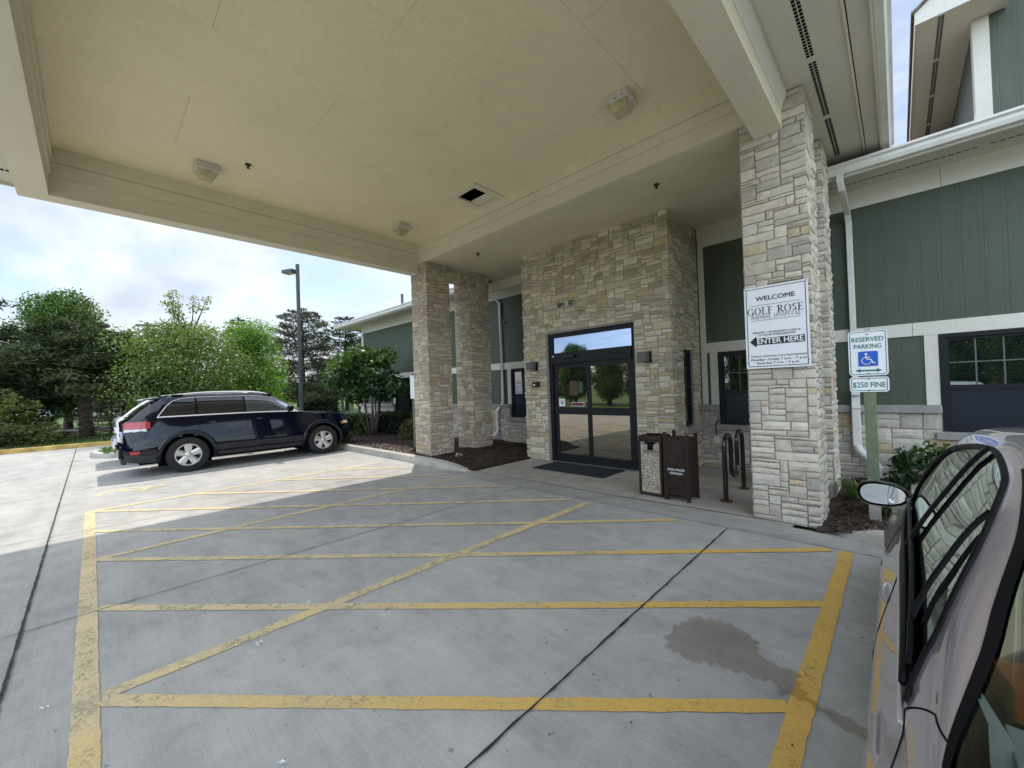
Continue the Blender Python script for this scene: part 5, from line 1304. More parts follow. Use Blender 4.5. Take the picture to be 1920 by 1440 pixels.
class Car:
    KN = [0, .25, .6, .92, 1, 1.5, 2, 2.4, 3]
    def __init__(s, root, L, T): s.root = root; s.L = L; s.T = T
    def g(s, k, y):
        c_ = s.__dict__.setdefault('cache', {}); q = (k, round(y, 4))
        if q not in c_: a = s.T[k]; c_[q] = pchip(y, a[0], a[1])
        return c_[q]
    def ctrl(s, y):
        zb, zM, hM, zS, hS, zR, hR, zC = (s.g(k, y) for k in ('zb', 'zM', 'hM', 'zS', 'hS', 'zR', 'hR', 'zC'))
        bl = s.T.get('bulge', 0.02)*max(0, min(1, (zR-zS)/.3)); bb = s.T.get('tuck', 0.08)
        return [(hM-bb, zb), (hM-.015, zb+.13), (hM, zM), (hS+.006, zS-.035), (hS, zS), ((hS+hR)/2+bl, (zS+zR)/2), (hR, zR), (hR*.74, zR+(zC-zR)*.66), (0, zC)]
    def P(s, y, t, off=0.0, side=-1):
        C = s.ctrl(y); K = s.KN; t = min(max(t, 0), 3)
        i = max(0, min(len(K)-2, next((j for j in range(len(K)-1) if t <= K[j+1]), len(K)-2)))
        f = (t-K[i])/(K[i+1]-K[i]); p1, p2 = C[i], C[i+1]
        brk = (4,)
        def dv(j):
            if j <= 0 or j >= len(K)-1: a, b = max(0, j-1), min(len(K)-1, j+1)
            else: a, b = j-1, j+1
            return ((C[b][0]-C[a][0])/(K[b]-K[a]), (C[b][1]-C[a][1])/(K[b]-K[a]))
        h = K[i+1]-K[i]
        s1 = ((p2[0]-p1[0])/h, (p2[1]-p1[1])/h)
        d1 = s1 if i in brk else dv(i); d2 = s1 if (i+1) in brk else dv(i+1)
        if i+1 == len(K)-1: d2 = (s1[0], 0)
        a = 2*f**3-3*f*f+1; b = f**3-2*f*f+f; c = -2*f**3+3*f*f; d = f**3-f*f
        u = a*p1[0]+b*h*d1[0]+c*p2[0]+d*h*d2[0]; z = a*p1[1]+b*h*d1[1]+c*p2[1]+d*h*d2[1]
        v = Vector((side*u, y, z))
        if off: v += s.N(y, t, side)*off
        return v
    def N(s, y, t, side=-1):
        e = .02; a = s.P(min(y+e, s.L), t, 0, side)-s.P(max(y-e, 0), t, 0, side); b = s.P(y, min(t+e, 3), 0, side)-s.P(y, max(t-e, 0), 0, side)
        n = b.cross(a) if side < 0 else a.cross(b)
        n = n.normalized() if n.length > 1e-9 else Vector((side, 0, 0))
        return n
    def skin(s, name, mat, ys, ts, skip, off=0.0, parent=None, cap0=None, cap1=None):
        m = MB(); n = len(ts)
        for side in (-1, 1):
            vs = [s.P(y, t, off, side) for y in ys for t in ts]; fs = []
            for j in range(len(ys)-1):
                for i in range(n-1):
                    yc, tcn = (ys[j]+ys[j+1])/2, (ts[i]+ts[i+1])/2
                    if skip and skip(yc, tcn, side, s.P(yc, tcn, 0, side)): continue
                    f = (j*n+i, j*n+i+1, (j+1)*n+i+1, (j+1)*n+i); fs.append(f if side > 0 else f[::-1])
            m.add(vs, fs)
        if cap0: 
            for yy, rev in ((ys[0], True), (ys[-1], False)):
                L_ = [s.P(yy, t, off, -1) for t in ts]; R_ = [s.P(yy, t, off, 1) for t in ts[::-1]]
                # quads across
                A = L_; B = [s.P(yy, t, off, 1) for t in ts]
                for i in range(n-1): m.quad(A[i], B[i], B[i+1], A[i+1])
        bmv = m.build(name, mat, parent or s.root, smooth='all', local=True, fixn=False)
        bm = bmesh.new(); bm.from_mesh(bmv.data); bmesh.ops.remove_doubles(bm, verts=bm.verts, dist=0.0008); 
        bm.to_mesh(bmv.data); bm.free()
        bmv.data.polygons.foreach_set('use_smooth', [True]*len(bmv.data.polygons))
        try: bmv.data.set_sharp_from_angle(angle=R(42))
        except Exception: pass
        return bmv
    def patch(s, name, mat, ys, lo, hi, rows, off, side=-1, parent=None, m=None):
        own = m is None; m = m or MB(); vs = []; k = rows+1
        for y in ys:
            a, b = lo(y) if callable(lo) else lo, hi(y) if callable(hi) else hi
            for r_ in range(k): vs.append(s.P(y, a+(b-a)*r_/rows, off, side))
        fs = []
        for j in range(len(ys)-1):
            for r_ in range(rows): f = (j*k+r_, j*k+r_+1, (j+1)*k+r_+1, (j+1)*k+r_); fs.append(f if side > 0 else f[::-1])
        m.add(vs, fs)
        if own: return m.build(name, mat, parent or s.root, smooth='all', local=True, fixn=False)
    def line(s, m, pts, r, off=0.0, side=-1, n=6, sub=4, flat=1.0):
        Q = []
        for i in range(len(pts)-1):
            for q in range(sub): f = q/sub; Q.append((pts[i][0]*(1-f)+pts[i+1][0]*f, pts[i][1]*(1-f)+pts[i+1][1]*f))
        Q.append(pts[-1]); m.tube([s.P(y, t, off, side) for y, t in Q], r, n)
    def tz(s, y, z, lo=0, hi=2, side=-1):
        """t for a height z on the side"""
        best = min(np.linspace(lo, hi, 120), key=lambda t: abs(s.P(y, t).z-z)); return float(best)

def wheel(root, cx, cy, r, w_, side, style=5, rim=0.225, name='wheel'):
    e = bpy.data.objects.new(name, None); COL.objects.link(e); e.parent = root; e.location = (cx, cy, r); e.empty_display_size = .1
    s_ = side
    def bld_(m, nm, mat, sm=True): return m.build(nm, mat, e, smooth=sm, local=True)
    m = MB(); h_ = w_/2
    pr = [(-h_*.7, rim+.012), (-h_*.98, rim+.03), (-h_, r*.82), (-h_*.86, r*.965), (-h_*.6, r), (h_*.6, r), (h_*.86, r*.965), (h_, r*.82), (h_*.98, rim+.03), (h_*.7, rim+.012)]
    m.lathe((0, 0, 0), pr, 48, 'x'); bld_(m, 'tyre', 'rubber')
    m = MB(); m.lathe((0, 0, 0), [(s_*h_*.75, rim+.016), (s_*h_*.80, rim+.016), (s_*h_*.80, rim-.004), (s_*h_*.55, rim-.016), (-s_*h_*.6, rim-.02), (-s_*h_*.6, rim+.012)], 48, 'x')
    fx = s_*h_*.62
    for k in range(style):
        a = 2*math.pi*k/style+math.pi/2; ca, sa = math.cos(a), math.sin(a)
        def q(rad, tang, x): return (x, rad*ca-tang*sa, rad*sa+tang*ca)
        for sg in (-1, 1):
            A = [q(.045, sg*.012, fx+s_*.012), q(.045, sg*.050, fx+s_*.0), q(rim-.005, sg*.078, fx+s_*.012), q(rim-.005, sg*.036, fx+s_*.022)]
            B = [(p[0]-s_*.035, p[1], p[2]) for p in A]
            m.add(A+B, [(0, 1, 2, 3), (4, 5, 6, 7), (0, 1, 5, 4), (1, 2, 6, 5), (2, 3, 7, 6), (3, 0, 4, 7)])
        A = [q(.05, -.014, fx+s_*.006), q(.05, .014, fx+s_*.006), q(rim-.07, .020, fx+s_*.010), q(rim-.07, -.020, fx+s_*.010)]
        A = [q(.05, -.030, fx+s_*.003), q(.05, .030, fx+s_*.003), q(rim-.004, .040, fx+s_*.010), q(rim-.004, -.040, fx+s_*.010)]; B = [(p[0]-s_*.03, p[1], p[2]) for p in A]
        m.add(A+B, [(0, 1, 2, 3), (0, 1, 5, 4), (1, 2, 6, 5), (2, 3, 7, 6), (3, 0, 4, 7)])
    m.lathe((0, 0, 0), [(fx+s_*.022, 0.0001), (fx+s_*.022, .030), (fx+s_*.012, .062), (fx-s_*.02, .070)], 24, 'x')
    bld_(m, 'rim', 'alloy')
    m = MB(); m.lathe((0, 0, 0), [(fx-s_*.055, 0.001), (fx-s_*.055, rim-.012)], 32, 'x')
    for k in range(5):
        a = 2*math.pi*(k+.5)/5+math.pi/2; m.cyl((fx+s_*.003, .052*math.cos(a), .052*math.sin(a)), .010, s_*.012, 8, 'x')
    bld_(m, 'wheel_dish', 'blackplastic', False)
    return e

def suv(name, X, Y, label, paint, T, dark='cardark', plate=None, detail=True):
    t = thing(name, (X, Y, 0), label, 'car'); ORG[t.name] = Vector((X, Y, 0)); L = 4.8
    c = Car(t, L, T); wr, wf = 1.04, 3.955; RW = .385; AR = .482
    ys = list(np.unique(np.round(np.concatenate([np.linspace(0, .9, 26), np.linspace(.9, 3.2, 58), np.linspace(3.2, L, 42)]), 4)))
    ts = list(np.concatenate([np.linspace(0, .9, 14), np.linspace(.92, 1.08, 5), np.linspace(1.15, 1.95, 9), np.linspace(2.0, 3.0, 10)]))
    def arch(y, z): return min((y-wr)**2, (y-wf)**2)+(z-RW)**2 < AR**2
    def skip(y, tt, side, p): return tt < 1 and arch(y, p.z)
    body = c.skin('body', paint, ys, ts, skip, cap0=True)
    # arch liners and flares
    for side in (-1, 1):
        for wy in (wr, wf):
            m = MB(); pts = [R(a) for a in np.linspace(-12, 192, 30)]; vs = []
            for a in pts:
                y, z = wy+AR*math.cos(a), RW+AR*math.sin(a); x = side*(c.g('hM', min(max(y, 0), L))-.02); vs += [(x, y, z), (side*.55, y, z)]
            m.add(vs, [(2*i, 2*i+1, 2*i+3, 2*i+2) for i in range(len(pts)-1)]); 
            m.add([(side*.56, wy-AR, .15), (side*.56, wy+AR, .15), (side*.56, wy+AR, .9), (side*.56, wy-AR, .9)], [(0, 1, 2, 3)])
            m.build('arch_liner', 'vent', t, local=True, fixn=False)
            m = MB(); vs = []
            for a in pts:
                row = []
                for rad, o in ((AR-.035, -.02), (AR-.020, .022), (AR+.035, .030), (AR+.066, .022), (AR+.070, .002)):
                    y, z = wy+rad*math.cos(a), RW+rad*math.sin(a); yy = min(max(y, .03), L-.03); z2 = max(z, .22)
                    tt = c.tz(yy, z2, 0, 1); p = c.P(yy, tt, 0, side); row.append((p.x+side*o, y, z))
                vs += row
            k = 5; m.add(vs, [(i*k+j, i*k+j+1, (i+1)*k+j+1, (i+1)*k+j) for i in range(len(pts)-1) for j in range(k-1)])
            m.build('arch_flare', T['flare'], t, smooth='all', local=True)
    for side in (-1, 1):
        for wy in (wr, wf): wheel(t, side*(.97-.125), wy, RW, .245, side)
    # side glass
    D0, D1 = T['dlo']
    def up(y): return pchip(y, T['dly'], T['dlt'])
    gy = list(np.linspace(D0, D1, 44))
    for side in (-1, 1):
        cuts = [D0]+list(T['pill'])+[D1]
        for i in range(len(cuts)-1):
            yy = [y for y in gy if cuts[i]+.025 < y < cuts[i+1]-.025]; yy = [cuts[i]+(.02 if i else 0)]+yy+[cuts[i+1]-(.02 if i < len(cuts)-2 else 0)]
            c.patch('side_window', 'cargreen2' if i == len(cuts)-2 else dark, yy, 1.06, lambda y: max(1.065, up(y)), 6, .006, side)
        m = MB(); c.patch('x', None, gy, 1.02, lambda y: max(1.03, up(y)+.03), 6, .003, side, m=m); m.build('window_surround', 'blackplastic', t, smooth='all', local=True, fixn=False)
        m = MB(); c.line(m, [(D0-.02, 1.03)]+[(y, up(y)+.045) for y in np.linspace(D0+.02, D1-.1, 24)]+[(D1-.02, 1.04)], .010, .006, side, sub=2); c.line(m, [(D0-.03, 1.02), (D1, 1.02)], .015, .006, side, sub=20)
        m.build('window_chrome', T.get('chrome', 'chrome'), t, smooth=True, local=True)
    # windscreen and rear window
    for nm, (y0, y1) in (('windscreen', T['ws']), ('rear_window', T['rw'])):
        m = MB()
        for side in (-1, 1): c.patch('x', None, list(np.linspace(y0, y1, 14)), 2.14, 3.0, 8, .004, side, m=m)
        m.build(nm, T.get('rwglass', dark) if nm == 'rear_window' else dark, t, smooth='all', local=True, fixn=False)
    # door seams, handles, sill
    m = MB()
    for side in (-1, 1):
        for (pts) in T['seams']: c.line(m, pts, .0035, 0, side)
    m.build('door_gap', 'vent', t, local=True)
    for side in (-1, 1):
        for hy in T['handles']:
            tt = c.tz(hy, T['hz'], 0, 1); p = c.P(hy, tt, .02, side); n = c.N(hy, tt, side)
            m = MB(); m.tube([c.P(hy-.10, tt, .0, side), c.P(hy-.09, tt, .028, side), c.P(hy+.09, tt, .028, side), c.P(hy+.10, tt, .0, side)], [.010, .013, .013, .010], 8)
            m.build('door_handle', paint if detail else 'chrome', t, smooth=True, local=True)
            m = MB(); m.tube([c.P(hy-.05, tt-.01, .004, side), c.P(hy+.05, tt-.01, .004, side)], .014, 8, flat=.3); m.build('handle_cup', 'chrome', t, smooth=True, local=True)
    m = MB()
    for side in (-1, 1): c.patch('x', None, list(np.linspace(wr+AR+.05, wf-AR-.05, 20)), 0.0, .17, 3, .010, side, m=m)
    for side in (-1, 1): c.patch('x', None, list(np.linspace(.02, wr-AR-.04, 10)), 0.0, .30, 3, .008, side, m=m)
    m.build('lower_cladding', 'darkplastic', t, smooth='all', local=True, fixn=False)
    # roof rails
    for side in (-1, 1):
        m = MB(); yy = np.linspace(T['rail'][0], T['rail'][1], 16)
        P_ = []
        for i, y in enumerate(yy): h_ = .05*math.sin(math.pi*min(1, max(0, i/15))) ** .35 if 0 < i < 15 else 0.0; q = c.P(y, 2.16, 0, side); P_.append((q.x, q.y, q.z+h_+.004))
        m.tube(P_, .017, 8); m.build('roof_rail', 'chrome', t, smooth=True, local=True)
        m = MB()
        for y in (T['rail'][0], T['rail'][1]): q = c.P(y, 2.16, 0, side); m.obox((q.x, y+(.06 if y < 2 else -.06), q.z+.018), (.025, 0, 0), (0, .10, 0), (0, 0, .022))
        m.build('rail_foot', 'blackplastic', t, bevel=.008, local=True)
    # mirrors
    for side in (-1, 1):
        my = T['mirror'][0]; q = c.P(my, 1.05, 0, side)
        m = MB(); cc = Vector((q.x+side*.13, my-.02, q.z+.075)); prof = []
        for k, (a, s1) in enumerate(((-.07, .55), (-.055, .95), (0, 1.0), (.05, .8), (.085, .35))):
            ring = [(cc.x+.105*s1*math.cos(b)*(1.0), cc.y+a, cc.z+.085*s1*math.sin(b)) for b in np.linspace(0, 2*math.pi, 18)[:-1]]; prof.append(ring)
        n_ = 17; m.add([p for r_ in prof for p in r_], [(i*n_+k, i*n_+(k+1) % n_, (i+1)*n_+(k+1) % n_, (i+1)*n_+k) for i in range(4) for k in range(n_)]+[tuple(range(n_)), tuple(range(4*n_, 5*n_))])
        m.tube([(q.x-side*.02, my, q.z+.02), (q.x+side*.06, my, q.z+.03)], .03, 8)
        mo = m.build('wing_mirror', 'blackplastic', t, smooth=True, local=True)
        m = MB(); m.poly([(cc.x+.085*math.cos(b), cc.y-.0715, cc.z+.065*math.sin(b)) for b in np.linspace(0, 2*math.pi, 18)[:-1]]); m.build('mirror_glass', 'mirror', mo, local=True)
    # tail lights wrap from the side round the back
    for side in (-1, 1):
        m = MB(); z0_, z1_ = T['tail']; yy = list(np.linspace(.02, T['taill'], 12))
        c.patch('x', None, yy, lambda y: c.tz(y, z0_+(z1_-z0_)*.24, 0, 1.2), lambda y: c.tz(y, z1_, 0, 1.2), 4, .014, side, m=m)
        q0 = c.P(.02, c.tz(.02, z0_+.06, 0, 1), .014, side); q1 = c.P(.02, c.tz(.02, z1_, 0, 1.2), .014, side)
        m.add([q0, q1, (side*.60, -.012, q1.z), (side*.60, -.012, q0.z)], [(0, 1, 2, 3)])
        tl = m.build('tail_light', T.get('taillmat', 'redlens'), t, smooth='all', local=True, fixn=False)
        m = MB(); c.patch('x', None, list(np.linspace(.02, T['taill']*.86, 10)), lambda y: c.tz(y, z0_, 0, 1.2), lambda y: c.tz(y, z0_+(z1_-z0_)*.24, 0, 1.2), 2, .016, side, m=m)
        m.build('reversing_lens', 'clearlens', tl, smooth='all', local=True, fixn=False)
        m = MB(); c.patch('x', None, list(np.linspace(.10, .24, 6)), lambda y: c.tz(y, .50, 0, 1), lambda y: c.tz(y, .56, 0, 1), 2, .012, side, m=m); m.build('bumper_reflector', 'redlens', t, smooth='all', local=True, fixn=False)
        m = MB(); c.patch('x', None, list(np.linspace(L-.26, L-.04, 8)), lambda y: c.tz(y, .79, 0, 1.3), lambda y: c.tz(y, .86, 0, 1.3), 3, .008, side, m=m); hl = m.build('headlight', 'clearlens', t, smooth='all', local=True, fixn=False)
        m = MB(); c.patch('x', None, list(np.linspace(L-.34, L-.27, 4)), lambda y: c.tz(y, .78, 0, 1.3), lambda y: c.tz(y, .85, 0, 1.3), 2, .010, side, m=m); m.build('side_marker', 'amber', hl, smooth='all', local=True, fixn=False)
    # rear bumper, tailgate details, spoiler, front grille
    m = MB(); m.box(-.80, .80, -.075, .02, .42, .62); m.box(-.78, .78, -.05, .0, .62, .68); m.build('rear_bumper', T.get('bump', paint), t, bevel=.03, local=True)
    m = MB(); m.box(-.66, .66, -.03, .05, .28, .42); m.build('bumper_skirt', 'darkplastic', t, bevel=.02, local=True)
    m = MB(); m.box(-.26, .26, -.020, .0, .80, .93); nb_ = m.build('number_plate', 'signwhite', t, local=True)
    m = MB()
    for xq in (-.18, -.08, .04, .13): m.box(xq, xq+.06, -.023, -.0205, .83, .90)
    m.build('plate_marks', 'signblue', nb_, local=True)
    q = c.P(T['rw'][1], 2.6); ysp = T['rw'][1]
    m = MB(); zt = c.P(ysp+.12, 3).z; m.prism([(-.60, ysp+.12, zt-.01), (-.60, ysp-.20, zt-.055), (-.60, ysp-.19, zt-.085), (-.60, ysp+.05, zt-.06)], (1.2, 0, 0)); m.build('roof_spoiler', paint, t, bevel=.012, local=True)
    m = MB(); z_ = c.g('zC', L)-.04; m.box(-.55, .55, L-.01, L+.012, .42, .52); m.box(-.42, .42, L-.01, L+.014, .60, .74)
    m.build('grille', 'blackplastic', t, bevel=.006, local=True)
    m = MB(); m.tube([(0, T['rw'][0]+.06, c.P(T['rw'][0]+.06, 3).z+.015), (-.32, T['rw'][0]+.12, c.P(T['rw'][0]+.12, 2.7).z+.02)], .012, 6); m.build('rear_wiper', 'blackplastic', t, local=True)
    # underside
    m = MB(); m.box(-.70, .70, .25, L-.3, .24, .34); m.build('underbody', 'vent', t, local=True)
    return t, c

MAT['rearpale'] = m_glass('rear_window_glass', 0.30, (0.02, 0.02, 0.02))
MAT['cargreen2'] = m_glass('front_door_glass', 0.06, (0.035, 0.045, 0.045))
Tj = dict(
    zb=([0, .35, .6, 1.5, 3.4, 4.4, 4.65, 4.8], [.36, .30, .30, .31, .31, .32, .38, .46]),
    zM=([0, .4, 4.4, 4.8], [.62, .66, .66, .62]),
    hM=([0, .06, .2, .5, 1.0, 3.9, 4.35, 4.66, 4.77, 4.8], [.82, .88, .93, .955, .965, .965, .95, .89, .79, .68]),
    zS=([0, .12, .6, 1.5, 3.3, 3.6, 4.25, 4.64, 4.8], [1.12, 1.19, 1.235, 1.235, 1.205, 1.155, 1.085, 1.01, .87]),
    hS=([0, .3, .6, 3.2, 3.6, 4.3, 4.65, 4.8], [.74, .84, .865, .87, .86, .83, .70, .50]),
    zR=([0, .10, .28, .50, .68, .9, 1.6, 2.35, 2.68, 3.06, 3.42, 3.58, 4.25, 4.64, 4.8], [1.125, 1.21, 1.38, 1.55, 1.645, 1.665, 1.685, 1.675, 1.635, 1.46, 1.22, 1.17, 1.105, 1.035, .88]),
    hR=([0, .3, .6, .9, 2.35, 2.95, 3.42, 3.7, 4.35, 4.68, 4.8], [.70, .69, .64, .635, .63, .67, .76, .78, .74, .62, .45]),
    zC=([0, .10, .28, .50, .68, .9, 1.6, 2.35, 2.68, 3.06, 3.40, 3.58, 4.25, 4.64, 4.8], [1.14, 1.235, 1.42, 1.60, 1.69, 1.715, 1.735, 1.73, 1.70, 1.53, 1.26, 1.20, 1.145, 1.08, .93]),
    rwglass='rearpale', flare='navy', dlo=(.56, 3.36), dly=[.56, .62, .74, .88, 1.2, 2.35, 2.75, 3.16, 3.36], dlt=[1.06, 1.30, 1.62, 1.80, 1.86, 1.86, 1.84, 1.78, 1.08], pill=(1.22, 2.16),
    ws=(2.66, 3.39), rw=(.10, .60), rail=(.85, 2.75), mirror=(3.14,), tail=(.965, 1.165), taill=.42, handles=(1.50, 2.44), hz=1.09,
    seams=[[(1.22, 1.0), (1.26, .75), (1.40, .55), (1.56, .36), (1.58, .12)], [(2.17, 1.0), (2.18, .1)], [(3.14, 1.0), (3.17, .6), (3.22, .12)], [(1.58, .12), (3.22, .12)], [(.30, .62), (.52, .60), (.58, .55)], [(3.36, 1.0), (3.9, 1.02), (4.55, 1.03)]])
jeep, cj = suv('parked_car', -12.375, 0.44, 'dark navy blue estate car with chrome window line parked nose to the kerb', 'navy', Tj)
# faint lettering on the front door
m = MB()
qy = 2.50; tt = cj.tz(qy, .60, 0, 1); p = cj.P(qy, tt, .006, 1)
put_text(m, 'GRAND CHEROKEE', .05, (p.x, 2.78, p.z), (0, 1, 0), (0, 0, 1), bold=.001, fit=.50)
m.build('door_lettering', 'lampgrey', jeep, local=True)
Tw = dict(Tj); Tw.update(dlo=(.16, 3.36), dly=[.16, .24, .5, .8, 1.2, 2.35, 2.75, 3.16, 3.36], dlt=[1.10, 1.55, 1.80, 1.86, 1.88, 1.88, 1.84, 1.78, 1.08], pill=(.60, 1.22, 2.16), chrome='blackplastic', flare='whitecar', bump='whitecar', rwglass='cardark', taillmat='clearlens')
suv('parked_car', -14.98, 0.43, 'white estate car with black roof spoiler almost hidden behind the navy car', 'whitecar', Tw)

# ------------------------------------------------------------------ the silver car in the foreground
XS, YS = 0.79, -0.05
sil = thing('parked_car', (XS, YS, 0), 'lilac silver saloon close by at the lower right with tinted windows', 'car')
Ts = dict(bulge=.018, tuck=.10,
    zb=([0, .4, 1.4, 3.3, 4.3, 4.75], [.34, .24, .22, .22, .24, .34]),
    zM=([0, .5, 4.2, 4.75], [.60, .62, .62, .56]),
    hM=([0, .06, .2, .45, 1.0, 3.7, 4.2, 4.5, 4.68, 4.75], [.62, .74, .83, .872, .888, .888, .86, .78, .66, .52]),
    zS=([0, .15, .5, .85, 1.15, 1.9, 2.75, 3.2, 3.8, 4.4, 4.75], [.80, .87, .915, .945, .965, .975, .965, .93, .86, .77, .62]),
    hS=([0, .1, .3, .6, 1.15, 1.95, 2.4, 2.85, 3.3, 4.1, 4.5, 4.75], [.58, .70, .765, .795, .802, .803, .793, .766, .76, .75, .68, .44]),
    zR=([0, .15, .5, .80, .92, 1.10, 1.36, 1.64, 1.95, 2.35, 2.65, 3.00, 3.2, 3.8, 4.4, 4.75], [.815, .90, .965, .995, 1.055, 1.15, 1.265, 1.345, 1.39, 1.37, 1.25, 1.03, .965, .895, .80, .64]),
    hR=([0, .1, .3, .6, .85, 1.10, 1.36, 1.64, 1.95, 2.35, 2.65, 3.0, 3.3, 4.1, 4.5, 4.75], [.52, .63, .70, .735, .742, .705, .640, .595, .575, .60, .655, .72, .72, .69, .60, .38]),
    zC=([0, .15, .5, .80, .92, 1.10, 1.36, 1.64, 1.95, 2.35, 2.65, 2.98, 3.2, 3.8, 4.4, 4.75], [.84, .93, 1.0, 1.03, 1.10, 1.205, 1.315, 1.395, 1.435, 1.425, 1.33, 1.10, 1.01, .95, .85, .66]))
cs = Car(sil, 4.75, Ts)
dy_ = [1.14, 1.20, 1.36, 1.5, 1.64, 1.95, 2.2, 2.5, 2.7, 2.80]; dt_ = [1.05, 1.58, 1.84, 1.91, 1.955, 1.92, 1.87, 1.77, 1.60, 1.08]
def upS(y): return pchip(y, dy_, dt_)
wr, wf, RW, AR = .98, 3.78, .315, .375
ys = list(np.unique(np.round(np.concatenate([np.linspace(0, .8, 24), np.linspace(.8, 3.1, 100), np.linspace(3.1, 4.75, 40)]), 4)))
ts = list(np.unique(np.round(np.concatenate([np.linspace(0, .9, 18), np.linspace(.9, 1.1, 9), np.linspace(1.1, 1.85, 22), np.linspace(1.85, 2.14, 40), np.linspace(2.15, 3.0, 20)]), 4)))
def loW(y): return pchip(y, [.88, 1.0, 1.1, 1.36], [1.86, 1.98, 2.03, 2.055])
def skS(y, t, side, p):
    if t < 1 and min((y-wr)**2, (y-wf)**2)+(p.z-RW)**2 < AR**2: return True
    if 1.14 < y < 2.80 and 1.05 < t < upS(y): return True
    if loW(y)+.028 < t and (.888 < y < 1.60): return True
    if 2.14 < t and (2.42 < y < 2.96): return True
    return False
cs.skin('body', 'silver', ys, ts, skS, cap0=True)
def skI(y, t, side, p):
    if 1.12 < y < 2.82 and .99 < t < upS(y)+.05: return True
    if loW(y)+.01 < t and (.85 < y < 1.64): return True
    if 2.10 < t and (2.38 < y < 3.0): return True
    return False
yi = [y for y in ys if .55 < y < 3.2]
cs.skin('cabin_lining', 'interior', yi, [t for t in ts if t >= .2], skI, off=-.022)
m = MB(); m.box(-.72, .72, .55, 3.1, .30, .34); m.box(-.70, .70, .56, .60, .34, .86); m.build('cabin_floor', 'interior', sil, local=True)
m = MB(); m.box(-.72, .72, .74, 1.30, .90, .93); m.build('parcel_shelf', simple('grey_shelf', (0.035, 0.04, 0.038), 0.9), sil, local=True)
for nm, y0, wd in (('rear_seat', 1.32, .62), ('front_seat', 2.12, .26)):
    for cxq in ((0,) if wd > .5 else (-.37, .37)):
        m = MB(); m.box(cxq-wd, cxq+wd, y0, y0+.14, .34, 1.0); m.box(cxq-wd, cxq+wd, y0+.14, y0+.58, .34, .52)
        if wd > .5:
            for k in (-.36, .36): m.box(k-.12, k+.12, y0+.01, y0+.09, 1.0, 1.13)
        else: m.box(cxq-.12, cxq+.12, y0+.02, y0+.10, 1.02, 1.20)
        m.build(nm, 'interior', sil, bevel=.04, local=True)
m = MB(); m.box(-.70, .70, 2.95, 3.1, .6, .93); m.build('dashboard', 'interior', sil, bevel=.03, local=True)
for side in (-1, 1):
    gy = list(np.linspace(1.145, 2.795, 60))
    for (a, b) in ((1.145, 1.41), (1.41, 1.955), (1.957, 2.795)):
        yy = [a]+[y for y in gy if a < y < b]+[b]
        cs.patch('side_window', 'cargreen', yy, 1.04, lambda y: max(1.045, upS(y)), 8, -.004, side)
    m = MB(); edge = [(1.13, 1.03)]+[(y, upS(y)+.012) for y in np.linspace(1.145, 2.79, 90)]+[(2.82, 1.04)]
    cs.line(m, edge, .0078, .000, side, n=8, sub=2); m.build('window_seal', 'blackplastic', sil, smooth=True, local=True)
    m = MB(); cs.patch('x', None, list(np.linspace(1.12, 2.80, 50)), lambda y: .945+.05*max(0, (1.3-y)/.18 if y < 1.3 else 0), 1.17, 8, .005, side, m=m)
    cs.line(m, [(1.16, 1.10), (2.80, 1.06)], .008, .010, side, sub=40); cs.line(m, [(1.20, 1.18), (2.78, 1.16)], .006, .008, side, sub=40); m.build('belt_seal', 'blackplastic', sil, smooth='all', local=True, fixn=False)
    m = MB(); cs.line(m, [(1.11, .935), (2.0, .93), (2.84, .935)], .0045, .004, side, sub=20); m.build('belt_trim', 'chrome', sil, smooth=True, local=True)
    for nm, (ya, yb), w1 in (('door_pillar', (1.985, 1.93), .015), ('window_divider', (1.36, 1.47), .0065)):
        m = MB(); n_ = 14; vs = []
        for i in range(n_+1):
            f = i/n_; y = ya+(yb-ya)*f+.02*math.sin(math.pi*f)*(1 if nm == 'window_divider' else 0); t = 1.03+(upS(y)+.01-1.03)*f
            for dyy, of in ((-w1, .002), (-w1*.7, .012), (w1*.7, .012), (w1, .002)): vs.append(cs.P(y+dyy, t, of, side))
        m.add(vs, [(i*4+k, i*4+k+1, i*4+k+5, i*4+k+4) for i in range(n_) for k in range(3)]); m.build(nm, 'blackplastic', sil, smooth='all', local=True)
# rear window with its black border
m = MB()
for side in (-1, 1): cs.patch('x', None, list(np.linspace(.88, 1.62, 24)), lambda y: loW(y)+.02, 3.0, 16, -.002, side, m=m)
m.build('rear_window', 'reartint', sil, smooth='all', local=True, fixn=False)
m = MB()
for side in (-1, 1):
    cs.patch('x', None, list(np.linspace(.865, 1.64, 24)), loW, lambda y: loW(y)+.058, 5, .0035, side, m=m)
    cs.patch('x', None, list(np.linspace(.865, .89, 5)), lambda y: loW(y)+.03, 3.0, 8, .0035, side, m=m); cs.patch('x', None, list(np.linspace(1.56, 1.64, 5)), lambda y: loW(y)+.04, 3.0, 8, .0035, side, m=m)
m.build('rear_window_border', 'blackplastic', sil, smooth='all', local=True, fixn=False)
m = MB()
for side in (-1, 1): cs.patch('x', None, list(np.linspace(2.41, 2.97, 20)), 2.13, 3.0, 10, -.001, side, m=m)
m.build('windscreen', 'cargreen', sil, smooth='all', local=True, fixn=False)
m = MB()
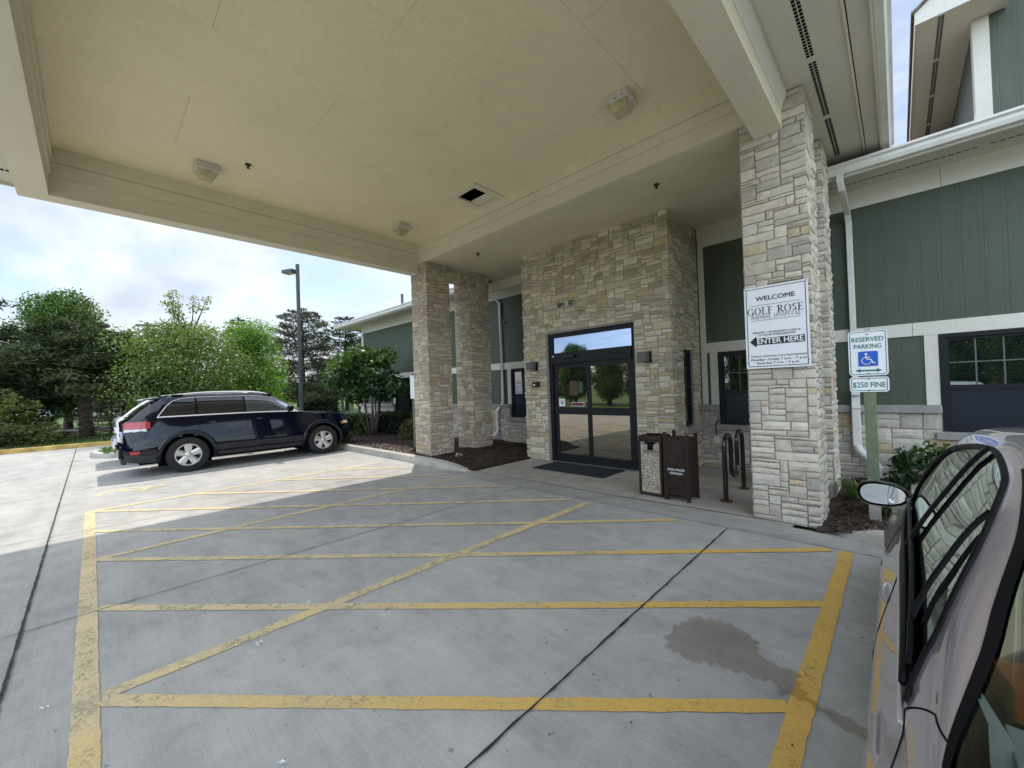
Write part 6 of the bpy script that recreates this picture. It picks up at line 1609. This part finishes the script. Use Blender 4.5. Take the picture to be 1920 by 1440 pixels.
for side in (-1, 1):
    cs.line(m, [(1.115, 1.0), (1.085, .93), (1.07, .84), (1.09, .70), (1.20, .50), (1.36, .40)], .0019, 0, side)
    cs.line(m, [(1.95, .98), (1.955, .8), (1.97, .4), (1.98, .08)], .0022, 0, side)
    cs.line(m, [(1.115, 1.01), (1.06, 1.28), (.99, 1.66), (.93, 1.90)], .0019, 0, side)
    cs.line(m, [(2.86, 1.0), (2.92, .6), (2.95, .1)], .0022, 0, side); cs.line(m, [(.89, 1.88), (.80, 1.95), (.3, 2.0), (.05, 1.95)], .0019, 0, side)
m.build('panel_gap', 'vent', sil, local=True)
for side in (-1, 1):
    for hy in (1.28, 2.12):
        tq = cs.tz(hy, .78, 0, 1); m = MB(); m.tube([cs.P(hy-.10, tq, -.004, side), cs.P(hy-.06, tq, .006, side), cs.P(hy+.06, tq, .006, side), cs.P(hy+.10, tq, -.004, side)], [.006, .009, .009, .006], 10); m.build('door_handle', 'silver', sil, smooth=True, local=True)
    m = MB()
    for wy in (wr, wf):
        pts = [R(a) for a in np.linspace(-10, 190, 30)]; vs = []
        for a in pts: y, z = wy+AR*math.cos(a), RW+AR*math.sin(a); vs += [(side*(cs.g('hM', y)-.012), y, z), (side*.5, y, z)]
        m.add(vs, [(2*i, 2*i+1, 2*i+3, 2*i+2) for i in range(len(pts)-1)])
    m.build('arch_liner', 'vent', sil, local=True, fixn=False)
    for wy in (wr, wf): wheel(sil, side*.76, wy, RW, .21, side, rim=.19)
    # door mirror
    sup = lambda c_: math.copysign(abs(c_)**.82, c_)
    q = cs.P(2.78, 1.03, 0, side); mc = Vector((side*.872, 2.90, .985)); m = MB(); prof = []
    
    for (a, sx_, sz_) in ((0.0, 1.02, 1.03), (.010, 1.09, 1.13), (.05, 1.05, 1.06), (.09, .8, .78), (.12, .4, .4)):
        prof.append([(mc.x+.095*sx_*sup(math.cos(b)), mc.y+a, mc.z+.058*sz_*sup(math.sin(b))*(1-.12*side*-math.cos(b))) for b in np.linspace(0, 2*math.pi, 33)[:-1]])
    n_ = 32; m.add([p for r_ in prof for p in r_], [(i*n_+k, i*n_+(k+1) % n_, (i+1)*n_+(k+1) % n_, (i+1)*n_+k) for i in range(4) for k in range(n_)]+[tuple(range(4*n_, 5*n_))])
    m.tube([(q.x-side*.03, 2.86, .965), (q.x+side*.0, 2.92, .972), (mc.x-side*.07, 2.95, .98)], [.035, .028, .032], 12)
    mo = m.build('wing_mirror', 'blackpaint', sil, smooth=True, local=True)
    m = MB(); m.poly([(mc.x+.088*sup(math.cos(b)), mc.y+.004, mc.z+.051*sup(math.sin(b))*(1+.12*side*math.cos(b))) for b in np.linspace(0, 2*math.pi, 33)[:-1]]); m.build('mirror_glass', 'mirror', mo, local=True)
    m = MB(); cs.patch('x', None, list(np.linspace(.02, .30, 8)), lambda y: cs.tz(y, .70, 0, 1), lambda y: cs.tz(y, .84, 0, 1.2), 3, .006, side, m=m); m.build('tail_light', 'redlens', sil, smooth='all', local=True, fixn=False)
    m = MB(); cs.patch('x', None, list(np.linspace(4.3, 4.7, 8)), lambda y: cs.tz(y, .52, 0, 1.2), lambda y: cs.tz(y, .64, 0, 1.2), 3, .006, side, m=m); m.build('headlight', 'clearlens', sil, smooth='all', local=True, fixn=False)
# things lying inside the rear window
o = MB(); o.obox((0, 0, .035), (.04, .01, 0), (-.01, .05, 0), (0, 0, .035)); o = o.build('orange_carton', 'orange', None, local=True, bevel=.004); o.location = (.165, 1.25, .940); tag(o, 'orange carton lying on the rear shelf of the silver car', 'carton')
m = MB(); m.add([(0, -.06, 0), (.0, .04, .02), (.005, .10, .05), (-.005, .15, .07), (.035, .02, .015), (.032, .08, .04), (-.008, .19, .085)], [(0, 1, 4), (1, 2, 5, 4), (2, 3, 5), (3, 6, 5)]); o = m.build('paper_sheet', 'paper', None, local=True); o.location = (.088, .98, .935); tag(o, 'pale curled paper on the rear shelf of the silver car', 'paper')
m = MB(); m.obox((0, 0, .02), (.035, .0, 0), (0, .055, 0), (0, 0, .02)); o = m.build('tissue_box', 'paper', None, local=True, bevel=.004); o.location = (.150, 1.07, .932); tag(o, 'pale tissue box beside the orange carton in the silver car', 'tissue box')
# ------------------------------------------------------------------ plants
def leaf_mesh(name, C, size, mat, parent, rs, aspect=0.55, up=0.35, colv=None, jitter=0.35, dirs=None):
    """one small folded quad per centre; C is Nx3 in parent coordinates"""
    n = len(C); C = np.asarray(C, float)
    nrm = rs.normal(size=(n, 3)); nrm[:, 2] += up*2; nrm /= np.linalg.norm(nrm, axis=1)[:, None]
    a = rs.normal(size=(n, 3)) if dirs is None else np.asarray(dirs)+rs.normal(size=(n, 3))*.25
    a -= nrm*np.sum(a*nrm, axis=1)[:, None]; a /= np.linalg.norm(a, axis=1)[:, None]+1e-9; b = np.cross(nrm, a)
    s = size*(1+rs.uniform(-jitter, jitter, n))[:, None]
    v0 = C-a*s*.5; v2 = C+a*s*.5; fold = nrm*s*.10
    v1 = C+b*s*aspect*.5+fold; v3 = C-b*s*aspect*.5+fold
    V = np.stack([v0, v1, v2, v3], 1).reshape(-1, 3)
    me = bpy.data.meshes.new(name); me.vertices.add(4*n); me.vertices.foreach_set('co', V.ravel()); me.loops.add(4*n); me.loops.foreach_set('vertex_index', np.arange(4*n, dtype=np.int32))
    me.polygons.add(n); me.polygons.foreach_set('loop_start', np.arange(0, 4*n, 4, dtype=np.int32)); me.polygons.foreach_set('loop_total', np.full(n, 4, dtype=np.int32))
    me.materials.append(MAT[mat]); me.update(calc_edges=True)
    col = rs.rand(n) if colv is None else np.clip(np.asarray(colv)+rs.normal(size=n)*.16, 0, 1)
    ca = me.color_attributes.new('Col', 'FLOAT_COLOR', 'CORNER'); cc = np.ones((4*n, 4)); cc[:, :3] = np.repeat(col, 4)[:, None]; ca.data.foreach_set('color', cc.ravel())
    o = bpy.data.objects.new(name, me); COL.objects.link(o); o.parent = parent; return o
def clump_pts(rs, cen, rad, n, shell=.55):
    d = rs.normal(size=(n, 3)); d /= np.linalg.norm(d, axis=1)[:, None]; r = (shell+(1-shell)*rs.rand(n)**.7)*np.where(rs.rand(n) < .25, rs.rand(n), 1)
    return np.asarray(cen)+d*r[:, None]*np.asarray(rad)
def limb(m, a, b, r0, r1, rs, n=5, sag=.06):
    a, b = np.asarray(a, float), np.asarray(b, float); L = np.linalg.norm(b-a); P = []
    for i in range(n+1):
        f = i/n; p = a+(b-a)*f
        if 0 < i < n: p = p+rs.normal(size=3)*sag*L*.3
        P.append(tuple(p))
    m.tube(P, [r0+(r1-r0)*i/n for i in range(n+1)], 7); return P
def broadleaf(name, x, y, h, cw, label, mat, seed, cb=.28, n=9000, size=.15, trunk=.12, lean=(0, 0), k=26, top=1.0, bark='bark', group=None, z0=0.1, cd=None, sparse_top=False, cat='tree', shape=1.0, cone=False):
    rs = np.random.RandomState(seed); t = thing(name, (x, y, z0), label, cat, group); cd = cd or cw
    m = MB(); tz_ = h*cb; fork = np.array([lean[0]*.5, lean[1]*.5, tz_]); limb(m, (0, 0, -.2), fork, trunk*1.25, trunk*.8, rs)
    limb(m, fork, (lean[0], lean[1], h*.86), trunk*.8, trunk*.15, rs, 7)
    cl = []; cols = []; pts = []
    for i in range(k):
        f = (i+.5)/k; zz = tz_+(h-tz_)*(f**.9)*.94; prof = (math.sin(math.pi*min(1, (f*.82+.12)))**.7 if not cone else (1.02-f)**.75)*shape
        a = i*2.4+rs.uniform(-.5, .5); rr_ = rs.uniform(.45, .95)*prof
        c = np.array([lean[0]+math.cos(a)*rr_*cw*.42, lean[1]+math.sin(a)*rr_*cd*.42, zz])
        r = np.array([cw*.17, cd*.17, h*.085])*rs.uniform(.75, 1.35); cl.append((c, r))
        limb(m, fork+(np.array([lean[0], lean[1], h*.86])-fork)*max(0, f-.25)*.8, c, trunk*.32, .012, rs, 4, .12)
    vol = sum(np.prod(r) for _, r in cl)
    for c, r in cl:
        nn = int(n*np.prod(r)/vol); pts.append(clump_pts(rs, c, r*1.15, nn)); cols.append(np.full(nn, rs.uniform(.15, .85))+0.0)
        # twiggy outliers
        q = clump_pts(rs, c, r*1.38, nn//4, .8); pts.append(q); cols.append(np.full(len(q), rs.uniform(.4, .95)))
    if sparse_top:
        for i in range(11):
            a = rs.uniform(0, 6.28); base = np.array([lean[0], lean[1]+.15, h*.84]); tip = base+np.array([math.cos(a)*1.0*rs.uniform(.4, 1), math.sin(a)*1.0*rs.uniform(.4, 1), h*.46*rs.uniform(.65, 1)])
            P = limb(m, base, tip, .035, .010, rs, 5, .08)
            for f in (.8, 1.0): pts.append(clump_pts(rs, base+(tip-base)*f, (.26, .26, .13), 24)); cols.append(np.full(24, .8))
    m.build('trunk', bark, t, smooth='all', local=True); leaf_mesh('crown', np.concatenate(pts), size, mat, t, rs, colv=np.concatenate(cols)); return t
def pine(name, x, y, h, cw, label, mat, seed, cb=.1, n=9000, size=.24, trunk=.16, lean=0.0, rot=0, group=None, z0=0.1, power=.8, tiers=15, irregular=.3, droop=.12, cat='tree', aspect=.22):
    rs = np.random.RandomState(seed); t = thing(name, (x, y, z0), label, cat, group)
    m = MB(); P = [(lean*(1-(1-f)**2)*math.cos(rot)+.05*math.sin(f*9), lean*(1-(1-f)**2)*math.sin(rot), h*f*.97-.2*(f == 0)) for f in np.linspace(0, 1, 9)]
    m.tube(P, [trunk*(1.25-1.15*f) for f in np.linspace(0, 1, 9)], 9); P = np.array(P)
    pts = []; cols = []; dirs = []
    def on(f): i = f*8; j = min(7, int(i)); return P[j]+(P[j+1]-P[j])*(i-j)
    tot = 0; boughs = []
    for i in range(tiers):
        f = cb+(1-cb)*(i+rs.uniform(-.3, .3))/tiers; f = min(max(f, cb), .985); L = cw*.5*((1-(f-cb)/(1-cb))**power)*.95+.12
        for q in range(6 if L > .5 else 4):
            a = q*6.283/(6 if L > .5 else 4)+i*1.1+rs.uniform(-.35, .35); l = L*(1+rs.uniform(-irregular, irregular)); boughs.append((f, a, l))
    W = sum(b[2]**1.3 for b in boughs)
    for f, a, l in boughs:
        b0 = on(f); d = np.array([math.cos(a), math.sin(a), 0.0]); tip = b0+d*l+np.array([0, 0, l*(rs.uniform(.1, .35)-droop)])
        m.tube([tuple(b0), tuple(b0+(tip-b0)*.5-np.array([0, 0, l*.05])), tuple(tip)], [max(.012, trunk*.22*(1-f*.6)), .018, .006], 5)
        nn = max(12, int(n*l**1.3/W)); u = rs.rand(nn)**.65; side = np.array([-d[1], d[0], 0]); tone = rs.uniform(.1, .9)
        wd = l*.30*(1.15-u*.65)
        q = b0+np.outer(.12+.93*u, (tip-b0))+np.outer(rs.normal(size=nn)*wd*.62, side)+np.outer(rs.normal(size=nn)*wd*.26+.04*l, [0, 0, 1])
        pts.append(q); cols.append(np.full(nn, tone)); dirs.append(np.tile(d+np.array([0, 0, .45]), (nn, 1))+np.outer(rs.normal(size=nn)*.7, side))
    m.build('trunk', 'bark', t, smooth='all', local=True); leaf_mesh('crown', np.concatenate(pts), size, mat, t, rs, aspect=aspect, colv=np.concatenate(cols), dirs=np.concatenate(dirs), up=.3); return t

# left side, from left to right (world positions on the lawn beyond the yellow kerb)
pine('pine_tree', -27.4, -4.0, 7.0, 6.8, 'large dark pine cut by the left edge of the picture', 'needle', 31, cb=.10, n=17000, trunk=.22, power=.55, group='trees beyond the yellow kerb')
broadleaf('broadleaf_tree', -35.8, -1.0, 8.0, 4.2, 'tall bright green broadleaf tree behind the dark pines at the far left', 'leaf_green', 32, cb=.16, n=24000, size=.17, trunk=.2, k=46, group='trees beyond the yellow kerb', shape=1.1)
pine('pine_tree', -25.2, -0.12, 5.2, 5.4, 'spreading dark pine with a thick leaning trunk on the grass', 'needle', 33, cb=.37, n=19000, trunk=.21, lean=-.85, rot=R(15), power=.36, tiers=13, irregular=.35, group='trees beyond the yellow kerb')
pine('pine_tree', -29.5, -1.9, 4.5, 5.0, 'shorter dark pine between the left edge pine and the leaning one', 'needle', 34, cb=.30, n=11000, trunk=.15, power=.55, group='trees beyond the yellow kerb')
pine('juniper_bush', -23.3, -2.35, 2.15, 2.7, 'yellowish green feathery juniper bush at the far left behind the kerb', 'yew', 35, cb=.02, n=9000, size=.13, trunk=.05, power=.5, cat='bush', tiers=12, aspect=.35)
pine('juniper_bush', -24.4, -3.7, 2.9, 2.4, 'taller feathery juniper bush touching the left edge of the picture', 'yew', 36, cb=.02, n=8000, size=.14, trunk=.05, power=.5, cat='bush', tiers=12, aspect=.35)
broadleaf('thin_shrub', -25.5, -1.25, 1.45, 1.0, 'thin twiggy shrub between the juniper and the leaning pine trunk', 'hedge', 37, cb=.05, n=500, size=.08, trunk=.03, k=10, cat='shrub')
pine('young_spruce', -23.9, .55, 2.9, 1.9, 'thin young spruce just left of the white car', 'needle2', 38, cb=.12, n=3000, size=.12, trunk=.04, power=.7, tiers=13, group='trees beyond the yellow kerb')
pine('pine_tree', -33.5, 1.75, 5.6, 4.4, 'dark pine behind the rear of the navy car', 'needle', 39, cb=.12, n=9000, trunk=.15, power=.55, group='trees beyond the yellow kerb')
pine('pine_tree', -33.8, 3.9, 6.9, 3.4, 'dark pine top showing above the light green tree', 'needle', 40, cb=.2, n=7000, trunk=.14, power=.6, group='trees beyond the yellow kerb')
broadleaf('maple_tree', -23.6, 3.0, 4.9, 5.9, 'light green maple with a thin bare topped leader behind the navy car', 'leaf_maple', 41, cb=.20, n=21000, size=.115, trunk=.10, k=44, sparse_top=True, bark='barkgrey', group='trees beyond the yellow kerb')
pine('pine_tree', -39.1, 8.5, 8.6, 4.0, 'dark pine rising between the maple and the bright locust', 'needle', 42, cb=.1, tiers=19, n=12000, trunk=.15, power=.6, group='trees beyond the yellow kerb')
broadleaf('locust_tree', -25.9, 6.2, 5.6, 5.0, 'bright yellow green feathery tree left of the tall lamp post', 'leaf_bright', 43, cb=.10, n=20000, size=.11, trunk=.09, k=44, group='trees beyond the yellow kerb', shape=1.1, cone=True)
pine('pine_tree', -31.8, 10.9, 8.3, 5.6, 'brownish open pine right behind the tall lamp post', 'needle2', 44, cb=.12, n=19000, trunk=.17, power=.45, tiers=19, irregular=.4, group='trees beyond the yellow kerb')
pine('pine_tree', -36.5, 16.2, 8.9, 5.4, 'dark green pine left of the building eave', 'needle', 45, cb=.15, tiers=19, n=18000, trunk=.17, power=.45, group='trees beyond the yellow kerb')
broadleaf('small_tree', -27.5, 11.9, 3.7, 2.3, 'small tree with straight dark trunk behind the hedge', 'leaf_maple', 46, cb=.5, n=2500, size=.13, trunk=.10, k=12, group='trees beyond the yellow kerb')
# far line of trees as one mass behind everything
rs = np.random.RandomState(77); pts = []; cols = []
for i in range(70):
    a = R(-100+i*1.25); d = rs.uniform(85, 130); c = np.array([math.sin(a)*d, math.cos(a)*d, rs.uniform(1.5, 3.0)]); n_ = 420
    if c[0] > -30: continue
    pts.append(clump_pts(rs, c, (5, 5, rs.uniform(2.5, 5.0)), n_)); cols.append(np.full(n_, rs.uniform(.1, .6)))
o = leaf_mesh('distant_treeline', np.concatenate(pts), .9, 'leaf_green', None, rs, colv=np.concatenate(cols)); tag(o, 'low hazy line of distant trees along the horizon', 'treeline', kind='stuff')

# multi stemmed tree in the bed
rs = np.random.RandomState(51); x, y = -13.45, 6.85
t = thing('multi_stemmed_tree', (x, y, .1), 'round leafed multi stemmed tree in the mulch bed by the left wall', 'tree')
m = MB(); S = []
for i, (a, sp, top) in enumerate(((.1, .55, 1.9), (.9, .30, 2.0), (1.8, .5, 1.9), (2.7, .75, 1.8), (3.5, .35, 2.05), (4.3, .6, 1.85), (5.2, .45, 2.0), (5.9, .85, 1.7), (0.5, .12, 2.2))):
    b = np.array([math.cos(a)*.10, math.sin(a)*.10, -.05]); c = b+np.array([math.cos(a)*sp*.45, math.sin(a)*sp*.45, top*.38]); d = np.array([math.cos(a)*sp*1.05, math.sin(a)*sp*1.05, top])
    m.tube([tuple(b), tuple((b+c)/2+rs.normal(size=3)*.02), tuple(c), tuple((c+d)/2+rs.normal(size=3)*.03), tuple(d)], [.045, .038, .032, .026, .012], 8); S.append(d)
m.build('stem', 'barkgrey', t, smooth='all', local=True)
pts = []; cols = []
for i in range(64):
    a = rs.uniform(0, 6.28); zz = rs.uniform(.04, 1.0); rr_ = math.sin(math.pi*(zz*.62+.22))*rs.uniform(.3, 1.0)
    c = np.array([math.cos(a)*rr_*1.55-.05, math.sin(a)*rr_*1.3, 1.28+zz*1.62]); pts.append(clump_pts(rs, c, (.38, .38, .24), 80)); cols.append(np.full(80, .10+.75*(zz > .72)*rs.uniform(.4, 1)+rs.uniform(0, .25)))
    if zz > .7: q = clump_pts(rs, c+np.array([0, 0, .22]), (.35, .35, .2), 9); pts.append(q); cols.append(np.full(9, .95))
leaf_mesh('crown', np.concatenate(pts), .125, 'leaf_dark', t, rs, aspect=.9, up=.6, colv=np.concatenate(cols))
q = clump_pts(rs, (-1.35, -.5, 2.05), (.45, .3, .38), 110); leaf_mesh('turning_leaves', q, .11, 'leaf_bright', t, rs, aspect=.8, colv=np.full(110, .8))

# hedges and bed plants
def hedge(name, x0, x1, y0, y1, z0, z1, label, n, mat='hedge', size=.07, seed=1, cat='hedge', round_=False, group=None):
    rs = np.random.RandomState(seed); cx_, cy_ = (x0+x1)/2, (y0+y1)/2; t = thing(name, (cx_, cy_, z0), label, cat, group); hx, hy, hz = (x1-x0)/2, (y1-y0)/2, z1-z0
    p = rs.uniform(-1, 1, (n, 3)); ax = rs.randint(0, 3, n); sg = np.where(rs.rand(n) < .5, -1, 1)
    sel = rs.rand(n) < .8
    for k in range(3): p[(ax == k) & sel, k] = sg[(ax == k) & sel]
    p[:, 2] = np.abs(p[:, 2]) if True else p[:, 2]
    if round_:
        l = np.linalg.norm(p, axis=1); p = p/np.maximum(l, .3)[:, None]*(.75+.25*rs.rand(n))[:, None]
    bump_ = 1+rs.normal(size=(n, 1))*.05
    C = p*np.array([hx, hy, hz])*bump_
    m = MB()
    for i in range(9 if hx > .8 else 5):
        a, b = rs.uniform(-.7, .7)*hx, rs.uniform(-.7, .7)*hy; m.tube([(a*.5, b*.5, -.1), (a, b, hz*.8)], [.018, .006], 5)
    if not round_: m.box(-hx*.9, hx*.9, -hy*.9, hy*.9, 0.0, hz*.9)
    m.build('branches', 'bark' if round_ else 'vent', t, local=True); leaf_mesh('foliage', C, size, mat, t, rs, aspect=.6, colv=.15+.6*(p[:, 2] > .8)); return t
hedge('box_hedge', -33.2, -29.2, 10.9, 12.4, .1, 1.45, 'clipped dark hedge far behind the front of the navy car', 5000, size=.14, seed=61)
hedge('box_hedge', -16.3, -14.3, 6.3, 7.3, .1, .78, 'low clipped hedge right in front of the navy car', 6500, size=.055, seed=62)
hedge('box_hedge', -14.5, -12.9, 7.5, 8.1, .1, .84, 'dark clipped hedge behind the multi stemmed tree', 5000, size=.055, seed=63)
hedge('box_hedge', -19.6, -18.2, 9.2, 10.4, .1, 2.3, 'tall dark clipped hedge at the far corner of the building', 5000, size=.09, seed=64)
hedge('leafy_shrub', -14.6, -13.9, 6.5, 7.1, .1, .72, 'small bright leafy shrub at the foot of the multi stemmed tree', 1600, 'blade', .07, 65, 'shrub', True)
hedge('reddish_shrub', -11.9, -10.7, 6.7, 7.6, .1, .78, 'reddish orange shrub left of the stone columns', 2600, 'shrubred', .06, 66, 'shrub', True)
hedge('flowering_shrub', -17.6, -16.0, 7.4, 8.2, .1, .95, 'pale flowering low shrub behind the hedge', 1800, 'blade', .08, 69, 'shrub', True)
hedge('leafy_shrub', -.20, .78, 7.35, 8.05, .06, .70, 'fresh green shrub under the window beside the silver car', 1400, 'leaf_dark', .075, 67, 'shrub', True)
def tuft(name, x, y, z, r, h_, n, label, seed, mat='blade', cat='grass clump'):
    rs = np.random.RandomState(seed); t = thing(name, (x, y, z), label, cat); m = MB(); col = []
    for i in range(n):
        a = rs.uniform(0, 6.28); b = rs.uniform(0, r*.4); L = h_*rs.uniform(.6, 1.1); o_ = r*rs.uniform(.3, 1.1); p0 = np.array([math.cos(a)*b, math.sin(a)*b, 0]); p1 = p0+np.array([math.cos(a)*o_*.45, math.sin(a)*o_*.45, L*.75]); p2 = p0+np.array([math.cos(a)*o_, math.sin(a)*o_, L*rs.uniform(.5, .95)])
        s_ = np.array([-math.sin(a), math.cos(a), 0])*.006
        m.add([tuple(p0-s_), tuple(p0+s_), tuple(p1+s_*.8), tuple(p1-s_*.8), tuple(p2)], [(0, 1, 2, 3), (3, 2, 4)]); col += [(rs.rand(),)*3]*2
    m.build('blades', mat, t, local=True, col=col, fixn=False); return t
tuft('grass_clump', -12.6, 5.45, .11, .42, .42, 320, 'pale ornamental grass clump at the nose of the navy car', 71)
tuft('grass_clump', -.12, 6.05, .08, .36, .26, 260, 'dark green grass clump right behind the parking sign post', 72)
tuft('grass_clump', -.38, 6.75, .08, .34, .24, 220, 'grass clump between the rear stone column and the sign post', 73)
# lawn blades where the lawn shows closest
rs = np.random.RandomState(80); m = MB(); col = []
for (x0, x1, y0, y1, z, n) in ((-18.6, -16.4, .2, 4.8, .13, 2600), (-27, -21.6, -5, 5, .15, 6000)):
    for _ in range(n):
        x, y = rs.uniform(x0, x1), rs.uniform(y0, y1); a = rs.uniform(0, 3.14); h_ = rs.uniform(.03, .08); dx_, dy2 = math.cos(a)*.02, math.sin(a)*.02
        m.add([(x-dx_, y-dy2, z), (x+dx_, y+dy2, z), (x+rs.uniform(-.02, .02), y+rs.uniform(-.02, .02), z+h_)], [(0, 1, 2)]); col.append((rs.rand(),)*3)
o = m.build('grass_blades', 'blade', None, col=col, fixn=False); tag(o, 'short grass of the lawns beyond the kerbs', 'grass', kind='stuff')

# trees across the road, behind the camera: they stand in the door and window reflections
def clone(src, x, y, s, rz, label):
    r_ = copy_tree(src); r_.location = (x, y, .1); r_.scale = (s*.8, s*.8, s*.8); r_.rotation_euler = (0, 0, rz); r_['label'] = label; r_['group'] = 'trees across the road behind the photographer'; return r_
objs = {o['label']: o for o in bpy.data.objects if 'label' in o and o.parent is None}
tA = objs['light green maple with a thin bare topped leader behind the navy car']; tB = objs['tall bright green broadleaf tree behind the dark pines at the far left']; tC = objs['shorter dark pine between the left edge pine and the leaning one']
B = []
for i, (x, y, s, k) in enumerate(((-22, -13.5, .62, tC), (-18.5, -12.5, .75, tB), (-15.2, -12.2, .62, tB), (-12.4, -12.8, .70, tC), (-9.6, -12.4, .62, tB), (-6.5, -13.2, .66, tC), (-3.5, -13.5, .8, tA), (-.5, -14.5, .75, tB), (2.5, -15, .7, tB), (6, -14.5, .8, tA), (10, -16, .9, tB), (-26, -16, .9, tB), (-20.2, -14.2, .66, tB), (-16.8, -14.6, .66, tB), (-13.9, -14.2, .66, tB), (-11, -15, .66, tB), (-8, -15, .7, tB), (-2, -13.0, .62, tB), (.9, -12.8, .6, tB), (4.2, -13.2, .62, tB), (7.5, -13.4, .66, tB))):
    clone(k, x, y, s, i*1.3, 'leafy tree standing across the road, seen only mirrored in the glass')
# ------------------------------------------------------------------ pieces that stand apart become objects of their own
def split_apart(o):
    me = o.data; nv = len(me.vertices)
    if nv == 0 or nv > 60000: return
    co = np.empty(nv*3, np.float32); me.vertices.foreach_get('co', co); co = co.reshape(-1, 3)
    ed = np.empty(len(me.edges)*2, np.int32); me.edges.foreach_get('vertices', ed); ed = ed.reshape(-1, 2)
    par = np.arange(nv)
    while True:
        pa, pb = par[ed[:, 0]], par[ed[:, 1]]; lo, hi = np.minimum(pa, pb), np.maximum(pa, pb); mm = lo != hi
        if not mm.any(): break
        np.minimum.at(par, hi[mm], lo[mm])
        while True:
            pp = par[par]
            if (pp == par).all(): break
            par = pp
    roots, isl = np.unique(par, return_inverse=True); k = len(roots)
    if k < 2 or k > 1500: return
    lo = np.full((k, 3), np.inf); hi = np.full((k, 3), -np.inf); np.minimum.at(lo, isl, co); np.maximum.at(hi, isl, co)
    size = (hi-lo).max(axis=1); grp = np.arange(k)
    gap = np.maximum(0, np.maximum(lo[:, None]-hi[None], lo[None]-hi[:, None])); near = np.sqrt((gap**2).sum(2)) <= np.maximum(0.02, .5*np.maximum(size[:, None], size[None]))
    for _ in range(k):
        new = np.array([grp[near[i]].min() for i in range(k)])
        if (new == grp).all(): break
        grp = new
    ids = np.unique(grp)
    if len(ids) < 2 or len(ids) > 60: return
    vg = grp[isl]
    for q in ids[1:]:
        c = o.copy(); c.data = me.copy(); COL.objects.link(c); c.parent = o.parent; c.name = o.name.split('.')[0]
        bm = bmesh.new(); bm.from_mesh(c.data); bm.verts.ensure_lookup_table(); bmesh.ops.delete(bm, geom=[v for v in bm.verts if vg[v.index] != q], context='VERTS'); bm.to_mesh(c.data); bm.free()
    bm = bmesh.new(); bm.from_mesh(me); bm.verts.ensure_lookup_table(); bmesh.ops.delete(bm, geom=[v for v in bm.verts if vg[v.index] != ids[0]], context='VERTS'); bm.to_mesh(me); bm.free()
for o in list(bpy.data.objects):
    if o.type != 'MESH' or o.data.users > 1 or o.get('kind') == 'stuff': continue
    if any(s_ in o.name for s_ in ('sign_lettering', 'serif', 'arrow_l', 'door_l', 'bin_l', 'plate_marks', 'joint', 'crown', 'leaves', 'foliage', 'blades', 'stone_col', 'stone_base', 'stone_ent', 'litter', 'attic', 'screw')): continue
    if o.parent is None and o.get('kind') != 'structure': continue
    split_apart(o)
